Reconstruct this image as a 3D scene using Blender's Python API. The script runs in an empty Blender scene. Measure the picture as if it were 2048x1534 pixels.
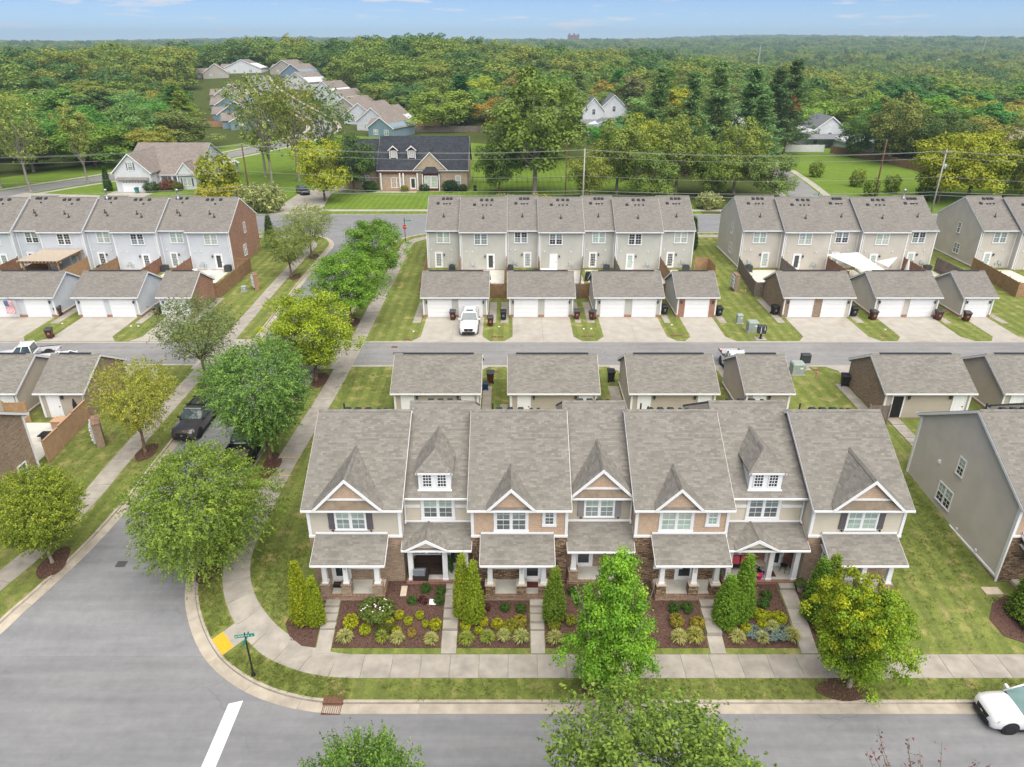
import bpy, math, random
import numpy as np
from mathutils import Vector, Matrix
R = math.radians
rnd = random.Random(7)
sc = bpy.context.scene
C = sc.collection
# ------------------------------------------------------------------ camera
cam_d = bpy.data.cameras.new('camera')
cam_d.sensor_width = 36.0
cam_d.lens = 36.0 * 1422.0 / 2048.0
cam_d.clip_start = 0.5
cam_d.clip_end = 20000
cam = bpy.data.objects.new('camera', cam_d)
cam.location = (0, 0, 30)
cam.rotation_euler = (R(90 - 25.6), 0, 0)
C.objects.link(cam)
sc.camera = cam
# ------------------------------------------------------------------ sky and sun
SUN = Vector((0.20, -0.42, 0.88)).normalized()
w = bpy.data.worlds.new('World'); sc.world = w; w.use_nodes = True
nt = w.node_tree; nt.nodes.clear()
def nn(t, typ, **kw):
    n = t.nodes.new(typ)
    for k, v in kw.items():
        setattr(n, k, v)
    return n
wo = nn(nt, 'ShaderNodeOutputWorld'); bg = nn(nt, 'ShaderNodeBackground')
sky = nn(nt, 'ShaderNodeTexSky', sky_type='NISHITA', sun_disc=False)
sky.sun_elevation = math.asin(SUN.z); sky.sun_rotation = math.atan2(SUN.x, SUN.y)
sky.altitude = 100; sky.air_density = 0.42; sky.dust_density = 0.0; sky.ozone_density = 3.5
bg.inputs['Strength'].default_value = 0.088
# a few small fair-weather clouds low over the horizon, all the way round
tc = nn(nt, 'ShaderNodeTexCoord'); mp = nn(nt, 'ShaderNodeMapping')
mp.inputs['Scale'].default_value = (9, 9, 80); mp.inputs['Location'].default_value = (3.3, 1.15, 0.55)
ns = nn(nt, 'ShaderNodeTexNoise'); ns.inputs['Scale'].default_value = 1.35; ns.inputs['Detail'].default_value = 5
ns.inputs['Roughness'].default_value = 0.55
rp = nn(nt, 'ShaderNodeValToRGB'); rp.color_ramp.elements[0].position = 0.595; rp.color_ramp.elements[1].position = 0.70
mx = nn(nt, 'ShaderNodeMix', data_type='RGBA'); mx.inputs[7].default_value = (7.4, 7.2, 7.5, 1)
ml = nn(nt, 'ShaderNodeMath', operation='MULTIPLY'); ml.inputs[1].default_value = 0.75
L = nt.links.new
L(tc.outputs['Generated'], mp.inputs['Vector']); L(mp.outputs[0], ns.inputs['Vector']); L(ns.outputs['Fac'], rp.inputs[0])
L(rp.outputs[0], ml.inputs[0]); L(ml.outputs[0], mx.inputs[0]); L(sky.outputs[0], mx.inputs[6])
L(mx.outputs[2], bg.inputs[0]); L(bg.outputs[0], wo.inputs[0])
sun_d = bpy.data.lights.new('sun', 'SUN'); sun_d.energy = 5.0; sun_d.angle = R(85); sun_d.color = (1.0, 0.93, 0.83)
sun = bpy.data.objects.new('sun', sun_d); sun.rotation_euler = SUN.to_track_quat('Z', 'Y').to_euler(); sun.location = (40, -20, 90)
C.objects.link(sun)
vs = sc.view_settings
vs.view_transform = 'Standard'; vs.look = 'None'; vs.gamma = 1.0; vs.use_curve_mapping = False
vs.exposure = 0.56
cy = sc.cycles
cy.max_bounces = 4; cy.diffuse_bounces = 2; cy.glossy_bounces = 1; cy.transmission_bounces = 2; cy.transparent_max_bounces = 6
cy.volume_bounces = 0; cy.use_denoising = True; cy.sample_clamp_indirect = 6
try:
    cy.denoising_input_passes = 'RGB_ALBEDO_NORMAL'; cy.denoising_prefilter = 'ACCURATE'
except Exception:
    pass
cy.use_adaptive_sampling = False
# ------------------------------------------------------------------ terrain height
GP = [(-1e4, 0), (28.4, 0.0), (31, .75), (33, 1.0), (44, 1.8), (51, 2.0), (62, 2.1), (68, 2.1), (75, 2.2), (93, 2.3), (125, 2.4), (1e5, 2.4)]
GY = np.array([p[0] for p in GP]); GZ = np.array([p[1] for p in GP])
def g(y):
    return float(np.interp(y, GY, GZ))
def sst(a, b, x):
    t = np.clip((x - a) / (b - a), 0, 1); return t * t * (3 - 2 * t)
def far_h(x, y):
    z = np.interp(y, GY, GZ)
    z = z + 9 * np.exp(-((x + 40) / 230.) ** 2 - ((y - 560) / 190.) ** 2) * sst(270, 430, y)
    z = z - 9 * sst(250, 460, y) * sst(60, 260, x) * (1 - sst(1500, 2600, y))
    z = z - 1 * sst(280, 700, y) * sst(120, 500, -x)
    z = z + 6.5 * sst(285, 430, y) * (1 - sst(-60, 40, x)) * (1 - sst(650, 1000, y))
    z = z + 9 * sst(900, 2600, y)
    z = z + 8 * sst(1500, 3000, y) * (0.55 + 0.45 * np.sin(x * 0.0011 + 1.2)) + 9 * sst(700, 2200, y) * sst(500, 1500, x)
    z = z + 24 * sst(3000, 4600, y) * (0.5 + 0.5 * np.sin(x * 0.0023 + 4.4))
    return z
# ------------------------------------------------------------------ materials
MT = {}
def newmat(name):
    m = bpy.data.materials.new(name); m.use_nodes = True
    t = m.node_tree; t.nodes.clear()
    o = nn(t, 'ShaderNodeOutputMaterial'); p = nn(t, 'ShaderNodeBsdfPrincipled')
    t.links.new(p.outputs[0], o.inputs[0]); MT[name] = m
    return m, t, p, o
def c4(c, k=1.0):
    return (min(c[0] * k, 1), min(c[1] * k, 1), min(c[2] * k, 1), 1)
def noise(t, vec, scale, detail=3, rough=.55):
    n = nn(t, 'ShaderNodeTexNoise'); n.inputs['Scale'].default_value = scale; n.inputs['Detail'].default_value = detail
    n.inputs['Roughness'].default_value = rough; t.links.new(vec, n.inputs['Vector']); return n.outputs['Fac']
def ramp(t, fac, a, b, ca, cb):
    r = nn(t, 'ShaderNodeValToRGB'); e = r.color_ramp.elements
    e[0].position = a; e[1].position = b; e[0].color = ca; e[1].color = cb
    t.links.new(fac, r.inputs[0]); return r.outputs[0]
def mixc(t, fac, a, b, mode='MIX'):
    m = nn(t, 'ShaderNodeMix', data_type='RGBA', blend_type=mode)
    for s, i in ((fac, 0), (a, 6), (b, 7)):
        if hasattr(s, 'links') or isinstance(s, bpy.types.NodeSocket):
            t.links.new(s, m.inputs[i])
        else:
            m.inputs[i].default_value = s
    return m.outputs[2]
def bump(t, h, p, strength=.4, dist=.02):
    b = nn(t, 'ShaderNodeBump'); b.inputs['Strength'].default_value = strength; b.inputs['Distance'].default_value = dist
    t.links.new(h, b.inputs['Height']); t.links.new(b.outputs[0], p.inputs['Normal'])
def coord(t, kind='Object', jitter=False):
    c = nn(t, 'ShaderNodeTexCoord'); v = c.outputs[kind]
    if jitter:
        oi = nn(t, 'ShaderNodeObjectInfo'); a = nn(t, 'ShaderNodeVectorMath', operation='MULTIPLY_ADD')
        cb = nn(t, 'ShaderNodeCombineXYZ')
        for i in range(3):
            t.links.new(oi.outputs['Random'], cb.inputs[i])
        a.inputs[1].default_value = (37.7, 91.3, 17.9)
        t.links.new(cb.outputs[0], a.inputs[0]); t.links.new(v, a.inputs[2]); v = a.outputs[0]
    return v
def plain(name, col, rough=.6, var=.12, ns_=4., bmp=0., bs=30., metal=0., spec=.3, jit=True, detail=4):
    m, t, p, o = newmat(name)
    v = coord(t, 'Object', jit)
    f = noise(t, v, ns_, detail)
    cc = ramp(t, f, .3, .7, c4(col, 1 - var), c4(col, 1 + var))
    t.links.new(cc, p.inputs['Base Color'])
    p.inputs['Roughness'].default_value = rough; p.inputs['Metallic'].default_value = metal
    p.inputs['Specular IOR Level'].default_value = spec
    if bmp:
        bump(t, noise(t, v, bs, 3), p, bmp)
    return m
def bricky(name, c1, c2, cm, bw, rh, mort, rough=.8, offs=.5, bstr=.5, dist=.01, extra=None, freq=2, squash=1.0, bias=0.0, stain=.12, hue=None):
    m, t, p, o = newmat(name)
    uv = coord(t, 'UV')
    b = nn(t, 'ShaderNodeTexBrick'); b.offset = offs; b.offset_frequency = freq; b.squash = squash; b.squash_frequency = 3
    b.inputs['Scale'].default_value = 1.0
    b.inputs['Color1'].default_value = c4(c1); b.inputs['Color2'].default_value = c4(c2); b.inputs['Mortar'].default_value = c4(cm)
    b.inputs['Mortar Size'].default_value = mort; b.inputs['Mortar Smooth'].default_value = .1; b.inputs['Bias'].default_value = bias
    b.inputs['Brick Width'].default_value = bw; b.inputs['Row Height'].default_value = rh
    t.links.new(uv, b.inputs['Vector'])
    col = b.outputs['Color']
    if hue:      # second, longer run of pieces gives each piece a third tone
        b2 = nn(t, 'ShaderNodeTexBrick'); b2.offset = .37; b2.offset_frequency = 3; b2.inputs['Scale'].default_value = 1.0
        b2.inputs['Brick Width'].default_value = bw * 1.7; b2.inputs['Row Height'].default_value = rh; b2.inputs['Mortar Size'].default_value = 0
        b2.inputs['Color1'].default_value = (1, 1, 1, 1); b2.inputs['Color2'].default_value = c4(hue); b2.inputs['Mortar'].default_value = (1, 1, 1, 1)
        t.links.new(uv, b2.inputs['Vector']); col = mixc(t, .8, col, b2.outputs['Color'], 'MULTIPLY')
    f = noise(t, coord(t, 'Object', True), .55, 4)
    s = ramp(t, f, .3, .72, (1 - stain, 1 - stain, 1 - stain, 1), (1 + 0, 1, 1, 1))
    col = mixc(t, 1.0, col, s, 'MULTIPLY')
    f2 = noise(t, coord(t, 'Object', True), 26, 2)
    col = mixc(t, 1.0, col, ramp(t, f2, .25, .75, (.82, .82, .82, 1), (1.08, 1.08, 1.08, 1)), 'MULTIPLY')
    t.links.new(col, p.inputs['Base Color']); p.inputs['Roughness'].default_value = rough
    p.inputs['Specular IOR Level'].default_value = .2
    inv = nn(t, 'ShaderNodeMath', operation='SUBTRACT'); inv.inputs[0].default_value = 1; t.links.new(b.outputs['Fac'], inv.inputs[1])
    bump(t, inv.outputs[0], p, bstr, dist)
    return m
def siding(name, col, lap=.125, rough=.6, var=.05):
    m, t, p, o = newmat(name)
    uv = coord(t, 'UV'); sx = nn(t, 'ShaderNodeSeparateXYZ'); t.links.new(uv, sx.inputs[0])
    d = nn(t, 'ShaderNodeMath', operation='DIVIDE'); d.inputs[1].default_value = lap; t.links.new(sx.outputs[1], d.inputs[0])
    fr = nn(t, 'ShaderNodeMath', operation='FRACT'); t.links.new(d.outputs[0], fr.inputs[0])
    iv = nn(t, 'ShaderNodeMath', operation='SUBTRACT'); iv.inputs[0].default_value = 1; t.links.new(fr.outputs[0], iv.inputs[1])
    f = noise(t, coord(t, 'Object', True), .8, 5)
    cc = ramp(t, f, .3, .7, c4(col, 1 - var * 1.6), c4(col, 1 + var))
    t.links.new(cc, p.inputs['Base Color']); p.inputs['Roughness'].default_value = rough; p.inputs['Specular IOR Level'].default_value = .25
    bump(t, iv.outputs[0], p, 1.0, .014)
    return m
def grass(name, ca, cb, cdry, dry_lo=.56, dry_hi=.72, mow=.12):
    m, t, p, o = newmat(name)
    v = coord(t, 'Object')
    n1 = noise(t, v, .35, 5, .6); n2 = noise(t, v, 3.5, 4, .65); n3 = noise(t, v, 26, 3, .7); n4 = noise(t, v, .9, 4, .6)
    col = ramp(t, n2, .3, .7, c4(ca), c4(cb))
    col = mixc(t, ramp(t, n1, .35, .65, (0, 0, 0, 1), (.6, .6, .6, 1)), col, c4(ca, .95))
    col = mixc(t, ramp(t, n4, dry_lo - .03, dry_hi, (0, 0, 0, 1), (.85, .85, .85, 1)), col, c4(cdry))
    col = mixc(t, 1, col, ramp(t, n3, .28, .72, (.55, .57, .52, 1), (1.38, 1.36, 1.25, 1)), 'MULTIPLY')
    if mow:
        wv = nn(t, 'ShaderNodeTexWave', wave_type='BANDS', bands_direction='X'); wv.inputs['Scale'].default_value = .28
        wv.inputs['Distortion'].default_value = .8; wv.inputs['Detail'].default_value = 2; wv.inputs['Detail Scale'].default_value = .6
        t.links.new(v, wv.inputs['Vector'])
        col = mixc(t, 1, col, ramp(t, wv.outputs['Fac'], .35, .65, (1 - mow, 1 - mow, 1 - mow, 1), (1 + mow * .5, 1 + mow * .4, 1, 1)), 'MULTIPLY')
    t.links.new(col, p.inputs['Base Color']); p.inputs['Roughness'].default_value = .95; p.inputs['Specular IOR Level'].default_value = .1
    bump(t, n3, p, .9, .05)
    return m
def stained(name, col, st):
    m, t, p, o = newmat(name); v = coord(t, 'Object', False)
    c = ramp(t, noise(t, v, .9, 6), .3, .7, c4(col, .88), c4(col, 1.1))
    c = mixc(t, ramp(t, noise(t, v, .33, 5, .65), .54, .74, (0, 0, 0, 1), (.6, .6, .6, 1)), c, c4(st))
    c = mixc(t, 1, c, ramp(t, noise(t, v, 14, 3), .3, .7, (.93, .93, .93, 1), (1.05, 1.05, 1.05, 1)), 'MULTIPLY')
    t.links.new(c, p.inputs['Base Color']); p.inputs['Roughness'].default_value = .9; p.inputs['Specular IOR Level'].default_value = .2
    bump(t, noise(t, v, 30, 3), p, .1)
    return m
def leafmat(name, trans=.34, hue=.02, val=.65, fixed=None):
    m, t, p, o = newmat(name)
    oi = nn(t, 'ShaderNodeObjectInfo'); at = nn(t, 'ShaderNodeAttribute', attribute_name='tone')
    h = nn(t, 'ShaderNodeHueSaturation')
    mr = nn(t, 'ShaderNodeMapRange'); mr.inputs[3].default_value = .5 + hue; mr.inputs[4].default_value = .5 - hue
    mv = nn(t, 'ShaderNodeMapRange'); mv.inputs[3].default_value = 1 - val * .75; mv.inputs[4].default_value = 1 + val
    t.links.new(at.outputs['Fac'], mr.inputs[0]); t.links.new(at.outputs['Fac'], mv.inputs[0])
    ad = nn(t, 'ShaderNodeMath', operation='MULTIPLY_ADD'); ad.inputs[1].default_value = -.03; t.links.new(oi.outputs['Random'], ad.inputs[0])
    ad2 = nn(t, 'ShaderNodeMath', operation='ADD'); ad2.inputs[1].default_value = .015; t.links.new(mr.outputs[0], ad.inputs[2])
    t.links.new(ad.outputs[0], ad2.inputs[0])
    t.links.new(ad2.outputs[0], h.inputs['Hue']); t.links.new(mv.outputs[0], h.inputs['Value']); (t.links.new(oi.outputs['Color'], h.inputs['Color']) if fixed is None else setattr(h.inputs['Color'], 'default_value', c4(fixed)))
    t.links.new(h.outputs[0], p.inputs['Base Color']); p.inputs['Roughness'].default_value = .55; p.inputs['Specular IOR Level'].default_value = .25
    tr = nn(t, 'ShaderNodeBsdfTranslucent'); t.links.new(h.outputs[0], tr.inputs[0])
    mxs = nn(t, 'ShaderNodeMixShader'); mxs.inputs[0].default_value = trans
    t.links.new(p.outputs[0], mxs.inputs[1]); t.links.new(tr.outputs[0], mxs.inputs[2]); t.links.new(mxs.outputs[0], o.inputs[0])
    return m
def colmat(name, rough=.5, spec=.4, metal=0., var=.06):      # colour comes from the object
    m, t, p, o = newmat(name)
    oi = nn(t, 'ShaderNodeObjectInfo')
    f = noise(t, coord(t, 'Object', True), 5, 4)
    t.links.new(mixc(t, 1, oi.outputs['Color'], ramp(t, f, .3, .7, (1 - var,) * 3 + (1,), (1 + var,) * 3 + (1,)), 'MULTIPLY'), p.inputs['Base Color'])
    p.inputs['Roughness'].default_value = rough; p.inputs['Specular IOR Level'].default_value = spec; p.inputs['Metallic'].default_value = metal
    return m
bricky('shingle', (.182, .172, .153), (.258, .245, .220), (.12, .113, .10), .37, .14, .0028, .92, .5, .35, .012, stain=.08, hue=(.86, .86, .87), squash=.55)
bricky('shingle_rear', (.180, .169, .154), (.243, .229, .210), (.125, .117, .107), .37, .145, .003, .92, .5, .3, .012, stain=.08, hue=(.87, .87, .87), squash=.55)
bricky('shingle_dark', (.028, .033, .042), (.06, .068, .08), (.02, .02, .025), .34, .145, .006, .9, .5, .3, .01, stain=.2)
bricky('shingle_tan', (.22, .19, .17), (.31, .275, .245), (.14, .12, .11), .34, .16, .006, .92, .5, .3, .01, stain=.15, hue=(.8, .78, .8))
bricky('brick_brown', (.22, .135, .088), (.42, .295, .205), (.46, .40, .33), .215, .075, .011, .85, .5, .6, .008, hue=(.80, .77, .74))
bricky('brick_red', (.34, .135, .078), (.46, .225, .14), (.46, .37, .30), .215, .075, .010, .85, .5, .6, .008, hue=(.75, .7, .68))
bricky('brick_tan', (.42, .29, .20), (.58, .45, .33), (.5, .44, .38), .215, .075, .010, .85, .5, .5, .008, hue=(.8, .78, .75))
bricky('rowlock', (.24, .125, .085), (.42, .28, .19), (.16, .12, .10), .078, .24, .012, .85, .0, .6, .008)
bricky('rowlock_red', (.19, .06, .045), (.31, .12, .085), (.34, .28, .24), .078, .24, .011, .85, .0, .6, .008)
bricky('stone', (.15, .095, .062), (.54, .39, .25), (.10, .075, .06), .30, .095, .012, .85, .41, .9, .02, hue=(.68, .64, .62), squash=.6)
bricky('shake_tan', (.52, .375, .275), (.585, .435, .325), (.40, .285, .205), .17, .15, .006, .8, .5, .5, .01, stain=.06)
siding('siding_beige', (.50, .46, .39)); siding('siding_cream', (.565, .52, .43)); siding('siding_taupe', (.44, .395, .33))
siding('siding_greige', (.47, .475, .435)); siding('siding_sand', (.525, .495, .44)); siding('siding_blue', (.55, .585, .63)); siding('siding_white', (.62, .65, .68))
siding('siding_steel', (.19, .27, .33)); siding('siding_grey', (.40, .375, .33))
plain('white', (.76, .77, .79), .45, .03, 2.5); plain('white_door', (.80, .81, .83), .4, .02, 2)
plain('shutter', (.105, .095, .105), .6, .1); plain('shutter_grey', (.24, .235, .245), .6, .1)
plain('concrete', (.35, .325, .285), .9, .16, .9, .15, 25, jit=False, detail=6); plain('concrete_panel', (.31, .287, .252), .9, .2, 1.3, .12, 30, detail=6)
stained('concrete_light', (.375, .352, .312), (.25, .205, .155)); plain('gutter_conc', (.375, .335, .275), .9, .2, 1.2, .15, 25, detail=6)
plain('porch_floor', (.52, .51, .46), .8, .12, .9); plain('mulch', (.085, .047, .036), .95, .75, 22, 1.0, 30, jit=False, detail=8)
plain('wood', (.27, .165, .095), .75, .25, 3); plain('wood_new', (.36, .225, .12), .75, .2, 3); plain('wood_grey', (.20, .165, .14), .8, .25, 3); plain('wood_red', (.25, .135, .085), .8, .25, 3)
plain('wood_tan', (.42, .265, .165), .75, .12, 2)
plain('bark', (.16, .10, .07), .9, .35, 6, .6, 20); plain('bark_grey', (.26, .23, .20), .9, .3, 5, .6, 18); plain('pole_grey', (.36, .36, .33), .9, .15, 3); plain('pole_brown', (.12, .058, .042), .9, .25, 3)
plain('vent', (.035, .038, .045), .6, .1); plain('black', (.018, .018, .02), .5, .1); plain('metal', (.45, .46, .48), .4, .08, 5, metal=.6); plain('meter_grey', (.42, .46, .47), .5, .06)
plain('dark_metal', (.05, .055, .06), .5, .1); plain('box_green', (.29, .345, .315), .55, .08); plain('rubber', (.02, .02, .022), .8, .1); plain('rust', (.15, .075, .05), .85, .3, 12, .4, 30)
plain('paint_white', (.74, .75, .76), .7, .06, 8, jit=False); plain('paint_yellow', (.66, .33, .02), .75, .1, 8, .5, 40); plain('paint_yellow_old', (.62, .40, .05), .8, .2, 9)
plain('maroon', (.13, .018, .028), .5, .06); plain('cushion', (.55, .09, .12), .9, .1, 8); plain('wicker', (.035, .022, .016), .8, .3, 40, .5, 60); plain('grey_fabric', (.22, .24, .27), .9, .1, 10)
plain('canvas', (.62, .61, .585), .85, .03, 1); plain('sign_green', (.0, .22, .17), .4, .04); plain('sign_red', (.40, .02, .02), .4, .04); plain('sign_white', (.72, .72, .72), .4, .02)
plain('terracotta', (.35, .12, .06), .8, .1); plain('pink', (.55, .03, .16), .4, .05); plain('flag_red', (.45, .03, .05), .8, .05); plain('flag_blue', (.035, .06, .22), .8, .05); plain('teal_bin', (.0, .19, .21), .5, .05); plain('rug', (.10, .03, .025), .95, .5, 14)
plain('wire', (.30, .31, .30), .5, .05); plain('far_brick', (.25, .10, .09), .9, .1, .2)
plain('bin_brown', (.085, .026, .015), .45, .15, 6); plain('bin_lid', (.05, .058, .065), .5, .1); plain('bin_black', (.022, .022, .025), .5, .1); plain('bin_blue', (.01, .04, .18), .5, .1)
def pane(name, col, rough=.06, spec=.6):
    m, t, p, o = newmat(name)
    f = noise(t, coord(t, 'Object', True), 1.2, 2)
    t.links.new(ramp(t, f, .3, .7, c4(col, .8), c4(col, 1.2)), p.inputs['Base Color'])
    p.inputs['Roughness'].default_value = rough; p.inputs['Specular IOR Level'].default_value = spec; p.inputs['Coat Weight'].default_value = .5; p.inputs['Coat Roughness'].default_value = .03
pane('pane_blind', (.34, .44, .39)); pane('pane_pale', (.40, .46, .40)); pane('pane_mid', (.20, .245, .25)); pane('pane_dark', (.03, .04, .045)); pane('pane_grey', (.115, .135, .145))
pane('car_glass', (.045, .075, .085), .03, .8); pane('car_glass_shade', (.22, .34, .33), .03, .8); pane('lamp_glass', (.5, .5, .52), .05, .8)
m_, t_, p_, o_ = newmat('car_white'); p_.inputs['Base Color'].default_value = (.70, .71, .73, 1); p_.inputs['Roughness'].default_value = .25; p_.inputs['Coat Weight'].default_value = 1; p_.inputs['Coat Roughness'].default_value = .03
m_, t_, p_, o_ = newmat('car_grey'); p_.inputs['Base Color'].default_value = (.075, .068, .064, 1); p_.inputs['Roughness'].default_value = .35; p_.inputs['Metallic'].default_value = .4; p_.inputs['Coat Weight'].default_value = 1; p_.inputs['Coat Roughness'].default_value = .03
m_, t_, p_, o_ = newmat('car_dark'); p_.inputs['Base Color'].default_value = (.02, .024, .03, 1); p_.inputs['Roughness'].default_value = .3; p_.inputs['Metallic'].default_value = .3; p_.inputs['Coat Weight'].default_value = 1; p_.inputs['Coat Roughness'].default_value = .03
plain('chrome', (.55, .55, .56), .2, .02, 3, metal=1.0); plain('asphalt_seam', (.07, .07, .072), .9, .3, 12)
leafmat('leaf'); leafmat('leaf_wood', .3, .014, .3); leafmat('needle', .35, .015, .45); leafmat('blade', .3, .03, .5)
grass('lawn', (.125, .168, .042), (.222, .250, .080), (.37, .315, .15)); grass('lawn_fresh', (.105, .185, .028), (.19, .265, .045), (.25, .25, .07), .62, .8, .10)
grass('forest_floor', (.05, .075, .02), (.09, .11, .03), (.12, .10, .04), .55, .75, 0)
def asphalt(name, a, b):
    m, t, p, o = newmat(name)
    v = coord(t, 'Object'); n1 = noise(t, v, .12, 5, .6); n2 = noise(t, v, 1.6, 6, .7); n3 = noise(t, v, 45, 2)
    mpg = nn(t, 'ShaderNodeMapping'); mpg.inputs['Scale'].default_value = (.25, 3.0, 1); t.links.new(v, mpg.inputs[0])
    n5 = noise(t, mpg.outputs[0], .5, 4, .6)
    col = ramp(t, n1, .3, .7, c4(a), c4(b))
    col = mixc(t, 1, col, ramp(t, n2, .25, .75, (.88, .88, .88, 1), (1.1, 1.1, 1.1, 1)), 'MULTIPLY')
    col = mixc(t, 1, col, ramp(t, n5, .35, .65, (.88, .88, .89, 1), (1.06, 1.06, 1.05, 1)), 'MULTIPLY')
    col = mixc(t, 1, col, ramp(t, n3, .3, .7, (.8, .8, .8, 1), (1.18, 1.18, 1.18, 1)), 'MULTIPLY')
    t.links.new(col, p.inputs['Base Color']); p.inputs['Roughness'].default_value = .9; p.inputs['Specular IOR Level'].default_value = .25
    vo = nn(t, 'ShaderNodeTexVoronoi', feature='DISTANCE_TO_EDGE'); vo.inputs['Scale'].default_value = .16; vo.inputs['Randomness'].default_value = 1.0
    wv = nn(t, 'ShaderNodeVectorMath', operation='MULTIPLY_ADD'); wv.inputs[1].default_value = (1.6, 1.6, 0); nz = nn(t, 'ShaderNodeTexNoise'); nz.inputs['Scale'].default_value = .7; nz.inputs['Detail'].default_value = 5
    t.links.new(v, nz.inputs['Vector']); t.links.new(nz.outputs['Color'], wv.inputs[0]); t.links.new(v, wv.inputs[2]); t.links.new(wv.outputs[0], vo.inputs['Vector'])
    ck = ramp(t, vo.outputs['Distance'], .002, .006, (.80, .80, .80, 1), (1, 1, 1, 1)); gate = ramp(t, noise(t, v, .09, 2), .52, .58, (0, 0, 0, 1), (1, 1, 1, 1))
    col = mixc(t, gate, col, mixc(t, 1, col, ck, 'MULTIPLY'))
    st = ramp(t, noise(t, v, .5, 5, .7), .62, .78, (1, 1, 1, 1), (.8, .8, .8, 1)); col = mixc(t, 1, col, st, 'MULTIPLY')
    t.links.new(col, p.inputs['Base Color'])
    bump(t, n3, p, .3, .01)
asphalt('asphalt', (.185, .19, .20), (.23, .235, .245)); asphalt('asphalt_alley', (.205, .205, .207), (.25, .25, .25))
# ------------------------------------------------------------------ mesh helpers
class MB:
    def __init__(s): s.v = []; s.f = []
    def poly(s, pts):
        n = len(s.v); s.v.extend(tuple(p) for p in pts); s.f.append(tuple(range(n, n + len(pts)))); return s
    def box(s, x0, x1, y0, y1, z0, z1):
        n = len(s.v)
        s.v += [(x0, y0, z0), (x1, y0, z0), (x1, y1, z0), (x0, y1, z0), (x0, y0, z1), (x1, y0, z1), (x1, y1, z1), (x0, y1, z1)]
        s.f += [tuple(n + i for i in q) for q in ((0, 3, 2, 1), (4, 5, 6, 7), (0, 1, 5, 4), (1, 2, 6, 5), (2, 3, 7, 6), (3, 0, 4, 7))]
        return s
    def hexa(s, a, b):      # two quads of 4 points, bottom a, top b
        n = len(s.v); s.v += [tuple(p) for p in a] + [tuple(p) for p in b]
        s.f += [tuple(n + i for i in q) for q in ((0, 3, 2, 1), (4, 5, 6, 7), (0, 1, 5, 4), (1, 2, 6, 5), (2, 3, 7, 6), (3, 0, 4, 7))]
        return s
    def prism(s, pts, d):   # closed polygon swept by vector d
        n = len(s.v); k = len(pts)
        s.v += [tuple(p) for p in pts] + [(p[0] + d[0], p[1] + d[1], p[2] + d[2]) for p in pts]
        s.f.append(tuple(range(n + k - 1, n - 1, -1))); s.f.append(tuple(range(n + k, n + 2 * k)))
        for i in range(k):
            j = (i + 1) % k; s.f.append((n + i, n + j, n + k + j, n + k + i))
        return s
    def tube(s, p0, p1, r0, r1=None, n=8, cap=True):
        r1 = r0 if r1 is None else r1
        a = Vector(p0); b = Vector(p1); d = (b - a).normalized()
        u = d.orthogonal().normalized(); w_ = d.cross(u); k = len(s.v)
        for c, r in ((a, r0), (b, r1)):
            for i in range(n):
                t = 2 * math.pi * i / n; q = c + (u * math.cos(t) + w_ * math.sin(t)) * r; s.v.append(tuple(q))
        for i in range(n):
            j = (i + 1) % n; s.f.append((k + i, k + j, k + n + j, k + n + i))
        if cap:
            s.f.append(tuple(range(k + n - 1, k - 1, -1))); s.f.append(tuple(range(k + n, k + 2 * n)))
        return s
    def lathe(s, prof, n=14, c=(0, 0, 0)):
        k = len(s.v); m = len(prof)
        for r, z in prof:
            for i in range(n):
                t = 2 * math.pi * i / n; s.v.append((c[0] + r * math.cos(t), c[1] + r * math.sin(t), c[2] + z))
        for a in range(m - 1):
            for i in range(n):
                j = (i + 1) % n; s.f.append((k + a * n + i, k + a * n + j, k + a * n + n + j, k + a * n + n + i))
        s.f.append(tuple(range(k + n - 1, k - 1, -1))); s.f.append(tuple(range(k + (m - 1) * n, k + m * n)))
        return s
    def loft(s, rings, cap=True):
        k = len(s.v); n = len(rings[0])
        for r_ in rings: s.v += [tuple(p) for p in r_]
        for a in range(len(rings) - 1):
            for i in range(n):
                j = (i + 1) % n; s.f.append((k + a * n + i, k + a * n + j, k + a * n + n + j, k + a * n + n + i))
        if cap:
            s.f.append(tuple(range(k + n - 1, k - 1, -1))); s.f.append(tuple(range(k + (len(rings) - 1) * n, k + len(rings) * n)))
        return s
def uvs(me):
    uvl = me.uv_layers.new(name='uv').data
    vs_ = me.vertices; lp = me.loops
    for p in me.polygons:
        nx, ny, nz = p.normal
        if abs(nz) > .98: u = (1, 0, 0); v = (0, 1, 0)
        else:
            l = math.hypot(nx, ny); u = (-ny / l, nx / l, 0)
            v = (-nz * u[1] * 1.0, nz * u[0] * 1.0, nx * u[1] - ny * u[0])   # n x u
            if v[2] < 0: v = (-v[0], -v[1], -v[2])
        for li in p.loop_indices:
            c = vs_[lp[li].vertex_index].co
            uvl[li].uv = (c[0] * u[0] + c[1] * u[1], c[0] * v[0] + c[1] * v[1] + c[2] * v[2])
def mesh(name, mb, mat, uv=True, smooth=False):
    me = bpy.data.meshes.new(name); me.from_pydata(mb.v, [], mb.f); me.materials.append(MT[mat]); me.update()
    if uv: uvs(me)
    if smooth: me.polygons.foreach_set('use_smooth', [True] * len(me.polygons))
    return me
def link(name, me, parent=None, loc=(0, 0, 0), rz=0., color=None):
    o = bpy.data.objects.new(name, me); C.objects.link(o)
    if parent is not None: o.parent = parent
    o.location = loc
    if rz: o.rotation_euler = (0, 0, rz)
    if color: o.color = c4(color)
    return o
def part(name, mb, mat, parent=None, loc=(0, 0, 0), rz=0., smooth=False, color=None, uv=True):
    return link(name, mesh(name, mb, mat, uv, smooth), parent, loc, rz, color)
_cache = {}
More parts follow.
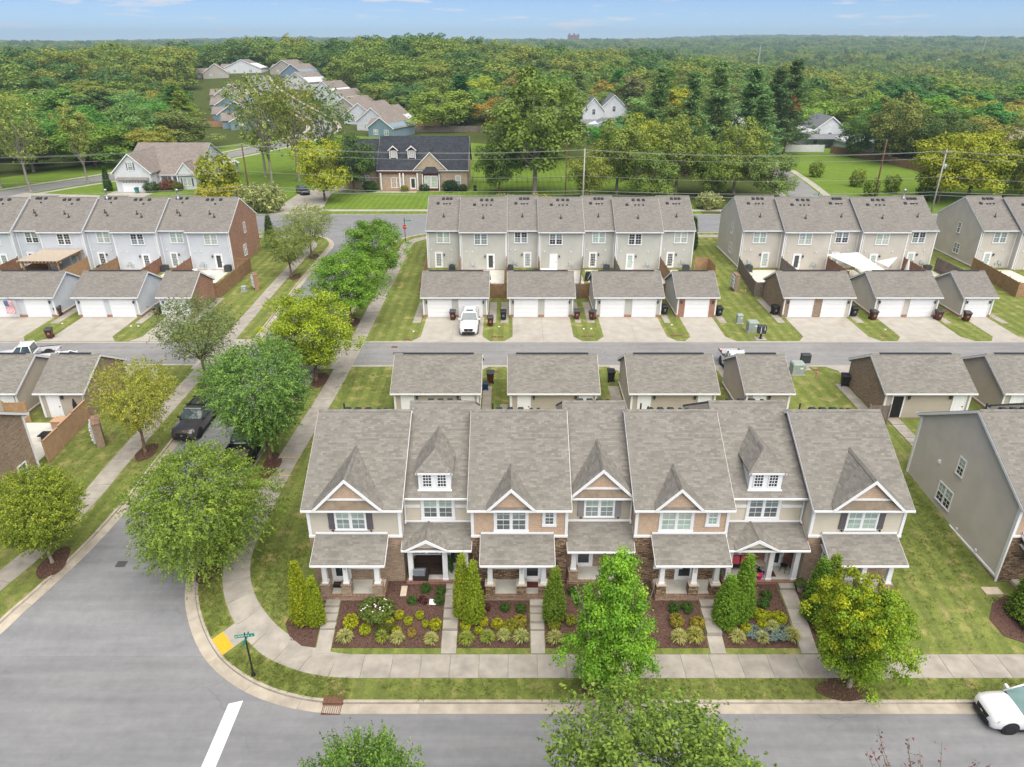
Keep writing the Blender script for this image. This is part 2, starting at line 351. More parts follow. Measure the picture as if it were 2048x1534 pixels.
def cached(key, fn):
    if key not in _cache: _cache[key] = fn()
    return _cache[key]
def tag(o, label=None, cat=None, group=None, kind=None):
    if label: o['label'] = label
    if cat: o['category'] = cat
    if group: o['group'] = group
    if kind: o['kind'] = kind
    return o
def thing(name, label, cat, loc=(0, 0, 0), rz=0., group=None):
    o = link(name, None, None, loc, rz); o.empty_display_size = .3
    return tag(o, label, cat, group)
def dup(root, loc, rz=0., label=None, group=None, scale=None):
    def cp(o, par):
        c = o.copy(); C.objects.link(c); c.parent = par
        for ch in o.children: cp(ch, c)
        return c
    r = cp(root, None); r.location = loc; r.rotation_euler = (0, 0, rz)
    if scale: r.scale = scale if hasattr(scale, '__len__') else (scale,) * 3
    return tag(r, label, None, group)
def clipy(poly, a, keep_above):
    out = []
    for i in range(len(poly)):
        p, q = poly[i], poly[(i + 1) % len(poly)]
        ip = p[1] >= a if keep_above else p[1] <= a; iq = q[1] >= a if keep_above else q[1] <= a
        if ip: out.append(p)
        if ip != iq:
            t = (a - p[1]) / (q[1] - p[1]); out.append((p[0] + t * (q[0] - p[0]), a))
    return out
def drape(poly, dz, mb=None, skirt=0.):
    mb = mb or MB(); ys = [p[1] for p in poly]
    cuts = [y for y in GY if min(ys) < y < max(ys)]; edges = [min(ys) - 1] + cuts + [max(ys) + 1]
    area = sum(poly[i][0] * poly[(i + 1) % len(poly)][1] - poly[(i + 1) % len(poly)][0] * poly[i][1] for i in range(len(poly)))
    if area < 0: poly = poly[::-1]
    for a, b in zip(edges, edges[1:]):
        q = clipy(clipy(poly, a, True), b, False)
        if len(q) > 2: mb.poly([(x, y, g(y) + dz) for x, y in q])
    if skirt:
        for i in range(len(poly)):
            p, q = poly[i], poly[(i + 1) % len(poly)]
            n = max(1, int(abs(q[1] - p[1]) / 2))
            for k in range(n):
                a = (p[0] + (q[0] - p[0]) * k / n, p[1] + (q[1] - p[1]) * k / n); b = (p[0] + (q[0] - p[0]) * (k + 1) / n, p[1] + (q[1] - p[1]) * (k + 1) / n)
                mb.poly([(a[0], a[1], g(a[1]) + dz - skirt), (b[0], b[1], g(b[1]) + dz - skirt), (b[0], b[1], g(b[1]) + dz), (a[0], a[1], g(a[1]) + dz)])
    return mb
def struct(name, mb, mat, **k):
    o = part(name, mb, mat, **k); o['kind'] = 'structure'; return o
def resample(path, step):
    out = [path[0]]; acc = 0
    for a, b in zip(path, path[1:]):
        L_ = math.hypot(b[0] - a[0], b[1] - a[1]); s = step - acc
        while s <= L_:
            t = s / L_; out.append((a[0] + t * (b[0] - a[0]), a[1] + t * (b[1] - a[1]))); s += step
        acc = L_ - (s - step)
    return out
def sweep(path, prof, mb=None):     # profile of (offset to the left of travel, dz) along a draped path
    mb = mb or MB(); rings = []
    for i, p in enumerate(path):
        a = path[max(i - 1, 0)]; b = path[min(i + 1, len(path) - 1)]
        dx, dy = b[0] - a[0], b[1] - a[1]; l = math.hypot(dx, dy); nx, ny = -dy / l, dx / l
        rings.append([(p[0] + nx * o_, p[1] + ny * o_, g(p[1] + ny * o_) + dz) for o_, dz in prof])
    return mb.loft(rings)
def arc(cx, cy_, r, a0, a1, n):
    return [(cx + r * math.cos(R(a0 + (a1 - a0) * i / n)), cy_ + r * math.sin(R(a0 + (a1 - a0) * i / n))) for i in range(n + 1)]
# ------------------------------------------------------------------ ground, roads, pavements
def catmull(P, n=6):
    out = []
    for i in range(len(P) - 1):
        p0 = P[max(i - 1, 0)]; p1 = P[i]; p2 = P[i + 1]; p3 = P[min(i + 2, len(P) - 1)]
        for k in range(n):
            t = k / n
            out.append(tuple(.5 * (2 * p1[j] + (p2[j] - p0[j]) * t + (2 * p0[j] - 5 * p1[j] + 4 * p2[j] - p3[j]) * t * t + (3 * p1[j] - p0[j] - 3 * p2[j] + p3[j]) * t ** 3) for j in (0, 1)))
    return out + [P[-1]]
def offset(path, o_):
    r = []
    for i, p in enumerate(path):
        a = path[max(i - 1, 0)]; b = path[min(i + 1, len(path) - 1)]
        dx, dy = b[0] - a[0], b[1] - a[1]; l = math.hypot(dx, dy)
        r.append((p[0] - dy / l * o_, p[1] + dx / l * o_))
    return r
struct('road', drape([(-170, -30), (170, -30), (170, 127.2), (-170, 127.2)], 0.0), 'asphalt')
EC = [(130, 113.6), (-10.2, 113.6)] + arc(-10.2, 105.6, 8, 92, 178, 10) + catmull([(-18.2, 105.6), (-18.2, 85), (-18.25, 68), (-18.45, 56), (-19.1, 44), (-19.3, 36.3)], 5) + arc(-8.3, 36.3, 11, 184, 270, 22) + [(130, 25.3)]
WC = catmull([(-62, 15), (-45, 20), (-36, 23.2), (-31.4, 26.6), (-28.9, 30), (-27.4, 34.4), (-26.65, 39.5), (-26.5, 46), (-26.8, 70), (-27.3, 90), (-27.4, 104)], 5) + arc(-36.4, 104.6, 9, 4, 90, 10) + [(-150, 113.6)]
lawnA = struct('lawn', drape(offset(EC, .14) + [(130, 113.4)], .12), 'lawn')
lawnB = struct('lawn', drape(offset(WC, .14) + [(-150, 15)], .12), 'lawn')
struct('lawn', drape([(-150, -30), (150, -30), (150, 13.5), (-150, 13.5)], .12, skirt=.2), 'lawn')
def in_alley(y): return 61.2 < y < 68.7
def kerb(path, name, hi=True):
    root = link(name, None); root['kind'] = 'structure'
    pts = resample(path, .25); n = 12
    for i in range(0, len(pts) - 1, n):
        seg = pts[i:i + n + 1]
        if len(seg) < 2: continue
        my = seg[len(seg) // 2][1]; mx_ = seg[len(seg) // 2][0]
        if 40 < my < 100 and in_alley(my) : continue
        if abs(mx_) > 60: continue
        a, b = seg[0], seg[1]; seg[0] = (a[0] + (b[0] - a[0]) * .03, a[1] + (b[1] - a[1]) * .03)
        part('kerb_segment', sweep(seg, [(0, -.05), (.01, .115), (.03, .13), (.15, .132), (.15, -.05)]), 'gutter_conc', root)
        part('gutter_segment', sweep(seg, [(-.6, -.05), (-.6, .016), (-.3, .016), (-.02, .014), (-.02, -.05)]), 'gutter_conc', root)
kerb(EC, 'kerb'); kerb(WC, 'kerb')
def walkway(path, o0, o1, name, step=1.55, dz=.132, lo=None, hi=None):
    root = link(name, None); root['kind'] = 'structure'
    pts = resample(offset(path, (o0 + o1) / 2), step / 4); h = (o1 - o0) / 2
    for i in range(0, len(pts) - 4, 4):
        seg = pts[i:i + 5]; m_ = seg[2]
        if abs(m_[0]) > 46 or m_[1] < 20: continue
        if m_[1] > 112 and abs(m_[0]) > 30: continue
        a, b = seg[0], seg[1]; seg[0] = (a[0] + (b[0] - a[0]) * .045, a[1] + (b[1] - a[1]) * .045)
        d = rnd.uniform(-.003, .003)
        part('pavement_slab', sweep(seg, [(-h, .02)] + [(h * q / 3, dz + .01 + d) for q in (-3, -2, -1, 0, 1, 2, 3)] + [(h, .02)]), 'concrete_panel', root)
walkway(EC, 1.5, 3.08, 'pavement'); walkway(WC, 1.9, 3.35, 'pavement')
# corner ramp with its yellow tactile pad, the old yellow joint lines
a_ = R(224); ux, uy = math.cos(a_), math.sin(a_); tx, ty = -uy, ux
def cpt(r, s): return (-8.3 + ux * r + tx * s, 36.3 + uy * r + ty * s)
struct('kerb_ramp', drape([cpt(9.4, -.62), cpt(10.86, -.62), cpt(10.86, .62), cpt(9.4, .62)], .137), 'concrete_panel')
pd = drape([cpt(10.18, -.6), cpt(10.84, -.6), cpt(10.84, .6), cpt(10.18, .6)], .142, skirt=.006)
for i in range(6):
    for j in range(3):
        x, y = cpt(10.28 + j * .21, -.5 + i * .2); pd.tube((x, y, g(y) + .14), (x, y, g(y) + .15), .03, .02, 6)
struct('tactile_pad', pd, 'paint_yellow')
for y_ in (45.6, 43.3):
    struct('joint_paint', drape([(-17.2, y_), (-15.9, y_ + .0), (-15.9, y_ + .07), (-17.2, y_ + .07)], .152), 'paint_yellow_old')
struct('stop_line', drape([(-14.32, 12), (-13.66, 12), (-13.6, 25.5), (-14.26, 25.3)], .006), 'paint_white')
# the alley: asphalt between concrete edging strips, aprons onto the side street
for xa, xb, nm in ((-18.3, 130, 'alley'), (-130, -26.7, 'alley')):
    ya, yb = (62.0, 67.75) if xa > -20 else (62.3, 67.6)
    struct('alley', drape([(xa, ya), (xb, ya), (xb, yb), (xa, yb)], .126), 'asphalt_alley')
    for y0, y1 in ((ya - .32, ya), (yb, yb + .32)):
        struct('alley_edging', drape([(xa, y0), (xb, y0), (xb, y1), (xa, y1)], .130), 'concrete_light')
for xa, xb in ((-18.5, -15.3), (-30.4, -26.4)):
    struct('alley_apron', drape([(xa, 61.2), (xb, 61.2), (xb, 68.6), (xa, 68.6)], .128 + .003), 'concrete_light')
# garages stand at these x ranges on both sides of the alley
NG = [(-9.9, -2.75), (-.3, 6.8), (9.25, 16.6), (18.35, 22.7), (30.15, 37.7), (40.3, 47.3), (50.0, 53.4)]
SG = [(-9.6, -2.7), (-.15, 6.9), (9.65, 16.55), (19.0, 22.6), (30.3, 37.3), (39.9, 47.1)]
LG = [(-58.3, -50.8), (-48.4, -41.5), (-39.05, -35.6)]
LS = [(-46.5, -40.2), (-38.4, -34.75)]
def driveway(x0, x1, y0, y1, flare_low, name='driveway'):
    root = link(name, None); root['kind'] = 'structure'
    xm = (x0 + x1) / 2; cuts = [x0, xm, x1] if x1 - x0 > 5 else [x0, x1]
    for k in range(len(cuts) - 1):
        a, b = cuts[k] + .008, cuts[k + 1] - .008
        fa = .9 if k == 0 else 0; fb = .9 if k == len(cuts) - 2 else 0
        if flare_low: P_ = [(a - fa, y0), (b + fb, y0), (b, y0 + 1.3), (b, y1), (a, y1), (a, y0 + 1.3)]
        else: P_ = [(a, y0), (b, y0), (b, y1 - 1.0), (b + fb, y1), (a - fa, y1), (a, y1 - 1.0)]
        part('slab', drape(P_, .134), 'concrete_light', root)
for x0, x1 in NG + LG: driveway(x0 + .35, x1 - .35, 68.0, 75.1, True)
for x0, x1 in SG + LS: driveway(x0 + .35, x1 - .35, 57.8, 61.7, False)
def path_strip(x0, x1, y0, y1, name='garden_path', dz=.133, step=1.6):
    root = link(name, None); root['kind'] = 'structure'
    n = max(1, round((y1 - y0) / step))
    for k in range(n):
        a = y0 + (y1 - y0) * k / n + .01; b = y0 + (y1 - y0) * (k + 1) / n
        part('slab', drape([(x0, a), (x1, a), (x1, b), (x0, b)], dz), 'concrete_panel', root)
for x0, x1, y0, y1 in [(-2.55, -1.75, 73.2, 80), (-1.25, -.4, 73.2, 80), (6.95, 7.6, 73.2, 80), (8.3, 9.1, 73.2, 80), (16.75, 17.4, 73.2, 80), (22.8, 23.6, 73.2, 81), (29.2, 30.0, 73.2, 81), (37.85, 38.7, 73.2, 80),
                       (47.4, 48.2, 73, 80), (53.6, 54.4, 73, 78), (-10.9, -10.05, 73.2, 80), (-35.4, -34.5, 73, 81.5), (-50.6, -49.7, 73, 81), (-41.3, -40.5, 73, 80),
                       (-2.55, -1.8, 50.5, 57.5), (-1.0, -.3, 50.5, 54), (7.1, 7.5, 50, 54), (8.6, 9.5, 50.5, 57.5), (17.0, 17.6, 50, 58), (29.2, 30.1, 50.5, 58), (22.8, 23.6, 56, 58)]:
    path_strip(x0, x1, y0, y1)
# patios behind the houses
def patio(x0, x1, y0, y1):
    struct('patio', drape([(x0, y0), (x1, y0), (x1, y1), (x0, y1)], .131), 'porch_floor')
for x0, x1 in [(-6.6, -1.0), (-.5, 3.3), (3.8, 9.2), (9.8, 13.4), (14, 19.6), (20, 24)]: patio(x0, x1, 86.5, 92.9)
for x0, x1 in [(31.3, 35.4), (36.4, 42), (42.4, 46), (46.5, 52), (52.5, 56.4), (62.6, 67)]: patio(x0, x1, 85.5, 92.9)
for x0, x1 in [(-61.9, -57), (-56, -53), (-52, -47.4), (-46.2, -43.2), (-42.5, -37.8)]: patio(x0, x1, 86.5, 92.9)
patio(-40.6, -35.2, 44.9, 50.8)
# the wide street behind the rear rows
struct('kerb', drape([(-150, 127.0), (150, 127.0), (150, 127.2), (-150, 127.2)], .13, skirt=.14), 'gutter_conc')
struct('kerb', drape([(-150, 112.9), (-36, 112.9), (-36, 113.5), (-150, 113.5)], .01), 'gutter_conc')
struct('pavement', drape([(-150, 129.4), (53, 129.4), (53, 131.0), (-150, 131.0)], .137), 'concrete_light')
# terrain beyond, to the horizon
xs = np.concatenate([-np.geomspace(5200, 150, 26), np.linspace(-130, 130, 27), np.geomspace(150, 5200, 26)])
ys = np.concatenate([np.linspace(127.2, 260, 12), np.geomspace(275, 6800, 46)])
X_, Y_ = np.meshgrid(xs, ys); Z_ = far_h(X_, Y_) + .12
tb = MB(); tb.v = [tuple(p) for p in np.stack([X_.ravel(), Y_.ravel(), Z_.ravel()], 1).tolist()]
nx_ = len(xs)
tb.f = [(j * nx_ + i, j * nx_ + i + 1, (j + 1) * nx_ + i + 1, (j + 1) * nx_ + i) for j in range(len(ys) - 1) for i in range(nx_ - 1)]
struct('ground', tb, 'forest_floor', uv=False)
sb = MB()
for xa, xb, ya, yb in ((-5200, -150, -30, 127.2), (150, 5200, -30, 127.2)): sb.poly([(xa, ya, .1), (xb, ya, .1), (xb, yb, 2.5), (xa, yb, 2.5)])
struct('ground', sb, 'lawn', uv=False)
def flat(poly, dz): 
    mb = MB(); mb.poly([(x, y, 2.4 + dz) for x, y in poly]); return mb
struct('lawn', flat([(-112, 127.2), (34, 127.2), (34, 160), (8, 215), (-34, 240), (-70, 250), (-96, 200), (-118, 160)], .126), 'lawn_fresh')
struct('lawn', flat([(50, 127.2), (112, 127.2), (104, 170), (98, 216), (70, 216), (60, 180)], .126), 'lawn_fresh')
struct('lawn', flat([(-44, 256), (0, 256), (0, 300), (-50, 330), (-70, 372), (-30, 390), (-44, 300)], .128), 'lawn_fresh')
def country_road(name, path, w_, mat='asphalt_alley', dz=.134):
    pts = resample(catmull(path, 6), 3.0)
    a = offset(pts, w_ / 2); b = offset(pts, -w_ / 2); mb = MB()
    H_ = [float(far_h(p[0], p[1])) + dz + (.35 if p[1] > 272 else 0) for p in pts]
    for i in range(len(pts) - 1): mb.poly([(*b[i], H_[i]), (*b[i + 1], H_[i + 1]), (*a[i + 1], H_[i + 1]), (*a[i], H_[i])])
    return struct(name, mb, mat)
LR = [(-112, 127), (-105, 141), (-98, 154), (-90, 168), (-82, 188), (-74, 209), (-67, 236), (-66, 262), (-78, 300), (-100, 340), (-122, 380), (-140, 425)]
country_road('road', LR, 7.0)
country_road('pavement', offset(catmull(LR, 6), 5.3), 1.4, 'concrete_light'); country_road('pavement', offset(catmull(LR, 6), -5.6), 1.4, 'concrete_light')
RR = [(56.5, 127), (58.0, 141), (60.5, 158), (62.2, 173), (63.2, 190)]
country_road('road', RR, 6.4)
country_road('pavement', offset(catmull(RR, 6), -4.4), 1.5, 'concrete_light'); country_road('pavement', offset(catmull(RR, 6), 4.4), 1.3, 'concrete_light')
struct('driveway', flat([(-43.5, 127.2), (-34.2, 127.2), (-36.5, 146), (-33, 154), (-37, 156), (-43, 148)], .140), 'concrete_light')
struct('driveway', flat([(-81.5, 140), (-72.8, 140), (-72.8, 150), (-81.5, 150)], .140), 'concrete_light')
struct('driveway', flat([(-101, 138), (-81.5, 140.5), (-81.5, 144), (-99, 147)], .141), 'concrete_light')
struct('garden_path', flat([(-36, 147.2), (-19.5, 147.2), (-19.5, 148.4), (-36, 148.4)], .140), 'concrete_light')
struct('road', flat([(-345, 500), (-333, 500), (-322, 690), (-334, 690)], 8.5), 'asphalt_alley')
# mulch beds
def bed(pts, dz=.15, name='mulch_bed'):
    return struct(name, drape(pts, dz, skirt=.06), 'mulch')
bed([(-12.3, 29.4), (-11.5, 28.85), (-10.75, 28.75), (-10.72, 31.6), (-11.2, 31.6), (-12.5, 30.9), (-12.7, 30.1)])
FB = [(-9.82, -3.9), (-3.0, .98), (1.84, 5.0), (5.85, 10.72), (11.65, 15.62), (16.6, 21.9)]
for a, b in FB[:5]: bed([(a, 28.75), (b, 28.75), (b, 33.2), (a, 33.2)])
bed([(16.6, 28.75), (20.9, 28.9), (22.0, 29.8), (22.3, 31.0), (21.6, 32.6), (16.6, 33.2)])
bed([(27.2, 29.4), (28.2, 29.0), (33, 28.9), (33, 32.0), (28.7, 32.0), (27.6, 31.4), (26.9, 30.4)])
for cx, cy2, rx, ry in [(4.9, 26.05, 1.25, .72), (17.0, 26.1, 1.35, .74), (-18.4, 34.2, .7, 1.5), (-28.1, 34.6, .75, 1.3), (-27.7, 46.4, .7, 1.2), (-17.75, 44.6, .65, 1.8), (-17.5, 58.8, .7, 1.6), (-17.4, 73.4, .62, 1.4), (-17.4, 86.7, .6, 1.3), (-27.75, 58.3, .7, 1.3), (-28.3, 90, .7, 1.3), (-28.3, 99.5, .7, 1.3), (23.5, 107.5, 1.5, 1.5)]:
    bed([(cx + rx * math.cos(t) * (1 + .1 * math.sin(3 * t + cx)), cy2 + ry * math.sin(t) * (1 + .08 * math.cos(2 * t + cx))) for t in [2 * math.pi * k / 20 for k in range(20)]], .14, 'tree_pit')
# covers and grates
def grate(x, y, w_, d, mat, label, name='drain_grate', nb=8):
    t = thing(name, label, 'drain', (x, y, g(y)))
    z = .012 if not (25 < y) else .135
    f = MB().box(-w_ / 2, w_ / 2, -d / 2, -d / 2 + .04, z - .02, z + .012).box(-w_ / 2, w_ / 2, d / 2 - .04, d / 2, z - .02, z + .012).box(-w_ / 2, -w_ / 2 + .04, -d / 2 + .04, d / 2 - .04, z - .02, z + .012).box(w_ / 2 - .04, w_ / 2, -d / 2 + .04, d / 2 - .04, z - .02, z + .012)
    part('frame', f, mat, t); part('pit', MB().box(-w_ / 2 + .04, w_ / 2 - .04, -d / 2 + .04, d / 2 - .04, z - .03, z - .012), 'black', t)
    me = mesh('bar', MB().box(-.016, .016, -d / 2 + .04, d / 2 - .04, z - .01, z + .008), mat)
    for k in range(nb): link('bar', me, t, (-w_ / 2 + .04 + (w_ - .08) * (k + .5) / nb, 0, 0))
    return t
gr = grate(-9.0, 24.92, .95, .55, 'rust', 'rusty storm drain grate in the front gutter by the corner')
part('kerb_inlet', MB().box(-.5, .5, .3, .48, .0, .15).box(-.5, .5, .48, .75, .12, .155), 'rust', gr)
grate(-11.3, 64.9, 1.0, .5, 'dark_metal', 'black drain grate at the mouth of the alley behind the garages')
for x, y, lab in [(-11.9, 66.5, 'small square cover in the alley just beyond the drain grate'), (-24.0, 34.6, 'dark square utility cover in the side street'), (-10.9, 68.6, 'brown cover in the grass beside the first driveway')]:
    tag(part('utility_cover', drape([(x - .3, y - .25), (x + .3, y - .25), (x + .3, y + .25), (x - .3, y + .25)], .012 if x < -20 else .14, skirt=.01), 'asphalt_seam' if x < -20 else 'rust'), lab, 'cover')
wm = mesh('meter_cover', MB().box(-.3, .3, -.2, .2, -.04, .02), 'rust')
for i, (x, y) in enumerate([(-1.9, 69.3), (-1.2, 69.3), (7.6, 69.4), (8.3, 69.4), (17.0, 69.6), (17.6, 69.6), (39.1, 69.5), (-1.5, 60.6), (8.0, 60.6), (28.6, 60.9)]):
    tag(link('meter_cover', wm, None, (x, y, g(y) + .125)), 'brown water meter cover in the grass strip between driveways', 'cover', 'water meter covers')
# ------------------------------------------------------------------ house kit
def frame_mesh(w_, h, twin, trim, gr, side):
    def f():
        m = MB(); H_ = w_ / 2
        m.box(-H_ - trim, H_ + trim, -.055, 0, h, h + trim).box(-H_ - trim - .02, H_ + trim + .02, -.075, 0, -trim, 0)
        m.box(-H_ - trim, -H_, -.055, 0, 0, h).box(H_, H_ + trim, -.055, 0, 0, h)
        if twin: m.box(-.06, .06, -.05, 0, 0, h)
        spans = [(-H_, -.06), (.06, H_)] if twin else [(-H_, H_)]
        for a, b in spans:
            m.box(a, b, -.042, 0, h / 2 - .03, h / 2 + .03).box(a, b, -.04, 0, 0, .035).box(a, b, -.04, 0, h - .03, h)
            m.box(a, a + .03, -.04, 0, .035, h / 2 - .03).box(b - .03, b, -.04, 0, .035, h / 2 - .03).box(a, a + .03, -.04, 0, h / 2 + .03, h - .03).box(b - .03, b, -.04, 0, h / 2 + .03, h - .03)
            if gr:
                for k in range(1, gr[0]):
                    x = a + (b - a) * k / gr[0]; m.box(x - .011, x + .011, -.032, 0, .035, h / 2 - .03).box(x - .011, x + .011, -.032, 0, h / 2 + .03, h - .03)
                for k in range(1, gr[1]):
                    for z in (h / 2 * k / gr[1], h / 2 + h / 2 * k / gr[1]): m.box(a + .03, b - .03, -.031, 0, z - .011, z + .011)
        return mesh('window', m, 'white')
    return cached(('win', w_, h, twin, trim, gr), f)
def window(parent, cx, y, z0, w_, h, twin=True, rz=0., trim=.09, up='pane_blind', lo='pane_mid', gr=(2, 2), name='window'):
    o = link(name, frame_mesh(w_, h, twin, trim, gr, 0), parent, (cx, y, z0), rz)
    pw = w_ / 2 - .06 if twin else w_
    for cx2 in ((-w_ / 4 - .03, w_ / 4 + .03) if twin else (0,)):
        for mt, zz in ((lo, .0), (up, h / 2)):
            me = cached(('pane', round(pw, 3), h, mt), lambda: mesh('pane', MB().box(-pw / 2, pw / 2, -.02, -.004, .03, h / 2 - .01), mt))
            link('pane', me, o, (cx2, 0, zz))
    return o
def door(parent, cx, y, z0, kind='glass', w_=.9, h=2.05, rz=0.):
    def f():
        m = MB(); H_ = w_ / 2
        m.box(-H_ - .1, -H_, -.05, 0, 0, h + .1).box(H_, H_ + .1, -.05, 0, 0, h + .1).box(-H_, H_, -.05, 0, h, h + .1)
        if kind in ('glass', 'dark'):
            m.box(-H_, -H_ + .13, -.035, 0, 0, h).box(H_ - .13, H_, -.035, 0, 0, h).box(-H_ + .13, H_ - .13, -.035, 0, 0, .25).box(-H_ + .13, H_ - .13, -.035, 0, h - .14, h)
            if kind == 'glass':
                for k in range(1, 5):
                    z = .25 + (h - .39) * k / 5; m.box(-H_ + .13, H_ - .13, -.028, 0, z - .012, z + .012)
                for k in (1, 2):
                    x = -H_ + .13 + (w_ - .26) * k / 3; m.box(x - .01, x + .01, -.027, 0, .25, h - .14)
        else:
            m.box(-H_, H_, -.03, 0, 0, h)
            for a, b in ((.2, .9), (1.05, h - .2)):
                m.box(-H_ + .12, -.05, -.04, -.03, a, b).box(.05, H_ - .12, -.04, -.03, a, b)
        return mesh('door', m, 'white_door')
    o = link('door', cached(('door', kind, w_, h), f), parent, (cx, y, z0), rz)
    if kind in ('glass', 'dark', 'shade'):
        mt = 'pane_dark' if kind == 'dark' else rnd.choice(['pane_blind', 'pane_mid', 'pane_dark'])
        link('pane', cached(('dpane', w_, h, mt), lambda: mesh('pane', MB().box(-w_ / 2 + .12, w_ / 2 - .12, -.018, -.003, .24, h - .13), mt)), o)
    link('handle', cached('dh', lambda: mesh('handle', MB().box(.0, .1, -.075, -.035, -.015, .015).box(-.02, .02, -.06, -.03, -.05, .05), 'dark_metal')), o, (w_ / 2 - .1, 0, 1.0))
    return o
def cap(mb, p0, p1, drop=.075, hw=.15, step=.3):
    a = Vector(p0); b = Vector(p1); d = b - a; L_ = d.length; n = max(1, round(L_ / step)); e = d / n
    s = Vector((-d.y, d.x, 0)).normalized()
    for k in range(n):
        q = a + e * k
        pr = [q - s * hw + Vector((0, 0, -drop)), q + Vector((0, 0, .022)), q + s * hw + Vector((0, 0, -drop)), q + s * hw + Vector((0, 0, -drop - .03)), q + Vector((0, 0, -.02)), q - s * hw + Vector((0, 0, -drop - .03))]
        mb.prism([tuple(x) for x in pr], (e.x, e.y, e.z + .014))
    return mb
def shell(root, w_, D, ze, zr, wall, roof='shingle', ov=.4, rl=.12, rr=.12, zlow=-.8, rakes='lr', caps=True, gut=True, d0=0., sidewall=None):
    s = (zr - ze) / (D / 2 + ov); zw = ze + s * ov - .13
    part('wall', MB().prism([(0, 0, zlow), (0, D, zlow), (0, D, zw), (0, D / 2, zr - .15), (0, 0, zw)], (w_, 0, 0)), wall, root)
    for sg in (0, 1):
        ys_ = [(-ov, ze), (D / 2, zr), (D / 2, zr - .1), (-ov, ze - .1)]
        if sg: ys_ = [(D - y, z) for y, z in ys_]
        part('roof_slope', MB().prism([(-rl, y, z) for y, z in ys_], (w_ + rl + rr, 0, 0)), roof, root)
        yy = (-ov - .085, -ov - .004) if not sg else (D + ov + .004, D + ov + .085)
        if gut:
            gm = MB().box(-rl, w_ + rr, yy[0], yy[1], ze - .13, ze - .03)
            part('gutter', gm, 'white', root)
            y2 = (-ov + .004, -.004) if not sg else (D + .004, D + ov - .004)
            part('soffit', MB().box(-rl + .02, w_ + rr - .02, y2[0], y2[1], ze - .2, ze - .11 - .01), 'white', root)
    for c in rakes:
        xa, xb = (-rl - .022, -rl - .003) if c == 'l' else (w_ + rr + .003, w_ + rr + .022)
        for sg in (0, 1):
            q = [(-ov - .0, ze - .035), (D / 2, zr - .035), (D / 2, zr - .23), (-ov - .0, ze - .23)]
            if sg: q = [(D - y, z) for y, z in q]
            part('rake_board', MB().prism([(xa, y, z) for y, z in q], (xb - xa, 0, 0)), 'white', root)
    if caps: part('ridge_cap', cap(MB(), (-rl, D / 2, zr + .015), (w_ + rr, D / 2, zr + .015)), roof, root)
    return s
def front_gable(root, cx, hw, ze, za, s, ov, face='shake_tan', band=None, skirt=False, roof='shingle', y0=None, drop=0.):
    yg = (-ov - .06) if y0 is None else y0; yh = -ov + (za - ze) / s
    zb = ze + .02
    for sg in (-1, 1):
        A = Vector((cx + sg * hw, yg, zb)); B = Vector((cx, yg, za)); D_ = Vector((cx, yh + .25, za))
        n = (B - A).cross(D_ - A); n = n if n.z > 0 else -n; n.normalize(); d = -n * .09
        E_ = A + (B - A) * 0 + Vector((0, .35, .35 * s))
        pts = [A, B, D_, E_] if sg < 0 else [A, E_, D_, B]
        part('gable_slope', MB().prism([tuple(p) for p in pts], tuple(d)), roof, root)
        # barge board
        t = (B - A).normalized(); u = Vector((0, 0, 1)); lo = .145
        q = [A + Vector((sg * .08, 0, -.06)), B + Vector((0, 0, .03)), B + Vector((0, 0, -lo * 1.35)), A + Vector((-sg * lo * .9, 0, -.06))]
        part('barge_board', MB().prism([(p.x, p.y - .045, p.z) for p in q], (0, .04, 0)), 'white', root)
    yf = yg + .2
    part('gable_wall', MB().prism([(cx - hw + .12, yf, zb - .1), (cx + hw - .12, yf, zb - .1), (cx, yf, za - .14)], (0, .15, 0)), face, root)
    if band:
        zb2 = ze + band; k = hw * (1 - (zb2 - zb) / (za - zb))
        part('gable_band', MB().box(cx - k + .02, cx + k - .02, yf - .06, yf - .004, zb2 - .05, zb2 + .06), 'white', root)
        k2 = hw - .1
        part('gable_skirt', MB().prism([(cx - k2, yg + .02, ze + .03), (cx + k2, yg + .02, ze + .03), (cx + k - .1, yf - .01, zb2 - .05), (cx - k + .1, yf - .01, zb2 - .05)], (0, .03, -.03)), 'shake_brown' if 'shake_brown' in MT else roof, root)
    part('gable_cap', cap(MB(), (cx, yg, za + .02), (cx, yh, za + .02), .1, .13), roof, root)
def roof_vents(root, spec, ze, zr, D, ov, back=False):
    s = (zr - ze) / (D / 2 + ov)
    bx = cached('vbox', lambda: mesh('roof_vent', MB().hexa([(-.2, -.2, -.05), (.2, -.2, -.05), (.2, .2, .1), (-.2, .2, .1)], [(-.16, -.16, .13), (.16, -.16, .13), (.16, .17, .2), (-.16, .17, .2)]), 'vent'))
    sm = cached('vsm', lambda: mesh('roof_vent', MB().box(-.1, .1, -.1, .1, -.08, .12), 'vent'))
    pp = cached('vpp', lambda: mesh('vent_pipe', MB().hexa([(-.16, -.14, -.06), (.16, -.14, -.06), (.16, .14, .1), (-.16, .14, .1)], [(-.1, -.08, .06), (.1, -.08, .06), (.1, .1, .14), (-.1, .1, .14)]).tube((0, 0, .0), (0, 0, .5), .055), 'vent'))
    for kind, x, dn in spec:       # dn: distance down from the ridge
        y = D / 2 + (dn if back else -dn); z = zr - s * dn
        o = link('roof_vent' if kind != 'p' else 'vent_pipe', {'b': bx, 's': sm, 'p': pp}[kind], root, (x, y, z), math.pi if back else 0.)
def downspout(root, x, y, z0, z1):
    part('downspout', MB().box(x - .04, x + .04, y - .08, y - .012, z0, z1).box(x - .04, x + .04, y - .3, y - .08, z0, z0 + .08), 'white', root)
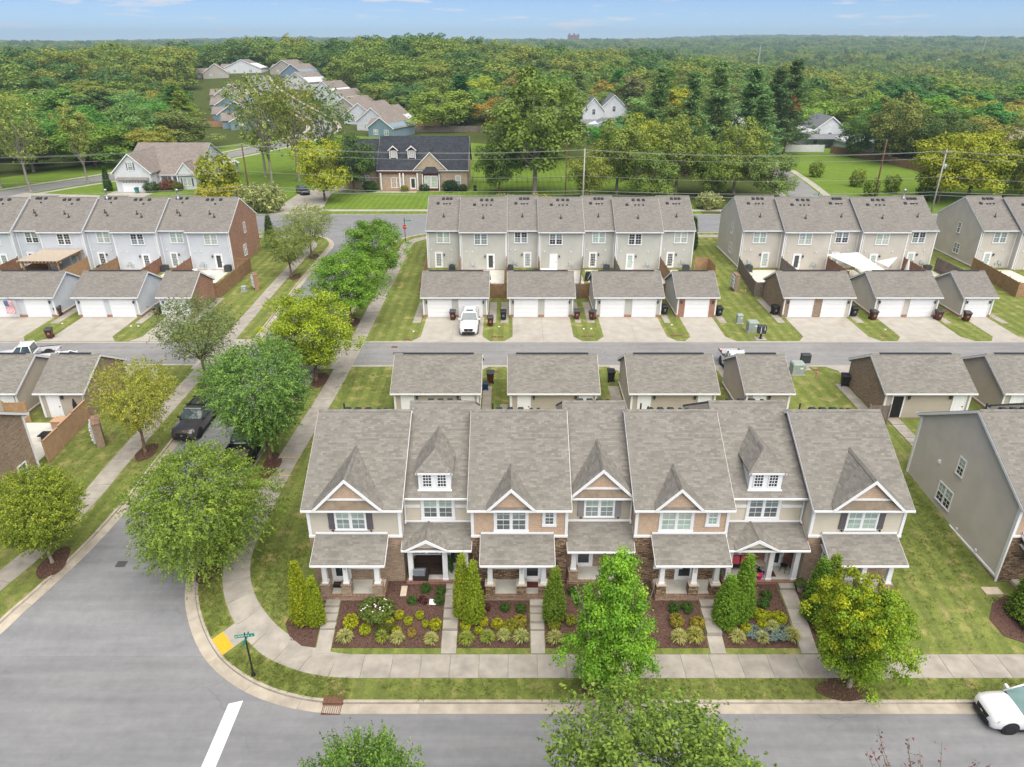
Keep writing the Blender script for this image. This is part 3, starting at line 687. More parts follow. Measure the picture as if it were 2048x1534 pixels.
def lamp(root, x, y, z, rz=0.):
    link('wall_lamp', cached('lamp', lambda: mesh('wall_lamp', MB().box(-.05, .05, -.06, 0, -.05, .12).box(-.07, .07, -.2, -.06, -.12, .1).box(-.09, .09, -.22, -.04, .1, .13), 'dark_metal')), root, (x, y, z), rz)
plain('shake_brown', (.235, .185, .135), .85, .2, 3)
plain('stone_cap', (.50, .42, .33), .8, .1)
PADZ = .95
def post(root, x, y, z0, z1, pier=None, pz=0.):
    if pier:
        p = part('pier', MB().box(x - .27, x + .27, y - .27, y + .27, pz, z0 - .07), pier, root)
        part('pier_cap', MB().box(x - .3, x + .3, y - .3, y + .3, z0 - .07, z0), 'stone_cap' if pier == 'stone' else pier, p)
    m = MB(); a, b = (.15, .115) if pier else (.15, .14)
    m.hexa([(x - a, y - a, z0), (x + a, y - a, z0), (x + a, y + a, z0), (x - a, y + a, z0)], [(x - b, y - b, z1), (x + b, y - b, z1), (x + b, y + b, z1), (x - b, y + b, z1)])
    m.box(x - b - .05, x + b + .05, y - b - .05, y + b + .05, z1 - .1, z1 + .004).box(x - a - .03, x + a + .03, y - a - .03, y + a + .03, z0, z0 + .1)
    part('porch_post', m, 'white', root)
def digits(root, x, y, z, txt):
    # house number down the post
    seg = {'1': 'bc', '2': 'abged', '3': 'abgcd', '4': 'fgbc', '5': 'afgcd', '7': 'abc', '8': 'abcdefg', '9': 'abcfg', '0': 'abcdef'}
    h, w_ = .075, .07
    for k, ch in enumerate(txt):
        m = MB()
        z0 = z - k * .21
        pos = {'a': (-w_, w_, 2 * h - .02, 2 * h), 'g': (-w_, w_, h - .01, h + .01), 'd': (-w_, w_, 0, .02), 'f': (-w_, -w_ + .022, h, 2 * h), 'b': (w_ - .022, w_, h, 2 * h), 'e': (-w_, -w_ + .022, 0, h), 'c': (w_ - .022, w_, 0, h)}
        for q in seg[ch]:
            a, b, c, d = pos[q]; m.box(x + a * .8, x + b * .8, y - .012, y, z0 + c, z0 + d)
        part('numeral', m, 'meter_grey', root)
def porch(root, x0, x1, yf, wall_y, pier, posts, doorx, doorkind, winx=None, base='brick_brown', lock='rowlock', roof_top=3.67, eave=2.86, rx=(.25, .25), floor=.35):
    fl = MB().box(x0 + .1, x1 - .1, yf + .2, wall_y - .02, -.1, floor)
    part('porch_floor', fl, 'porch_floor', root)
    part('porch_base', MB().box(x0, x1, yf, yf + .199, -.6, floor - .08).box(x0, x0 + .099, yf + .2, wall_y - .02, -.6, floor - .08).box(x1 - .099, x1, yf + .2, wall_y - .02, -.6, floor - .08), base, root)
    lk = MB().box(x0 - .02, x1 + .02, yf - .02, yf + .198, floor - .079, floor + .012).box(x1 - .098, x1 + .02, yf + .2, wall_y - .02, floor - .079, floor + .012)
    part('rowlock_edge', lk, lock, root)
    ye = yf - .32
    if posts is not None:
        for px in posts: post(root, px, yf + .3, (1.12 if pier else floor + .012), eave - .09, pier, -.6)
        part('porch_beam', MB().box(x0 + .12, x1 - .12, yf + .16, yf + .42, eave - .09, eave + .12), 'white', root)
    xa, xb = x0 - rx[0], x1 + rx[1]
    part('porch_roof', MB().prism([(xa, ye, eave), (xa, wall_y - .006, roof_top), (xa, wall_y - .006, roof_top - .09), (xa, ye, eave - .09)], (xb - xa, 0, 0)), 'shingle', root)
    part('gutter', MB().box(xa, xb, ye - .09, ye - .004, eave - .11, eave - .02), 'white', root)
    part('flashing', MB().box(xa + .02, xb - .02, wall_y - .05, wall_y - .004, roof_top + .004, roof_top + .13), 'white', root)
    for x in (xa - .023, xb + .003):
        part('rake_board', MB().prism([(x, ye, eave - .02), (x, wall_y - .006, roof_top - .02), (x, wall_y - .006, roof_top - .17), (x, ye, eave - .15)], (.02, 0, 0)), 'white', root)
    part('porch_ceiling', MB().prism([(xa + .05, ye + .06, eave - .1), (xa + .05, wall_y - .03, eave + .1), (xa + .05, wall_y - .03, eave + .06), (xa + .05, ye + .06, eave - .14)], (xb - xa - .1, 0, 0)), 'white', root)
    door(root, doorx, wall_y, floor, doorkind, .92, 2.05)
    if winx is not None: window(root, winx, wall_y, floor + .9, 1.5, 1.35, True, up='pane_grey', lo='pane_grey')
def steps(x0, x1, y_top, z_top, y_bot, z_bot, label, risers):
    """garden walk with steps; risers is a list of y positions where the walk drops"""
    t = thing('garden_steps', label, 'steps')
    ys_ = [y_top] + risers + [y_bot]; n = len(risers); zz = z_top
    for k in range(len(ys_) - 1):
        if k == n: part('slab', drape([(x0, ys_[k + 1]), (x1, ys_[k + 1]), (x1, ys_[k] - .01), (x0, ys_[k] - .01)], .165, skirt=.15), 'concrete_panel', t); break
        z = max(z_top if k == 0 else 0, g(ys_[k] - .1) + .17)
        part('step', MB().box(x0, x1, ys_[k + 1] + .008, ys_[k], g(ys_[k + 1]) - .2, z), 'concrete_panel', t)
    return t
# ------------------------------------------------------------------ front row
TR, ZE, ZR, DD = .4, 5.56, 8.82, 10.8
def proj_unit(x0, x1, label, lower, upper, gable, shut, doorx, mirror, win_pal, side=None, dpost=(0, 0, 0)):
    W_ = x1 - x0; t = thing('townhouse', label, 'house', (x0, 33.1, PADZ), group='front row of townhouses')
    s = shell(t, W_, DD, ZE, ZR, upper, rl=.2, rr=.2)
    part('veneer', MB().box(-.03, W_ + .03, -.06, -.004, -.8, 3.42), lower, t)
    for xa, xb in ((-.04, .13), (W_ - .13, W_ + .04)):
        part('corner_board', MB().box(xa, xb, -.05, .12, 3.55, ZE - .1), 'white', t)
    part('belt_board', MB().box(-.05, W_ + .05, -.09, -.004, 3.42, 3.55), 'white', t)
    cx = gable[0]
    if shut:
        window(t, cx, -.004, 3.98, 1.62, 1.4, True, up=win_pal[0], lo=win_pal[1])
        for sx in (-1, 1):
            xa = cx + sx * 1.09
            sh = part('shutter', MB().box(xa - .17, xa + .17, -.06, -.004, 3.98, 5.36).box(xa - .18, xa + .18, -.075, -.004, 4.15, 4.24).box(xa - .18, xa + .18, -.075, -.004, 5.1, 5.19), shut, t)
            part('shutter_dog', MB().box(xa - .02, xa + .08, -.1, -.06, 3.88, 3.95).box(xa + .05, xa + .08, -.1, -.06, 3.8, 3.9), 'black', sh)
    else:
        window(t, cx, -.004, 3.92, 1.66, 1.42, True, trim=.16, up=win_pal[0], lo=win_pal[1])
        part('window_head', MB().box(cx - .95, cx + .95, -.1, -.004, 5.5, 5.62), 'white', t)
        window(t, gable[3], -.004, 4.3, .5, .95, False, trim=.15, up=win_pal[0], lo=win_pal[1])
    front_gable(t, cx, gable[1], ZE, ZE + gable[2], s, TR, 'shake_tan', band=.62 if shut else None)
    porch(t, dpost[0], dpost[1], -1.5, -.06, 'stone' if lower == 'stone' else 'brick_brown', dpost[2], doorx, 'dark', winx=dpost[3])
    roof_vents(t, [('b', W_ * f, .35) for f in (.28, .40, .52)] + [('s', W_ * .64, .5), ('s', W_ * .72, .5), ('p', W_ * .2, 1.2)], ZE, ZR, DD, TR, True)
    # rear side
    window(t, W_ * .5, DD, 3.9, 1.62, 1.4, True, math.pi); door(t, W_ * .3, DD, .9, 'glass', rz=math.pi)
    return t
def rec_unit(x0, x1, label, style, win_pal):
    W_ = x1 - x0; t = thing('townhouse', label, 'house', (x0, 34.3, PADZ), group='front row of townhouses')
    s = shell(t, W_, DD, ZE, ZR, 'siding_cream' if style != 4 else 'siding_taupe', rl=.02, rr=.02, rakes='')
    low = 'brick_red' if style != 4 else 'brick_brown'
    part('veneer', MB().box(0, W_, -.06, -.004, -.8, 2.0 if style != 4 else 3.3), low, t)
    part('belt_board', MB().box(0, W_, -.09, -.004, 3.55, 3.68), 'white', t)
    cx = W_ * .5
    if style == 4:
        window(t, cx, -.004, 3.98, 1.62, 1.4, True, up=win_pal[0], lo=win_pal[1])
        for sx in (-1, 1):
            xa = cx + sx * 1.09
            sh = part('shutter', MB().box(xa - .17, xa + .17, -.06, -.004, 3.98, 5.36).box(xa - .18, xa + .18, -.075, -.004, 4.15, 4.24).box(xa - .18, xa + .18, -.075, -.004, 5.1, 5.19), 'shutter_grey', t)
            part('shutter_dog', MB().box(xa - .02, xa + .08, -.1, -.06, 3.88, 3.95), 'black', sh)
        front_gable(t, cx + .05, W_ / 2 - .06, ZE, ZE + 1.9, s, TR, 'shake_tan', band=.55)
        porch(t, .1, W_ - .1, -1.5, -.06, 'brick_brown', (.45, W_ - .45), W_ * .3, 'dark', winx=None, rx=(.08, .08))
    else:
        window(t, cx, -.004, 3.92, 1.66, 1.42, True, trim=.16, up=win_pal[0], lo=win_pal[1])
        part('belt_board', MB().box(.02, cx - 1.01, -.07, -.004, 4.62, 4.8).box(cx + 1.01, W_ - .02, -.07, -.004, 4.62, 4.8), 'white', t)
        # hipped dormer
        dz0, dz1 = ZE + .26, ZE + 1.46; yd = .05; hw = .93; dx = cx - .12
        d = part('dormer', MB().prism([(dx - hw, yd, dz0 - .15), (dx + hw, yd, dz0 - .15), (dx + hw, yd, dz1), (dx - hw, yd, dz1)], (0, 3.4, 0)), 'white', t)
        part('dormer_sill', MB().box(dx - hw - .06, dx + hw + .06, yd - .1, yd - .004, dz0 - .12, dz0), 'white', d)
        for sx in (-.42, .42):
            wd = link('window', cached('dwin', lambda: mesh('window', (lambda m: [m.box(-.29, .29, -.05, 0, -.06, 0), m.box(-.29, .29, -.05, 0, .8, .86), m.box(-.29, -.23, -.05, 0, 0, .8), m.box(.23, .29, -.05, 0, 0, .8)] + [m.box(x - .014, x + .014, -.04, 0, 0, .8) for x in (-.075, .075)] + [m.box(-.23, .23, -.039, 0, z - .014, z + .014) for z in (.2, .4, .6)] and m)(MB()), 'white')), d, (dx + sx, yd - .004, dz0 + .22))
            link('pane', cached('dpan', lambda: mesh('pane', MB().box(-.23, .23, -.015, -.004, 0, .8), 'pane_dark')), wd)
        e = .14; za = dz1 + .9; A = (dx - hw - e, yd - e, dz1); B = (dx + hw + e, yd - e, dz1); P_ = (dx, yd + 1.05, za)
        yh = -TR + (za - ZE) / s; Q = (dx, yh, za); yl = -TR + (dz1 - ZE) / s; A2 = (dx - hw - e, yl, dz1); B2 = (dx + hw + e, yl, dz1)
        for pts in ([A, B, P_], [B, B2, Q, P_], [A2, A, P_, Q]):
            part('dormer_roof', MB().prism(pts, (0, 0, -.09)), 'shingle', d)
        part('dormer_fascia', MB().box(A[0], B[0], yd - e - .03, yd - e - .004, dz1 - .13, dz1 - .01), 'white', d)
        part('dormer_cap', cap(cap(cap(MB(), P_, Q, .08, .13), A, P_, .07, .13), B, P_, .07, .13), 'shingle', d)
        # porch with its own small gable
        porch(t, .12, W_ - .12, -1.5, -.06, None, (.42, W_ * .60, W_ - .40), W_ * .74, 'dark', winx=W_ * .3, base='brick_red', lock='rowlock_red', rx=(.1, .1), roof_top=3.62, eave=2.95)
        sp = (3.62 - 2.95) / 1.76
        front_gable(t, W_ * .36, 1.28, 2.95, 3.68, sp, 1.82, 'siding_cream', y0=-1.9)
    roof_vents(t, [('b', W_ * f, .35) for f in (.3, .45, .6)] + [('s', W_ * .75, .5)], ZE, ZR, DD, TR, True)
    downspout(t, .12 if x0 < 0 else W_ - .12, -.06, 3.7, ZE - .1)
    window(t, W_ * .5, DD, 3.9, 1.62, 1.4, True, math.pi); door(t, W_ * .3, DD, .9, 'glass', rz=math.pi)
    return t
u1 = proj_unit(-11.6, -6.35, 'beige townhouse with dark shutters and brick porch at the left end of the front row', 'brick_brown', 'siding_beige', (2.42, 1.95, 2.02), 'shutter', 1.55, False, ('pane_blind', 'pane_mid'), dpost=(.6, 4.25, (.92, 2.12, 3.9), 3.0))
digits(u1, 2.12, -1.345, 2.55, '2081')
u2 = rec_unit(-6.35, -2.3, 'cream townhouse with white dormer and sofa porch, second in the front row', 2, ('pane_blind', 'pane_grey'))
u3 = proj_unit(-2.3, 3.15, 'tan shingled townhouse with stone porch piers directly behind the tall double cypress', 'stone', 'shake_tan', (2.25, 1.36, 1.42, 4.42), None, 3.5, True, ('pane_mid', 'pane_grey'), dpost=(.75, 4.45, (1.05, 2.85, 4.1), 1.9))
digits(u3, 2.85, -1.345, 2.5, '2085')
u4 = rec_unit(3.15, 7.05, 'taupe townhouse with light grey shutters in the middle of the front row behind the maple', 4, ('pane_blind', 'pane_mid'))
u5 = proj_unit(7.05, 12.3, 'tan shingled townhouse with stone porch piers right of the front maple', 'stone', 'shake_tan', (2.3, 1.36, 1.42, 4.35), None, 3.1, True, ('pane_pale', 'pane_blind'), dpost=(1.2, 4.95, (1.5, 3.35, 4.6), 2.1))
digits(u5, 3.35, -1.345, 2.5, '2089')
u6 = rec_unit(12.3, 17.05, 'cream townhouse with white dormer and red-cushioned porch, sixth in the front row', 6, ('pane_mid', 'pane_grey'))
u7 = proj_unit(17.05, 22.3, 'cream townhouse with dark shutters behind the yellow maple', 'brick_brown', 'siding_cream', (2.85, 2.0, 1.95), 'shutter', 3.2, False, ('pane_blind', 'pane_blind'), dpost=(.95, 4.75, (1.25, 2.95, 4.45), 1.8))
# next row to the right: end house with long side wall
def side_details(t, x, facing, ys_, wall, lowmat, D=DD, zt=.35, zlow=-.9):
    sg = 1 if facing > 0 else -1
    a, b = (x + .004, x + .07) if sg > 0 else (x - .07, x - .004)
    part('plinth', MB().box(a, b, 0, D, zlow, zt), lowmat, t)
    part('plinth_board', MB().box(a - (.02 if sg < 0 else 0), b + (.02 if sg > 0 else 0), 0, D, zt, zt + .12), 'white', t)
    for y in (0, D):
        part('corner_board', MB().box(a - .01, b + .01, y - .12 if y else -.08, y + .05 if y else .12, zt + .12, ZE - .05), 'white', t)
    for (y, z, w_, h, tw) in ys_:
        window(t, x + sg * .004, y, z, w_, h, tw, R(90) * sg, trim=.06, up='pane_blind', lo='pane_dark')
u8 = proj_unit(28.75, 34.2, 'end townhouse with a long plain beige side wall beside the green lawn at right', 'stone', 'siding_sand', (2.25, 1.36, 1.42, 4.42), None, 2.6, True, ('pane_mid', 'pane_grey'), dpost=(.75, 4.45, (1.05, 2.85, 4.1), 3.6))
part('shake_panel', MB().box(.13, 5.3, -.03, -.004, 3.55, ZE - .1), 'shake_tan', u8)
side_details(u8, 0, -1, [(6.3, 1.25, 1.5, 1.3, True), (5.6, 4.0, .62, 1.15, False)], None, 'brick_brown', zt=.42)
part('side_vent', MB().box(-.12, -.004, 7.6, 7.8, 3.6, 3.8).box(-.15, -.075, 2.0, 2.14, .7, .86).box(-.15, -.075, 4.1, 4.22, .75, .9), 'white', u8)
part('downspout', MB().box(-.1, -.005, -.12, -.04, .2, ZE).box(-.45, -.1, -.12, -.04, .0, .1), 'white', u8)
u9 = rec_unit(34.2, 38.0, 'recessed townhouse just past the right edge of the front row', 6, ('pane_mid', 'pane_grey'))
# brown brick house at the left edge
u0 = proj_unit(-39.9, -34.3, 'brown brick house at the left edge with white trimmed windows and a fenced patio', 'brick_brown', 'brick_brown', (2.4, 1.9, 1.9), 'shutter', 1.4, False, ('pane_mid', 'pane_grey'), dpost=(.75, 4.4, (1.05, 2.3, 4.1), 3.2))
for (y, z) in ((9.25, .95), (5.9, 1.1), (2.6, 1.1)):
    window(u0, 5.6 + .004, y, z, .8, 1.5, False, R(90), trim=.07, up='pane_grey' if y > 7 else 'pane_blind', lo='pane_dark' if y > 7 else 'pane_mid')
part('downspout', MB().box(5.61, 5.7, DD - .1, DD, .7, ZE).box(5.7, 6.6, DD - .1, DD, .85, .95), 'white', u0)
# ------------------------------------------------------------------ rear rows seen from behind
ZE2, ZR2 = 5.35, 8.75
def back_unit(x0, x1, near, label, wall, group, pal, doork, roof='shingle_rear', rakes='lr', vents=None, dleft=True, flue=False, wpos=.55):
    W_ = x1 - x0; y = 92.95 if near else 93.85
    t = thing('townhouse', label, 'house', (x0, y, 2.3), group=group)
    shell(t, W_, DD, ZE2, ZR2, wall, roof, ov=.4, rl=.1 if near else .02, rr=.1 if near else .02, rakes=rakes, zlow=-.3)
    window(t, W_ * wpos, -.004, 3.62, 1.62, 1.38, True, up=pal[0], lo=pal[1])
    dx = W_ * (.34 if dleft else .66); ex = W_ * (.72 if dleft else .26)
    door(t, dx, -.004, .2, doork, .86, 2.05)
    part('foundation', MB().box(0.004, W_ - .004, -.06, -.004, -.3, .18), 'brick_red', t)
    lamp(t, dx + (.75 if dleft else -.75), -.004, 2.0)
    m = MB().box(ex - .18, ex + .18, -.14, -.004, .75, 1.25).box(ex + .28, ex + .46, -.12, -.004, .55, .95).box(ex + .1, ex + .14, -.06, -.004, .2, .75).box(ex - .5, ex - .3, -.1, -.004, .6, .85)
    part('meter', m, 'meter_grey', t)
    part('wall_vent', MB().box(ex - .05, ex + .1, -.08, -.004, 2.55, 2.7).box(W_ * .12, W_ * .12 + .13, -.07, -.004, 2.6, 2.75), 'white', t)
    xs_ = (.07,) if near else (W_ - .07,)
    for xx in (.06, W_ - .06):
        part('corner_board', MB().box(xx - .07, xx + .07, -.05, .1 if near else .004, .2, ZE2 - .12), 'white', t)
    downspout(t, .25 if x0 > -30 else W_ - .25, -.02, .2, ZE2 - .1)
    v = vents or ([('b', W_ * f, .55) for f in (.45, .57, .68)] + [('b', W_ * .3, 1.35)] + [('s', W_ * f, 1.4) for f in (.48, .56, .66)] + [('p', W_ * .5, 3.6)])
    roof_vents(t, v, ZE2, ZR2, DD, .4)
    if flue:
        part('flue', MB().lathe([(.22, -.3), (.22, .1), (.1, .25), (.1, 1.0), (.2, 1.02), (.2, 1.2), (.05, 1.28)], 12, (W_ * .3, DD / 2 - .5, ZR2 - .25)), 'metal', t, smooth=True)
    window(t, W_ * .5, DD, 3.6, 1.62, 1.38, True, math.pi)
    return t
ordn = ['first', 'second', 'third', 'fourth', 'fifth', 'sixth', 'seventh', 'eighth']
PAL = [('pane_blind', 'pane_pale'), ('pane_mid', 'pane_mid'), ('pane_dark', 'pane_mid'), ('pane_mid', 'pane_dark'), ('pane_blind', 'pane_blind'), ('pane_dark', 'pane_dark'), ('pane_pale', 'pane_pale')]
MID = [(-11.4, -6.9, 0), (-6.9, -.75, 1), (-.75, 3.55, 0), (3.55, 9.45, 1), (9.45, 13.7, 0), (13.7, 19.8, 1), (19.8, 24.3, 0)]
DK = ['glass', 'dark', 'glass', 'panel', 'glass', 'glass', 'glass']
for i, (a, b, nr) in enumerate(MID):
    back_unit(a, b, nr, f'greige townhouse seen from behind, {ordn[i]} from the left in the middle row', 'siding_greige', 'middle row seen from behind', PAL[i], DK[i], dleft=i in (0, 3, 4, 5, 6), wpos=(.5, .45, .45, .38, .5, .42, .6)[i])
RGT = [(30.6, 35.95, 0), (35.95, 42.15, 1), (42.15, 46.2, 0), (46.2, 52.3, 1), (52.3, 56.5, 0)]
rr_ = []
for i, (a, b, nr) in enumerate(RGT):
    rr_.append(back_unit(a, b, nr, f'sand coloured townhouse seen from behind, {ordn[i]} from the left in the right-hand row', 'siding_sand', 'right-hand row seen from behind', PAL[(i * 3 + 4) % 7], ['glass', 'dark', 'glass', 'glass', 'glass'][i], dleft=(i != 0), flue=(i == 4), wpos=.45))
def end_wall(t, x, facing, D, brick=None, wins=(), plinth='brick_brown'):
    sg = 1 if facing > 0 else -1
    if brick:
        s = (ZR2 - ZE2) / (DD / 2 + .4); zw = ZE2 + s * .4 - .14
        a = x + .004 if sg > 0 else x - .07
        part('end_wall', MB().prism([(a, 0, -.3), (a, DD, -.3), (a, DD, zw), (a, DD / 2, ZR2 - .17), (a, 0, zw)], (.066, 0, 0)), brick, t)
        off = .074
    else:
        a, b = (x + .004, x + .07) if sg > 0 else (x - .07, x - .004)
        part('plinth', MB().box(a, b, 0, DD, -.4, .3), plinth, t); part('plinth_board', MB().box(a, b, 0, DD, .3, .4), 'white', t); off = .004
    for (y, z, w_, h, tw) in wins: window(t, x + sg * off, y, z, w_, h, tw, R(90) * sg, trim=.06, up='pane_grey', lo='pane_dark')
end_wall(rr_[0], 0, -1, DD, None, [(4.6, 3.8, .6, 1.35, False), (4.2, 1.2, 1.2, 1.3, True)])
ru = back_unit(62.4, 67.2, 0, 'sand townhouse with plain side wall at the right edge, nearest of its row', 'siding_sand', 'far right row seen from behind', PAL[1], 'glass', dleft=True)
end_wall(ru, 0, -1, DD, None, [(5.0, 3.8, .6, 1.35, False), (4.4, 1.1, 1.2, 1.3, True)])
back_unit(67.2, 73.3, 1, 'sand townhouse cut by the right edge of the picture, roof only in view', 'siding_sand', 'far right row seen from behind', PAL[2], 'glass')
LFT = [(-71.6, -66.0, 1), (-66.0, -62.35, 0), (-62.35, -56.6, 1), (-56.6, -52.7, 0), (-52.7, -46.9, 1), (-46.9, -42.9, 0), (-42.9, -37.3, 1)]
ll = []
for i, (a, b, nr) in enumerate(LFT):
    v = [('b', (b - a) * f, .5) for f in (.28, .4, .6)] + [('s', (b - a) * .5, 1.2), ('p', (b - a) * .45, 2.9), ('p', (b - a) * .58, 3.4)]
    ll.append(back_unit(a, b, nr, f'pale blue townhouse seen from behind, {ordn[6 - i]} from the brick gable end of the left row', 'siding_blue', 'left row seen from behind', PAL[(i * 2 + 1) % 7], ['glass', 'glass', 'glass', 'glass', 'glass', 'glass', 'dark'][i], vents=v, dleft=(i % 2 == 1), flue=i in (3, 5), wpos=.55))
ll[6]['label'] = 'pale blue townhouse with red brick gable end on the side street'
end_wall(ll[6], 5.6, 1, DD, 'brick_red', [(5.6, 3.9, .6, 1.35, False), (4.6, .95, 1.0, 1.45, True)])
# ------------------------------------------------------------------ garages
def garage(x0, x1, y0, facing, label, wall, group, front=None, side=None, sidex=1, seed=0, doors=2, roof='shingle', D=6.4, opened=None, eave=2.42, ridge=4.35):
    W_ = x1 - x0; z = g(y0 + 3) + .12; t = thing('garage', label, 'garage', (x0, y0, z), group=group)
    s = shell(t, W_, D, eave, ridge, wall, roof, ov=.35, rl=.22, rr=.22, zlow=-.4)
    part('ridge_vent', MB().box(.5, W_ - .5, D / 2 - .12, D / 2 + .12, ridge + .04, ridge + .075), 'vent', t)
    yd = 0 if facing < 0 else D; rz = 0 if facing < 0 else math.pi; sg = -1 if facing < 0 else 1
    yv = (-.06, -.004) if facing < 0 else (D + .004, D + .06)
    if front: part('front_veneer', MB().box(-.01, W_ * (.62 if W_ > 5 else 1) + .01, yv[0], yv[1], -.4, eave - .12), front, t)
    off = -.064 if front else -.004
    n = doors; dw = 2.5
    cxs = [W_ / 2] if n == 1 else [W_ * .26, W_ * .74]
    def dm():
        m = MB()
        m.box(-dw / 2 - .1, -dw / 2, -.05, 0, 0, 2.1).box(dw / 2, dw / 2 + .1, -.05, 0, 0, 2.1).box(-dw / 2, dw / 2, -.05, 0, 2.0, 2.1)
        return mesh('garage_door', m, 'white')
    def pm():
        m = MB().box(-dw / 2, dw / 2, -.02, -.002, .008, .492)
        for k in range(4): m.box(-dw / 2 + .1 + k * .59, -dw / 2 + .6 + k * .59, -.028, -.02, .08, .42)
        return mesh('door_panel', m, 'white_door')
    for cx in cxs:
        d = link('garage_door', cached('gd', dm), t, (cx, yd + (off if facing < 0 else -off), 0), rz)
        for k in range(4): link('door_panel', cached('gp', pm), d, (0, 0, k * .5))
        # brick stubs between doors
    segs = [0.] + sum([[c - dw / 2 - .1, c + dw / 2 + .1] for c in cxs], []) + [W_]
    for a, b in zip(segs[::2], segs[1::2]):
        if not front: part('brick_plinth', MB().box(a + .01, b - .01, yv[0] - .02, yv[1] + .02, -.4, .28), 'brick_red' if wall != 'siding_taupe' else 'brick_brown', t)
    for xx in (.08, W_ - .08):
        part('corner_board', MB().box(xx - .07, xx + .07, (yv[0] if facing < 0 else yv[1] - .05) - .01, (yv[0] + .05 if facing < 0 else yv[1]) + .01, .28, eave - .12), 'white', t)
        lamp(t, xx + (.35 if xx < 1 else -.35), yd + (off if facing < 0 else -off), 1.75, rz)
    # far / near walk door side
    yb = D if facing < 0 else 0; rzb = math.pi if facing < 0 else 0
    if facing > 0:
        for i, cx in enumerate([W_ * .16, W_ * .87] if n == 2 else [W_ * .3]):
            if opened == i:
                part('doorway', MB().box(cx - .42, cx + .42, -.012, -.004, .02, 2.0), 'black', t)
                part('door_frame', MB().box(cx - .52, cx - .42, -.05, -.004, 0, 2.1).box(cx + .42, cx + .52, -.05, -.004, 0, 2.1).box(cx - .42, cx + .42, -.05, -.004, 2.0, 2.1), 'white', t)
            else: door(t, cx, -.004, .05, 'panel')
            lamp(t, cx + (.8 if i == 0 else -.8), -.004, 1.9)
        part('plinth', MB().box(0.002, W_ - .002, -.05, -.004, -.4, .05), 'brick_brown', t)
        for xx in (.08, W_ - .08): part('corner_board', MB().box(xx - .08, xx + .08, -.05, -.004, .06, eave - .12), 'white', t)
    if side:
        x = W_ if sidex > 0 else 0; zw = eave + s * .35 - .14; a = x + .004 if sidex > 0 else x - .07
        part('side_veneer', MB().prism([(a, 0, -.4), (a, D, -.4), (a, D, zw), (a, D / 2, ridge - .17), (a, 0, zw)], (.066, 0, 0)), side, t)
    else:
        for x in (0, W_):
            a = x - .05 if x == 0 else x + .004
            part('plinth', MB().box(a, a + .046, 0, D, -.4, .2), 'brick_red', t); part('plinth_board', MB().box(a, a + .046, 0, D, .2, .3), 'white', t)
    return t
NL = [('double garage with the white SUV parked in front', 'siding_greige', None, None, 2), ('double garage behind clean white doors, second in the rear middle block', 'siding_greige', None, None, 2), ('double garage with a stained driveway, third in the rear middle block', 'siding_greige', None, None, 2), ('single garage with red brick front by the utility boxes', 'siding_greige', 'brick_red', None, 1),
      ('double garage with brown brick side and half brick front', 'siding_sand', 'brick_brown', 'brick_brown', 2), ('sand double garage second from the right in the rear right block', 'siding_sand', None, None, 2), ('sand single garage at the right of the rear block', 'siding_sand', None, None, 1)]
for (a, b), (lab, wl, fr, sd, n) in zip(NG, NL):
    garage(a, b, 75.0, -1, lab, wl, 'garages along the far side of the alley', fr, sd, -1, doors=n, roof='shingle_rear')
SL = ['nearest garage to the side street, behind the left end of the front row', 'second garage behind the front row with a black bin at its right', 'third garage behind the front row left of the black bin', 'small single garage behind the front row beside the green box', 'brown brick sided garage with an open back door', 'beige sided garage cut by the right edge behind the front row']
for i, ((a, b), lab) in enumerate(zip(SG, SL)):
    garage(a, b, 51.6, 1, lab, 'siding_taupe', 'garages along the near side of the alley', None, 'brick_brown' if i == 4 else None, -1, doors=1 if i == 3 else 2, opened=0 if i == 4 else None)
for (a, b), lab, sd, n in zip(LG, ['pale blue double garage with a flag hung between its doors', 'pale blue double garage in the middle of the left alley', 'pale blue single garage with a red brick side'], [None, None, 'brick_red'], (2, 2, 1)):
    garage(a, b, 75.0, -1, lab, 'siding_blue', 'garages on the left alley', None, sd, 1, doors=n, roof='shingle_rear')
for (a, b), lab, sd, n in zip(LS, ['beige double garage at the left edge with vehicles behind', 'garage with brown brick side next to the fenced patio'], [None, 'brick_brown'], (2, 1)):
    garage(a, b, 51.6, 1, lab, 'siding_taupe', 'garages on the left alley', None, sd, 1, doors=n)
# ------------------------------------------------------------------ plants
def leaf_mesh(name, c, nrm, size, aspect, mat, tone, rng, axis=None):
    n = len(c); nrm = nrm / np.linalg.norm(nrm, axis=1, keepdims=True)
    r = rng.normal(size=(n, 3)) if axis is None else axis
    a = r - (r * nrm).sum(1, keepdims=True) * nrm; a /= np.linalg.norm(a, axis=1, keepdims=True) + 1e-9
    b = np.cross(nrm, a); s = size[:, None]
    v = np.stack([c - a * s * .5, c + b * s * aspect * .5 + nrm * s * .1 - a * s * .06, c + a * s * .5, c - b * s * aspect * .5 + nrm * s * .1 - a * s * .06], 1).reshape(-1, 3)
    me = bpy.data.meshes.new(name)
    me.vertices.add(4 * n); me.vertices.foreach_set('co', v.astype(np.float32).ravel())
    me.loops.add(4 * n); me.loops.foreach_set('vertex_index', np.arange(4 * n, dtype=np.int32))
    me.polygons.add(n); me.polygons.foreach_set('loop_start', np.arange(0, 4 * n, 4, dtype=np.int32))
    me.update(calc_edges=True)
    at = me.attributes.new('tone', 'FLOAT', 'POINT'); at.data.foreach_set('value', np.repeat(tone, 4).astype(np.float32))
    me.materials.append(MT[mat]); return me
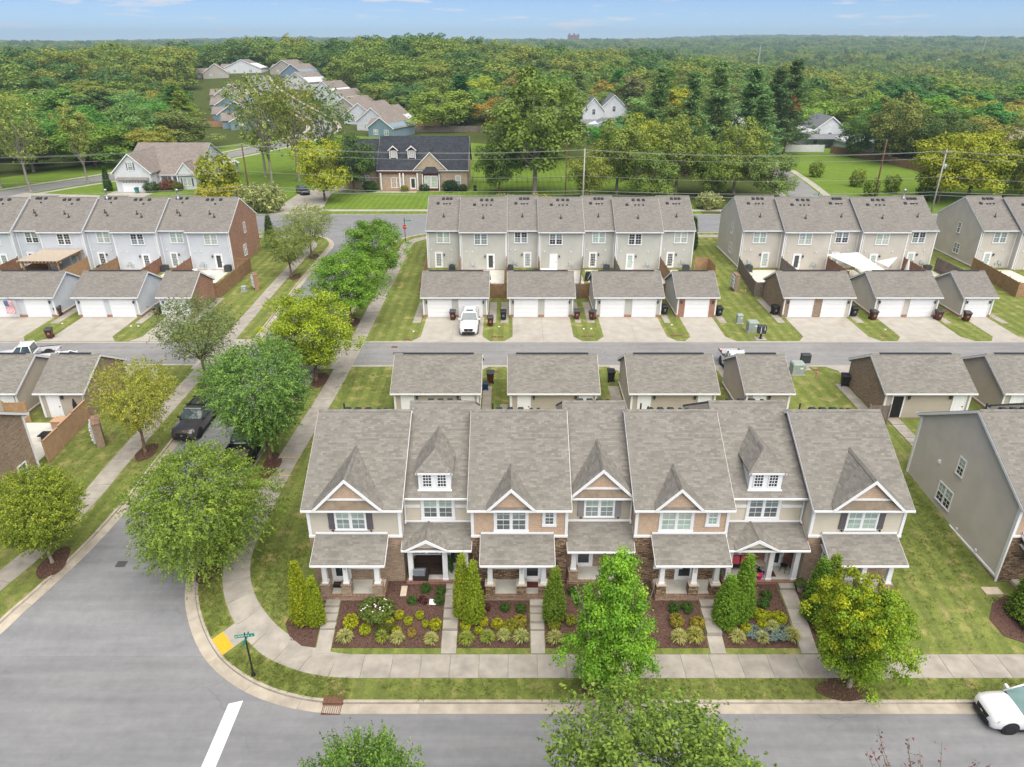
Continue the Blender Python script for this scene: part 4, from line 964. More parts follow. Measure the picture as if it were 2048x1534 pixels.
PROF = {'oval': lambda h: np.sqrt(np.clip(1 - ((h - .42) / .58) ** 2, 0, 1)) * np.where(h < .42, np.sqrt(np.clip(1 - ((h - .42) / .52) ** 2, 0, 1)), 1),
        'ball': lambda h: np.sqrt(np.clip(1 - ((h - .5) / .52) ** 2, 0, 1)),
        'vase': lambda h: np.sqrt(np.clip(1 - ((h - .56) / .47) ** 2, 0, 1)) * (.55 + .45 * np.clip(h * 1.6, 0, 1)),
        'spread': lambda h: np.sqrt(np.clip(1 - ((h - .38) / .64) ** 2, 0, 1)),
        'column': lambda h: np.clip(1.02 - h, 0, 1) ** .62 * np.clip(h * 4 + .7, 0, 1),
        'cone': lambda h: np.clip(1.04 - h, 0, 1) ** .72 * np.clip(h * 7 + .55, 0, 1),
        'maple': lambda h: np.clip(1.03 - h, 0, 1) ** .62 * np.clip(h * 3.2 + .35, 0, 1)}
def crown_mesh(name, seed, H_, R_, ntw, per, ls, prof='oval', twig=.8, droop=.15, lump=.3, nl=26, aspect=.6, mat='leaf', inner=.55, up=.6, spread=.22, thin=0.):
    rng = np.random.default_rng(seed)
    h = rng.random(ntw * 3); keep = rng.random(ntw * 3) < PROF[prof](h) ** .8 + .02; h = h[keep][:ntw]; n = len(h)
    az = rng.random(n) * 2 * np.pi
    # lobes: limbs push the outline out, gaps between them pull it in
    la = rng.random(nl) * 2 * np.pi; lh = rng.random(nl); lw = rng.uniform(.28, .6, nl); lv = rng.uniform(-.7, 1, nl)
    d = np.abs(((az[:, None] - la[None] + np.pi) % (2 * np.pi)) - np.pi)
    bumps = (lv[None] * np.exp(-(d / lw[None]) ** 2 - ((h[:, None] - lh[None]) / .13) ** 2)).sum(1)
    rad = R_ * PROF[prof](h) * (1 + lump * np.clip(bumps, -1, 1.1))
    rf = 1 - rng.random(n) ** 1.7 * inner
    if thin: 
        k = rng.random(n) > thin * (bumps < 0); h, az, rad, rf, bumps = h[k], az[k], rad[k], rf[k], bumps[k]; n = len(h)
    o = np.stack([np.cos(az), np.sin(az), np.zeros(n)], 1)
    c = o * (rad * rf)[:, None]; c[:, 2] = h * H_ + lump * .12 * H_ * np.clip(bumps, -.5, .8) * (h > .3)
    dirv = o * .8 + rng.normal(size=(n, 3)) * .35; dirv[:, 2] += (h - .35) * .9 - droop
    dirv /= np.linalg.norm(dirv, axis=1, keepdims=True)
    tw = twig * rng.uniform(.5, 1.3, n)
    s = rng.random((n, per)); P_ = c[:, None] + dirv[:, None] * (s * tw[:, None])[..., None]
    P_ = P_ + rng.normal(size=(n, per, 3)) * spread * (1.1 - s)[..., None]
    P_[..., 2] -= droop * (s * tw[:, None]) ** 2 * .8
    ctr = np.array([0, 0, H_ * .45]); outv = P_ - ctr; outv /= np.linalg.norm(outv, axis=2, keepdims=True) + 1e-9
    nr = outv * .55 + np.array([0, 0, up]) + rng.normal(size=P_.shape) * .55
    tone = np.clip(rng.normal(.45, .16, (n, 1)) + rng.normal(0, .17, (n, per)), 0, 1)
    m = n * per
    return leaf_mesh(name, P_.reshape(m, 3), nr.reshape(m, 3), ls * rng.uniform(.6, 1.35, m), aspect, mat, tone.reshape(m), rng)
def clump_mesh(name, seed, H_, R_, K, per, ls, prof='oval', rc=(.22, .36), aspect=.75, mat='leaf', rin=(.45, .92), flat=.8, irreg=.25, up=.4, loose=.12, upb=.45, nz=.36):
    rng = np.random.default_rng(seed)
    h = rng.random(K * 6); h = h[rng.random(K * 6) < PROF[prof](h) ** 1.2 + .03][:K]; K = len(h); h = np.clip(h, .05, .97)
    az = np.arange(K) * 2.39996 + rng.normal(0, .35, K); o = np.stack([np.cos(az), np.sin(az), 0 * az], 1)
    rad = R_ * PROF[prof](h) * (1 + rng.normal(0, irreg, K)) * rng.uniform(rin[0], rin[1], K)
    c = o * rad[:, None]; c[:, 2] = h * H_
    rk = R_ * rng.uniform(rc[0], rc[1], K) * (.65 + .35 * PROF[prof](h))
    n = K * per; k = np.repeat(np.arange(K), per)
    d = rng.normal(size=(n, 3)); d /= np.linalg.norm(d, axis=1, keepdims=True)
    d = d + o[k] * .35 + np.array([0, 0, upb]); d /= np.linalg.norm(d, axis=1, keepdims=True)
    rr = rk[k] * (1 - np.abs(rng.normal(0, .2, n))) + rng.normal(0, loose, n) * rk[k]
    P_ = c[k] + d * rr[:, None] * np.array([1, 1, flat])
    nr = d * .75 + np.array([0, 0, up]) + rng.normal(size=(n, 3)) * nz
    tone = np.clip(rng.normal(.47, .13, K)[k] + rng.normal(0, .17, n), 0, 1)
    return leaf_mesh(name, P_, nr, ls * rng.uniform(.6, 1.3, n), aspect, mat, tone, rng)
def mkc(key, seed, th, H_, R_, tr, K, per, ls, prof, bark='bark', nlimb=7, **k):
    proto(key, wood_mesh(seed, H_, R_, th, tr, nlimb, bark), (clump_mesh('crown', seed, H_, R_, K, per, ls, prof, **k), th))
def wood_mesh(seed, H_, R_, th, tr, nlimb=7, bark='bark', prof='oval', multi=0):
    rg = random.Random(seed); m = MB()
    def bent(p0, p1, r0, r1, k=3, amp=.12):
        p0, p1 = Vector(p0), Vector(p1); L_ = (p1 - p0).length; q = p0
        for i in range(1, k + 1):
            n_ = p0.lerp(p1, i / k) + (Vector((rg.uniform(-1, 1), rg.uniform(-1, 1), rg.uniform(-.5, .5))) * amp * L_ / k if i < k else Vector())
            m.tube(q, n_, r0 + (r1 - r0) * (i - 1) / k, r0 + (r1 - r0) * i / k, 7, False); q = n_
    m.tube((0, 0, -.25), (0, 0, .35), tr * 1.5, tr * 1.05, 8)
    bent((0, 0, .3), (rg.uniform(-.1, .1), rg.uniform(-.1, .1), th), tr * 1.05, tr * .85, 2, .05)
    bent((0, 0, th), (rg.uniform(-.3, .3) * R_ * .3, rg.uniform(-.3, .3) * R_ * .3, th + H_ * .75), tr * .8, tr * .15, 4, .15)
    for k in range(nlimb):
        a = 2 * math.pi * (k + rg.random() * .6) / nlimb; f = rg.uniform(.35, .8); zz = th + H_ * rg.uniform(.25, .72); st = th * rg.uniform(.85, 1.0) + H_ * .12 * rg.random()
        e = (math.cos(a) * R_ * f, math.sin(a) * R_ * f, zz); bent((0, 0, st), e, tr * .5, tr * .12, 3, .25)
        for j in range(2):
            a2 = a + rg.uniform(-.7, .7); b = (e[0] * .6, e[1] * .6, st + (zz - st) * .6)
            bent(b, (math.cos(a2) * R_ * min(f + .15, .9), math.sin(a2) * R_ * min(f + .15, .9), zz + rg.uniform(-.1, .15) * H_), tr * .22, tr * .07, 2, .2)
    return mesh('trunk', m, bark, False, True)
protos = {}
def proto(key, wood, crown):
    protos[key] = (wood, crown)
def tree(key, x, y, z, label, color, s=1., sz=None, rz=None, group=None, name='tree', cat='tree'):
    t = thing(name, label, cat, (x, y, z), rnd.random() * 6.28 if rz is None else rz, group)
    t.scale = (s, s, s if sz is None else sz)
    wd, (cm, ch) = protos[key]
    if wd: link('trunk', wd, t)
    link('crown', cm, t, (0, 0, ch), color=(color[0] * 1.45, color[1] * 1.42, color[2] * 1.6))
    return t
def mk(key, seed, th, H_, R_, tr, ntw, per, ls, prof, bark='bark', nlimb=7, **k):
    proto(key, wood_mesh(seed, H_, R_, th, tr, nlimb, bark), (crown_mesh('crown', seed, H_, R_, ntw, per, ls, prof, **k), th))
# near street trees
mk('elm_a', 11, 2.2, 6.3, 3.7, .16, 2300, 28, .145, 'spread', twig=1.15, droop=.16, lump=.42, spread=.13, aspect=.55, inner=.7, nl=46)
mk('elm_b', 12, 1.6, 7.6, 3.7, .16, 2200, 26, .155, 'vase', twig=1.1, droop=.14, lump=.42, spread=.13, aspect=.55, inner=.7, nl=46)
mk('elm_thin', 13, 2.0, 5.4, 2.9, .13, 1000, 20, .15, 'vase', twig=1.05, droop=.15, lump=.36, spread=.15, aspect=.5, inner=.8, thin=.4, nlimb=9)
mkc('oak_a', 14, 1.7, 6.3, 3.2, .15, 230, 140, .15, 'ball', rc=(.13, .24), irreg=.22, loose=.24, rin=(.35, 1.0))
mkc('maple_a', 15, .9, 8.3, 2.7, .15, 270, 140, .135, 'maple', 'bark_grey', rc=(.13, .24), irreg=.25, aspect=.9, loose=.28, rin=(.3, 1.02))
mkc('maple_b', 16, 1.5, 6.2, 2.75, .17, 260, 140, .14, 'oval', 'bark_grey', rc=(.13, .24), irreg=.24, aspect=.9, loose=.26, rin=(.35, 1.02))
mk('ash_a', 17, 1.5, 6.4, 3.3, .14, 2300, 24, .14, 'vase', 'bark_grey', twig=1.0, droop=-.05, lump=.45, spread=.14, aspect=.6, inner=.75, nl=40)
def twiggy(seed, th, H_, R_, tr, ntw, ls):
    rg = random.Random(seed); m = MB(); P_ = []; D_ = []
    m.tube((0, 0, -.2), (0, 0, th), tr, tr * .8, 8)
    for k in range(ntw):
        a = rg.random() * 6.28; f = math.sqrt(rg.random()); hz = th + H_ * (.35 + .65 * rg.random() * (1 - .35 * f)); e = Vector((math.cos(a) * R_ * f, math.sin(a) * R_ * f, hz)); s = Vector((e.x * .12, e.y * .12, th + (hz - th) * rg.uniform(.0, .3))); q = s; r0 = tr * .32
        for i in range(1, 6):
            t_ = i / 5; p = s.lerp(e, t_) + Vector((rg.uniform(-1, 1), rg.uniform(-1, 1), rg.uniform(-.4, .6))) * .09; p.z += .25 * math.sin(t_ * 3.1); m.tube(q, p, r0 * (1 - (i - 1) / 6), r0 * (1 - i / 6), 5, False)
            if i > 1:
                for j in range(7):
                    u = q.lerp(p, rg.random()) + Vector((rg.gauss(0, .06), rg.gauss(0, .06), rg.gauss(0, .05))); P_.append(tuple(u)); D_.append((rg.gauss(0, .7), rg.gauss(0, .7), 1))
            q = p
    rng = np.random.default_rng(seed); P_ = np.array(P_); n = len(P_)
    proto('plum', mesh('trunk', m, 'bark', False, True), (leaf_mesh('crown', P_, np.array(D_), ls * rng.uniform(.6, 1.3, n), .6, 'leaf', rng.random(n), rng), 0.))
twiggy(18, 1.2, 4.7, 2.5, .09, 70, .11)
ST = 'street trees along the side street'
tree('elm_a', -18.35, 34.4, g(34.2) + .12, 'large spreading green street tree at the rounded corner kerb', (.140, .220, .028), .85, .90, group=ST)
tree('elm_b', -18.1, 45.6, g(45.6) + .12, 'tall feathery green street tree beside the parked black truck', (.135, .215, .040), .92, .93, group=ST)
tree('oak_a', -17.9, 58.8, g(58.8) + .12, 'bright yellow-green street tree at the mouth of the alley', (.21, .275, .018), 1.14, 1.02, group=ST)
tree('oak_a', -17.6, 73.4, g(73.4) + .12, 'fresh green street tree just beyond the alley', (.135, .235, .022), 1.12, .98, group=ST)
tree('oak_a', -17.1, 87.0, g(87) + .12, 'green street tree nearest the stop sign', (.115, .215, .024), 1.12, 1.0, group=ST)
tree('elm_thin', -27.8, 58.4, g(58.3) + .12, 'thin dull green street tree in front of the brick sided garage', (.135, .175, .055), 1.05, 1.02, group=ST)
tree('elm_thin', -27.8, 46.4, g(46.4) + .12, 'yellowing street tree beside the parked grey pickup', (.23, .265, .035), .86, .95, group=ST)
tree('ash_a', -28.2, 34.6, g(34.6) + .12, 'yellow-green street tree at the left edge near the brick house', (.17, .225, .022), .70, .76, group=ST)
tree('elm_thin', -28.9, 90, g(90) + .12, 'small green street tree by the brick meter wall', (.15, .195, .04), .98, .84, group=ST)
tree('elm_thin', -28.6, 99.5, g(99.5) + .12, 'small olive street tree near the corner of the wide street', (.19, .225, .045), 1.05, .95, group=ST)
tree('maple_a', 4.9, 26.05, .12, 'bright green maple on the front verge with a pointed crown', (.150, .265, .018), .82, .95, group='maples on the front verge')
mb_ = tree('maple_b', 17.35, 26.3, .12, 'maple turning yellow on the front verge at right', (.135, .225, .012), .74, .82, 1.0, group='maples on the front verge')
yc = link('crown', clump_mesh('crown', 19, 4.6, 2.3, 110, 110, .14, 'ball', rc=(.13, .24), irreg=.24, aspect=.9, loose=.26, rin=(.5, 1.02)), mb_, (.0, .9, 3.4), color=(.25, .33, .012)); tag(yc, 'yellow upper part of the crown')
# trees across the near street, only tops in view
tree('ash_a', 5.3, 16.2, .12, 'wide green tree top at the bottom edge in front of the street', (.115, .200, .030), 1.15, 1.0, 1.0, group='trees on the near verge')
tree('ash_a', -5.1, 15.9, .12, 'small green tree top at the bottom edge near the corner', (.125, .215, .033), .62, 1.04, 2.2, group='trees on the near verge')
tree('ash_a', -8.3, 14.9, .12, 'tip of a green tree just showing at the bottom edge', (.15, .21, .035), .5, .86, 4.0, group='trees on the near verge')
tree('plum', 14.9, 15.8, .12, 'thin red-leaved tree with sparse twigs at the bottom right', (.135, .062, .05), 1.2, 1.42, 1.2, group='trees on the near verge')
# arborvitae: upright cones
proto('arb', wood_mesh(31, 3.4, .3, .15, .07, 3), (crown_mesh('crown', 31, 4.0, .55, 1900, 14, .085, 'column', twig=.22, droop=-.35, lump=.22, spread=.04, aspect=.45, inner=.4, up=.9, nl=70), .05))
AG = 'arborvitae in the front beds'
for i, (x, y, s, sz, lab, c) in enumerate([(-11.75, 30.3, .92, 1.0, 'taller of the two golden arborvitae at the corner bed', (.215, .26, .012)), (-10.95, 30.15, .80, .78, 'shorter of the two golden arborvitae beside the first steps', (.205, .25, .012)),
        (-2.75, 30.6, .85, 1.04, 'left spire of the double arborvitae before the stone porch', (.19, .25, .014)), (-2.15, 30.35, .92, .98, 'right spire of the double arborvitae before the stone porch', (.185, .245, .014)),
        (2.35, 30.4, .95, .86, 'dark green arborvitae left of the front maple', (.115, .20, .018)), (11.95, 30.25, 1.12, .78, 'low broad arborvitae beside the sixth house walk', (.115, .205, .016)), (12.85, 30.5, 1.05, 1.04, 'tall arborvitae in the bed before the red cushioned porch', (.125, .215, .016)),
        (16.95, 30.55, 1.05, .98, 'dark arborvitae left of the yellow maple', (.12, .195, .018)), (17.75, 30.9, 1.0, .95, 'arborvitae partly hidden behind the yellow maple', (.14, .20, .018)), (28.7, 30.6, 1.15, .8, 'dark arborvitae at the right edge by the end house', (.11, .19, .02))]):
    tree('arb', x, y, g(y) + .13, lab, c, s, sz, group=AG, name='arborvitae', cat='shrub')
for x, y, lab in [(-35.9, 104.6, 'dark columnar conifer behind the brick gable end'), (26.6, 103.6, 'dark columnar conifer beside the right-hand row'), (-83.0, 149.2, 'tall narrow conifer by the white house garage')]:
    tree('arb', x, y, g(y) + .13, lab, (.06, .115, .02), 1.3, 1.15, group='narrow conifers by the houses', name='arborvitae', cat='shrub')
# low shrubs and grasses
def shrub_mesh(key, seed, r, n, per, ls, mat='leaf', **k):
    return cached(key, lambda: crown_mesh('foliage', seed, r * 1.5, r, n, per, ls, 'ball', twig=r * .3, droop=0, lump=.18, spread=r * .12, mat=mat, inner=.5, **k))
def grass_mesh(key, seed, r, n, hgt):
    def f():
        rng = np.random.default_rng(seed); az = rng.random(n) * 2 * np.pi; el = rng.uniform(.25, 1.25, n)
        d = np.stack([np.cos(az) * np.cos(el), np.sin(az) * np.cos(el), np.sin(el)], 1)
        P_ = []; N_ = []; A_ = []; S_ = []; T_ = []
        tone = rng.random(n)
        for k in range(3):
            q = d * (r * (k + .5) / 2.4)[..., None] if False else d * (r * (k + .5) / 2.4)
            q[:, 2] = d[:, 2] * hgt * (k + .5) / 2.2 - (k * .09 * r) * (k > 0) * (1.2 - el) 
            P_.append(q); ax = d.copy(); ax[:, 2] -= .35 * k; A_.append(ax); N_.append(np.cross(ax, np.stack([-np.sin(az), np.cos(az), 0 * az], 1))); S_.append(np.full(n, r * .62)); T_.append(tone)
        return leaf_mesh('foliage', np.concatenate(P_), np.concatenate(N_), np.concatenate(S_), .13, 'blade', np.concatenate(T_), rng, np.concatenate(A_))
    return cached(key, f)
def shrub(kind, x, y, label, color, s=1., group=None, name='shrub', dz=.15, squash=1.):
    me = {'gold': lambda: shrub_mesh('gold', 41, .30, 260, 9, .07), 'green': lambda: shrub_mesh('green', 42, .27, 200, 8, .07), 'red': lambda: shrub_mesh('redsh', 43, .25, 60, 6, .08), 'grass': lambda: grass_mesh('gr', 44, .38, 190, .42), 'flower': lambda: shrub_mesh('flow', 45, .7, 420, 9, .10), 'big': lambda: shrub_mesh('bigs', 46, .8, 500, 9, .12), 'blue': lambda: shrub_mesh('blue', 47, .4, 260, 8, .07)}[kind]()
    o = link(name, me, None, (x, y, g(y) + dz - (.05 if kind != 'grass' else 0)), rnd.random() * 6.28, color=color); o.scale = (s, s, s * squash * (1 if kind != 'blue' else .5))
    return tag(o, label, 'grass' if kind == 'grass' else 'shrub', group)
GOLD = (.34, .36, .014); GRN = (.06, .13, .02); STRAW = (.38, .40, .13); GRS = (.25, .31, .05)
B1 = 'plants in the bed before the first two houses'; B2 = 'plants in the bed before the stone porch house'; B3 = 'plants in the beds around the front maple'; B4 = 'plants in the bed before the red cushioned porch'
def SH(lst, bedname, grp):
    from collections import Counter
    for kind, x, y, c, s, extra in lst:
        kd = {'gold': 'round golden shrub', 'green': 'small dark green shrub', 'red': 'small dark red shrub', 'grass': 'clump of striped ornamental grass', 'blue': 'low blue-grey ground plant'}[kind]
        shrub(kind, x, y, f'{kd} {extra} {bedname}', c, s, grp, 'shrub' if kind != 'grass' else 'ornamental_grass')
SH([('gold', -9.0, 30.05, GOLD, 1.25, 'largest and leftmost of'), ('gold', -6.85, 30.1, GOLD, .85, 'behind the white flowers in'), ('gold', -8.15, 29.65, GOLD, .95, 'below the white flowers in'), ('gold', -6.35, 30.55, GOLD, .8, 'at the back left of'), ('gold', -5.2, 30.55, GOLD, .72, 'at the back right of'), ('gold', -5.8, 30.2, GOLD, .75, 'in the middle of'), ('gold', -4.85, 30.05, GOLD, .6, 'smallest near the walk in'), ('gold', -4.25, 29.95, GOLD, 1.0, 'nearest the second walk in'), ('gold', -6.4, 29.6, GOLD, .78, 'just behind the grasses in'), ('gold', -5.55, 29.5, (.33, .24, .05), .75, 'with orange tint in'),
    ('green', -5.05, 32.35, GRN, 1.0, 'by the porch in the upper left of'), ('green', -4.15, 32.2, GRN, .9, 'by the steps at the top of'), ('green', -5.75, 31.5, GRN, .9, 'left of the red one in'), ('green', -4.2, 31.5, GRN, 1.0, 'right of the paper sign in'), ('red', -5.1, 31.5, (.07, .014, .018), 1.0, 'in'),
    ('grass', -9.2, 29.25, STRAW, 1.15, 'beside the first steps in'), ('grass', -7.15, 29.25, GRS, 1.0, 'left of the pair in'), ('grass', -6.3, 29.2, STRAW, 1.0, 'right of the pair in'), ('grass', -4.45, 29.15, STRAW, 1.0, 'next to the second walk in')], 'the first front bed', B1)
SH([('gold', -2.6, 29.85, GOLD, .9, 'beside the walk in'), ('gold', -1.6, 30.15, GOLD, .82, 'second from left in'), ('gold', -1.85, 29.65, GOLD, .7, 'smallest, in'), ('gold', -.82, 30.0, GOLD, .95, 'in the middle of'), ('gold', -.1, 29.85, (.26, .25, .025), 1.1, 'left half of the joined pair in'), ('gold', .45, 30.1, (.28, .27, .03), 1.15, 'right half of the joined pair in'),
    ('grass', -2.5, 29.15, GRS, 1.1, 'leftmost in'), ('grass', -1.35, 29.25, GRS, 1.05, 'second from left in'), ('grass', -.45, 29.35, STRAW, 1.0, 'third from left in'), ('grass', .5, 29.25, STRAW, 1.15, 'rightmost in'), ('green', -.4, 31.0, GRN, .9, 'left of two in'), ('green', .5, 30.95, GRN, .95, 'right of two in'), ('red', -1.45, 31.0, (.07, .014, .018), .95, 'in')], 'the stone porch bed', B2)
SH([('gold', 2.35, 29.95, (.25, .27, .025), 1.0, 'below the dark arborvitae in'), ('grass', 2.35, 29.2, STRAW, 1.1, 'left of the maple in'), ('green', 3.55, 32.15, GRN, 1.0, 'nearer the porch in'), ('green', 3.85, 31.4, GRN, .9, 'nearer the maple in'), ('gold', 3.3, 30.2, (.24, .27, .025), .9, 'half hidden by the maple in')], 'the bed left of the maple', B3)
SH([('green', 9.2, 30.95, GRN, 1.05, 'left of two in'), ('green', 9.95, 30.95, GRN, 1.1, 'right of two in'), ('gold', 9.2, 30.15, (.27, .26, .03), 1.15, 'left of two in'), ('gold', 10.35, 30.0, (.29, .27, .03), 1.15, 'right of two in'), ('grass', 9.2, 29.25, STRAW, 1.15, 'left of two in'), ('grass', 10.05, 29.3, (.30, .32, .07), 1.3, 'right of two in')], 'the bed right of the maple', B3)
SH([('green', 14.75, 31.85, GRN, 1.05, 'nearer the red brick porch in'), ('green', 14.4, 31.25, GRN, 1.05, 'in the middle of'), ('gold', 13.95, 30.5, GOLD, 1.1, 'largest at the back of'), ('gold', 14.5, 30.55, GOLD, .7, 'small at the back of'), ('gold', 15.0, 30.3, GOLD, 1.15, 'right by the walk in'), ('gold', 13.95, 29.95, GOLD, .85, 'behind the blue plants in'), ('gold', 13.0, 29.75, GOLD, .9, 'below the tall arborvitae in'), ('gold', 12.05, 29.8, (.20, .25, .02), 1.05, 'below the broad arborvitae in'),
    ('grass', 12.4, 29.25, STRAW, 1.1, 'leftmost in'), ('grass', 14.5, 29.85, STRAW, .95, 'behind the blue plants in'), ('grass', 13.75, 29.2, STRAW, 1.0, 'before the blue plants in'), ('grass', 15.4, 29.35, (.38, .37, .10), 1.15, 'rightmost in'),
    ('blue', 13.4, 29.6, (.20, .27, .24), 1.1, 'left patch of'), ('blue', 14.2, 29.45, (.20, .27, .24), 1.2, 'middle patch of'), ('blue', 14.95, 29.55, (.20, .27, .24), 1.2, 'right patch of')], 'the red cushioned porch bed', B4)
SH([('gold', 17.15, 29.85, (.22, .26, .025), 1.2, 'left of the yellow maple in'), ('grass', 17.4, 29.2, STRAW, 1.0, 'left of the yellow maple in'), ('blue', 20.6, 30.0, (.3, .34, .30), 1.1, 'right of the yellow maple in'), ('green', 21.3, 31.6, (.3, .17, .03), .8, 'with brown tips in')], 'the last front bed', B4)
fl = shrub('flower', -7.7, 30.75, 'large rose bush with white flowers in the first front bed', (.115, .18, .03), 1.2, B1, squash=.5)
rngf = np.random.default_rng(5); nf = 26; azf = rngf.random(nf) * 6.28; rf_ = np.sqrt(rngf.random(nf)) * .7
pf = np.stack([np.cos(azf) * rf_, np.sin(azf) * rf_, .62 + .42 * np.sqrt(1 - (rf_ / .75) ** 2)], 1)
plain('petal', (.72, .72, .66), .7, .08)
fm = MB()
for p in pf.tolist():
    fm.lathe([(.012, -.02), (.042, .0), (.03, .025)], 6, p)
fo = part('blossom', fm, 'petal', fl, uv=False); fo['kind'] = 'stuff'
shrub('flower', -7.0, 30.0, 'dark olive shrub below the white rose bush', (.095, .115, .02), .7, B1, squash=.55)
shrub('flower', -7.2, 29.45, 'dark green rose bush beside the grasses in the first front bed', (.08, .13, .03), .5, B1, squash=.7)
shrub('big', 29.0, 29.7, 'leafy green shrub at the right edge below the end house porch', (.13, .20, .03), .7)
# ------------------------------------------------------------------ houses across the wide street
def simple_house(x, y, w_, d, he, hr, wall, roof, label, rz=0., z=2.52, wins=(), gable=None, group=None, ov=.45):
    t = thing('house', label, 'house', (x, y, z), rz, group)
    s = shell(t, w_, d, he, hr, wall, roof, ov=ov, rl=.3, rr=.3, caps=False, zlow=-.6)
    for (wx, wz, ww, wh, tw) in wins:
        window(t, wx, -.004, wz, ww, wh, tw, up='pane_pale', lo='pane_mid', trim=.1)
    if gable: front_gable(t, gable[0], gable[1], he, he + gable[2], s, ov, gable[3], roof=roof)
    return t
wh = simple_house(-80.4, 151, 15.0, 19.6, 3.0, 8.1, 'siding_white', 'shingle_tan', 'large white house with tan roof and attached garage across the wide street', gable=(13.1, 2.0, 2.4, 'siding_white'))
# garage wing with tall front gable
gw = MB().prism([(-.1, -3, -.4), (7.2, -3, -.4), (7.2, -3, 3.95), (3.55, -3, 7.35), (-.1, -3, 3.95)], (0, 11, 0)); part('garage_wing', gw, 'siding_white', wh)
for sg in (-1, 1):
    x0, x1 = 3.55, 3.55 + sg * 4.1
    part('roof_slope', MB().prism([(x0, -3.4, 7.55), (x1, -3.4, 3.72), (x1, -3.4, 3.6), (x0, -3.4, 7.43)], (0, 12.2, 0)), 'shingle_tan', wh)
    part('rake_board', MB().prism([(x0, -3.45, 7.58), (x1, -3.45, 3.75), (x1, -3.45, 3.5), (x0, -3.45, 7.33)], (0, .04, 0)), 'white', wh)
part('pent_roof', MB().prism([(.3, -3.7, 2.5), (.3, -3.004, 2.9), (.3, -3.004, 2.8), (.3, -3.7, 2.4)], (6.5, 0, 0)), 'shingle_tan', wh)
gd = part('garage_door', MB().box(1.1, 6.1, -3.04, -3.004, 0, 2.2), 'white_door', wh)
for k in range(8): part('door_light', MB().box(1.3 + k * .6, 1.7 + k * .6, -3.055, -3.042, 1.85, 2.05), 'pane_dark', gd)
window(wh, 3.5, -3.004, 4.3, .95, 1.5, False, up='pane_pale', lo='pane_mid')
for xa in (2.72, 4.0): part('shutter', MB().box(xa, xa + .3, -3.05, -3.004, 4.3, 5.8), 'shutter', wh)
window(wh, 13.1, -.004, .7, 1.7, 1.5, True, up='pane_pale', lo='pane_pale')
for xa in (11.85, 14.05): part('shutter', MB().box(xa, xa + .32, -.05, -.004, .6, 2.2), 'shutter', wh)
for k in range(3): part('porch_screen', MB().box(8.0 + k * 1.2, 9.1 + k * 1.2, -.02, -.004, .3, 2.6), 'pane_grey', wh)
for xp in (7.8, 10.2, 11.3): part('porch_post', MB().box(xp - .12, xp + .12, -.3, -.03, -.1, 2.8), 'white', wh)
for yy in (5.5, 11): window(wh, 15.004, yy, .8, 1.4, 1.5, True, R(90), up='pane_mid', lo='pane_grey')
part('bay', MB().box(15.0, 17.2, 13, 19, -.3, 2.6).prism([(15, 12.7, 2.6), (17.5, 12.7, 2.6), (15, 12.7, 3.9)], (0, 6.6, 0)), 'siding_white', wh)
bh = simple_house(-27.4, 150.2, 18.2, 13.6, 4.0, 9.9, 'brick_tan', 'shingle_dark', 'tan brick house with dark roof, two small dormers and maroon bay', wins=[(16.3, .9, .9, 1.9, False), (3.6, .5, 2.1, 1.9, True)], gable=(10.7, 3.6, 3.6, 'brick_tan'))
part('porch_recess', MB().box(1.0, 8.0, -.03, -.004, .0, 3.2), 'brick_tan', bh)
part('fascia', MB().box(.2, 8.2, -.5, -.3, 3.45, 3.8), 'maroon', bh)
for xp in (.5, 4.4, 5.1, 8.0): part('porch_post', MB().box(xp - .13, xp + .13, -.55, -.3, -.2, 3.45), 'white', bh)
part('porch_step', MB().box(.3, 8.2, -1.0, -.02, -.3, .15), 'brick_red', bh)
door(bh, 7.0, -.034, .2, 'dark', 1.0, 2.2)
bay = part('bay', MB().box(9.2, 12.4, -.9, -.02, -.2, 3.5), 'maroon', bh)
part('bay_roof', MB().hexa([(8.9, -1.2, 3.5), (12.7, -1.2, 3.5), (12.7, -.0, 3.5), (8.9, -.0, 3.5)], [(9.9, -.3, 4.7), (11.7, -.3, 4.7), (11.7, 0, 4.7), (9.9, 0, 4.7)]), 'shingle_dark', bay)
window(bh, 10.1, -.905, .6, 1.15, 2.3, False, up='pane_pale', lo='pane_pale'); window(bh, 11.5, -.905, .6, 1.15, 2.3, False, up='pane_pale', lo='pane_pale')
for xp in (9.1, 12.5): part('bay_post', MB().box(xp - .1, xp + .1, -1.0, -.9, -.1, 3.5), 'white', bh)
s_ = (9.9 - 4.0) / (6.8 + .45)
for cx in (3.0, 6.75):
    yd = 2.0; zb = 4.0 + s_ * (yd + .45)
    d_ = part('dormer', MB().prism([(cx - .8, yd, zb - .3), (cx + .8, yd, zb - .3), (cx + .8, yd, zb + 1.7), (cx, yd, zb + 2.4), (cx - .8, yd, zb + 1.7)], (0, 2.6, 0)), 'maroon', bh)
    for sg in (-1, 1):
        part('dormer_roof', MB().prism([(cx, yd - .25, zb + 2.55), (cx + sg * 1.05, yd - .25, zb + 1.65), (cx + sg * 1.05, yd - .25, zb + 1.53), (cx, yd - .25, zb + 2.43)], (0, 3.1, 0)), 'shingle_dark', d_)
        part('barge_board', MB().prism([(cx, yd - .29, zb + 2.58), (cx + sg * 1.08, yd - .29, zb + 1.66), (cx + sg * 1.08, yd - .29, zb + 1.46), (cx, yd - .29, zb + 2.3)], (0, .035, 0)), 'white', d_)
        part('dormer_trim', MB().box(cx + sg * .72 - .1, cx + sg * .72 + .1, yd - .05, yd - .004, zb - .1, zb + 1.65), 'white', d_)
    window(bh, cx, yd - .01, zb + .25, .85, 1.25, False, trim=.06, up='pane_pale', lo='pane_pale')
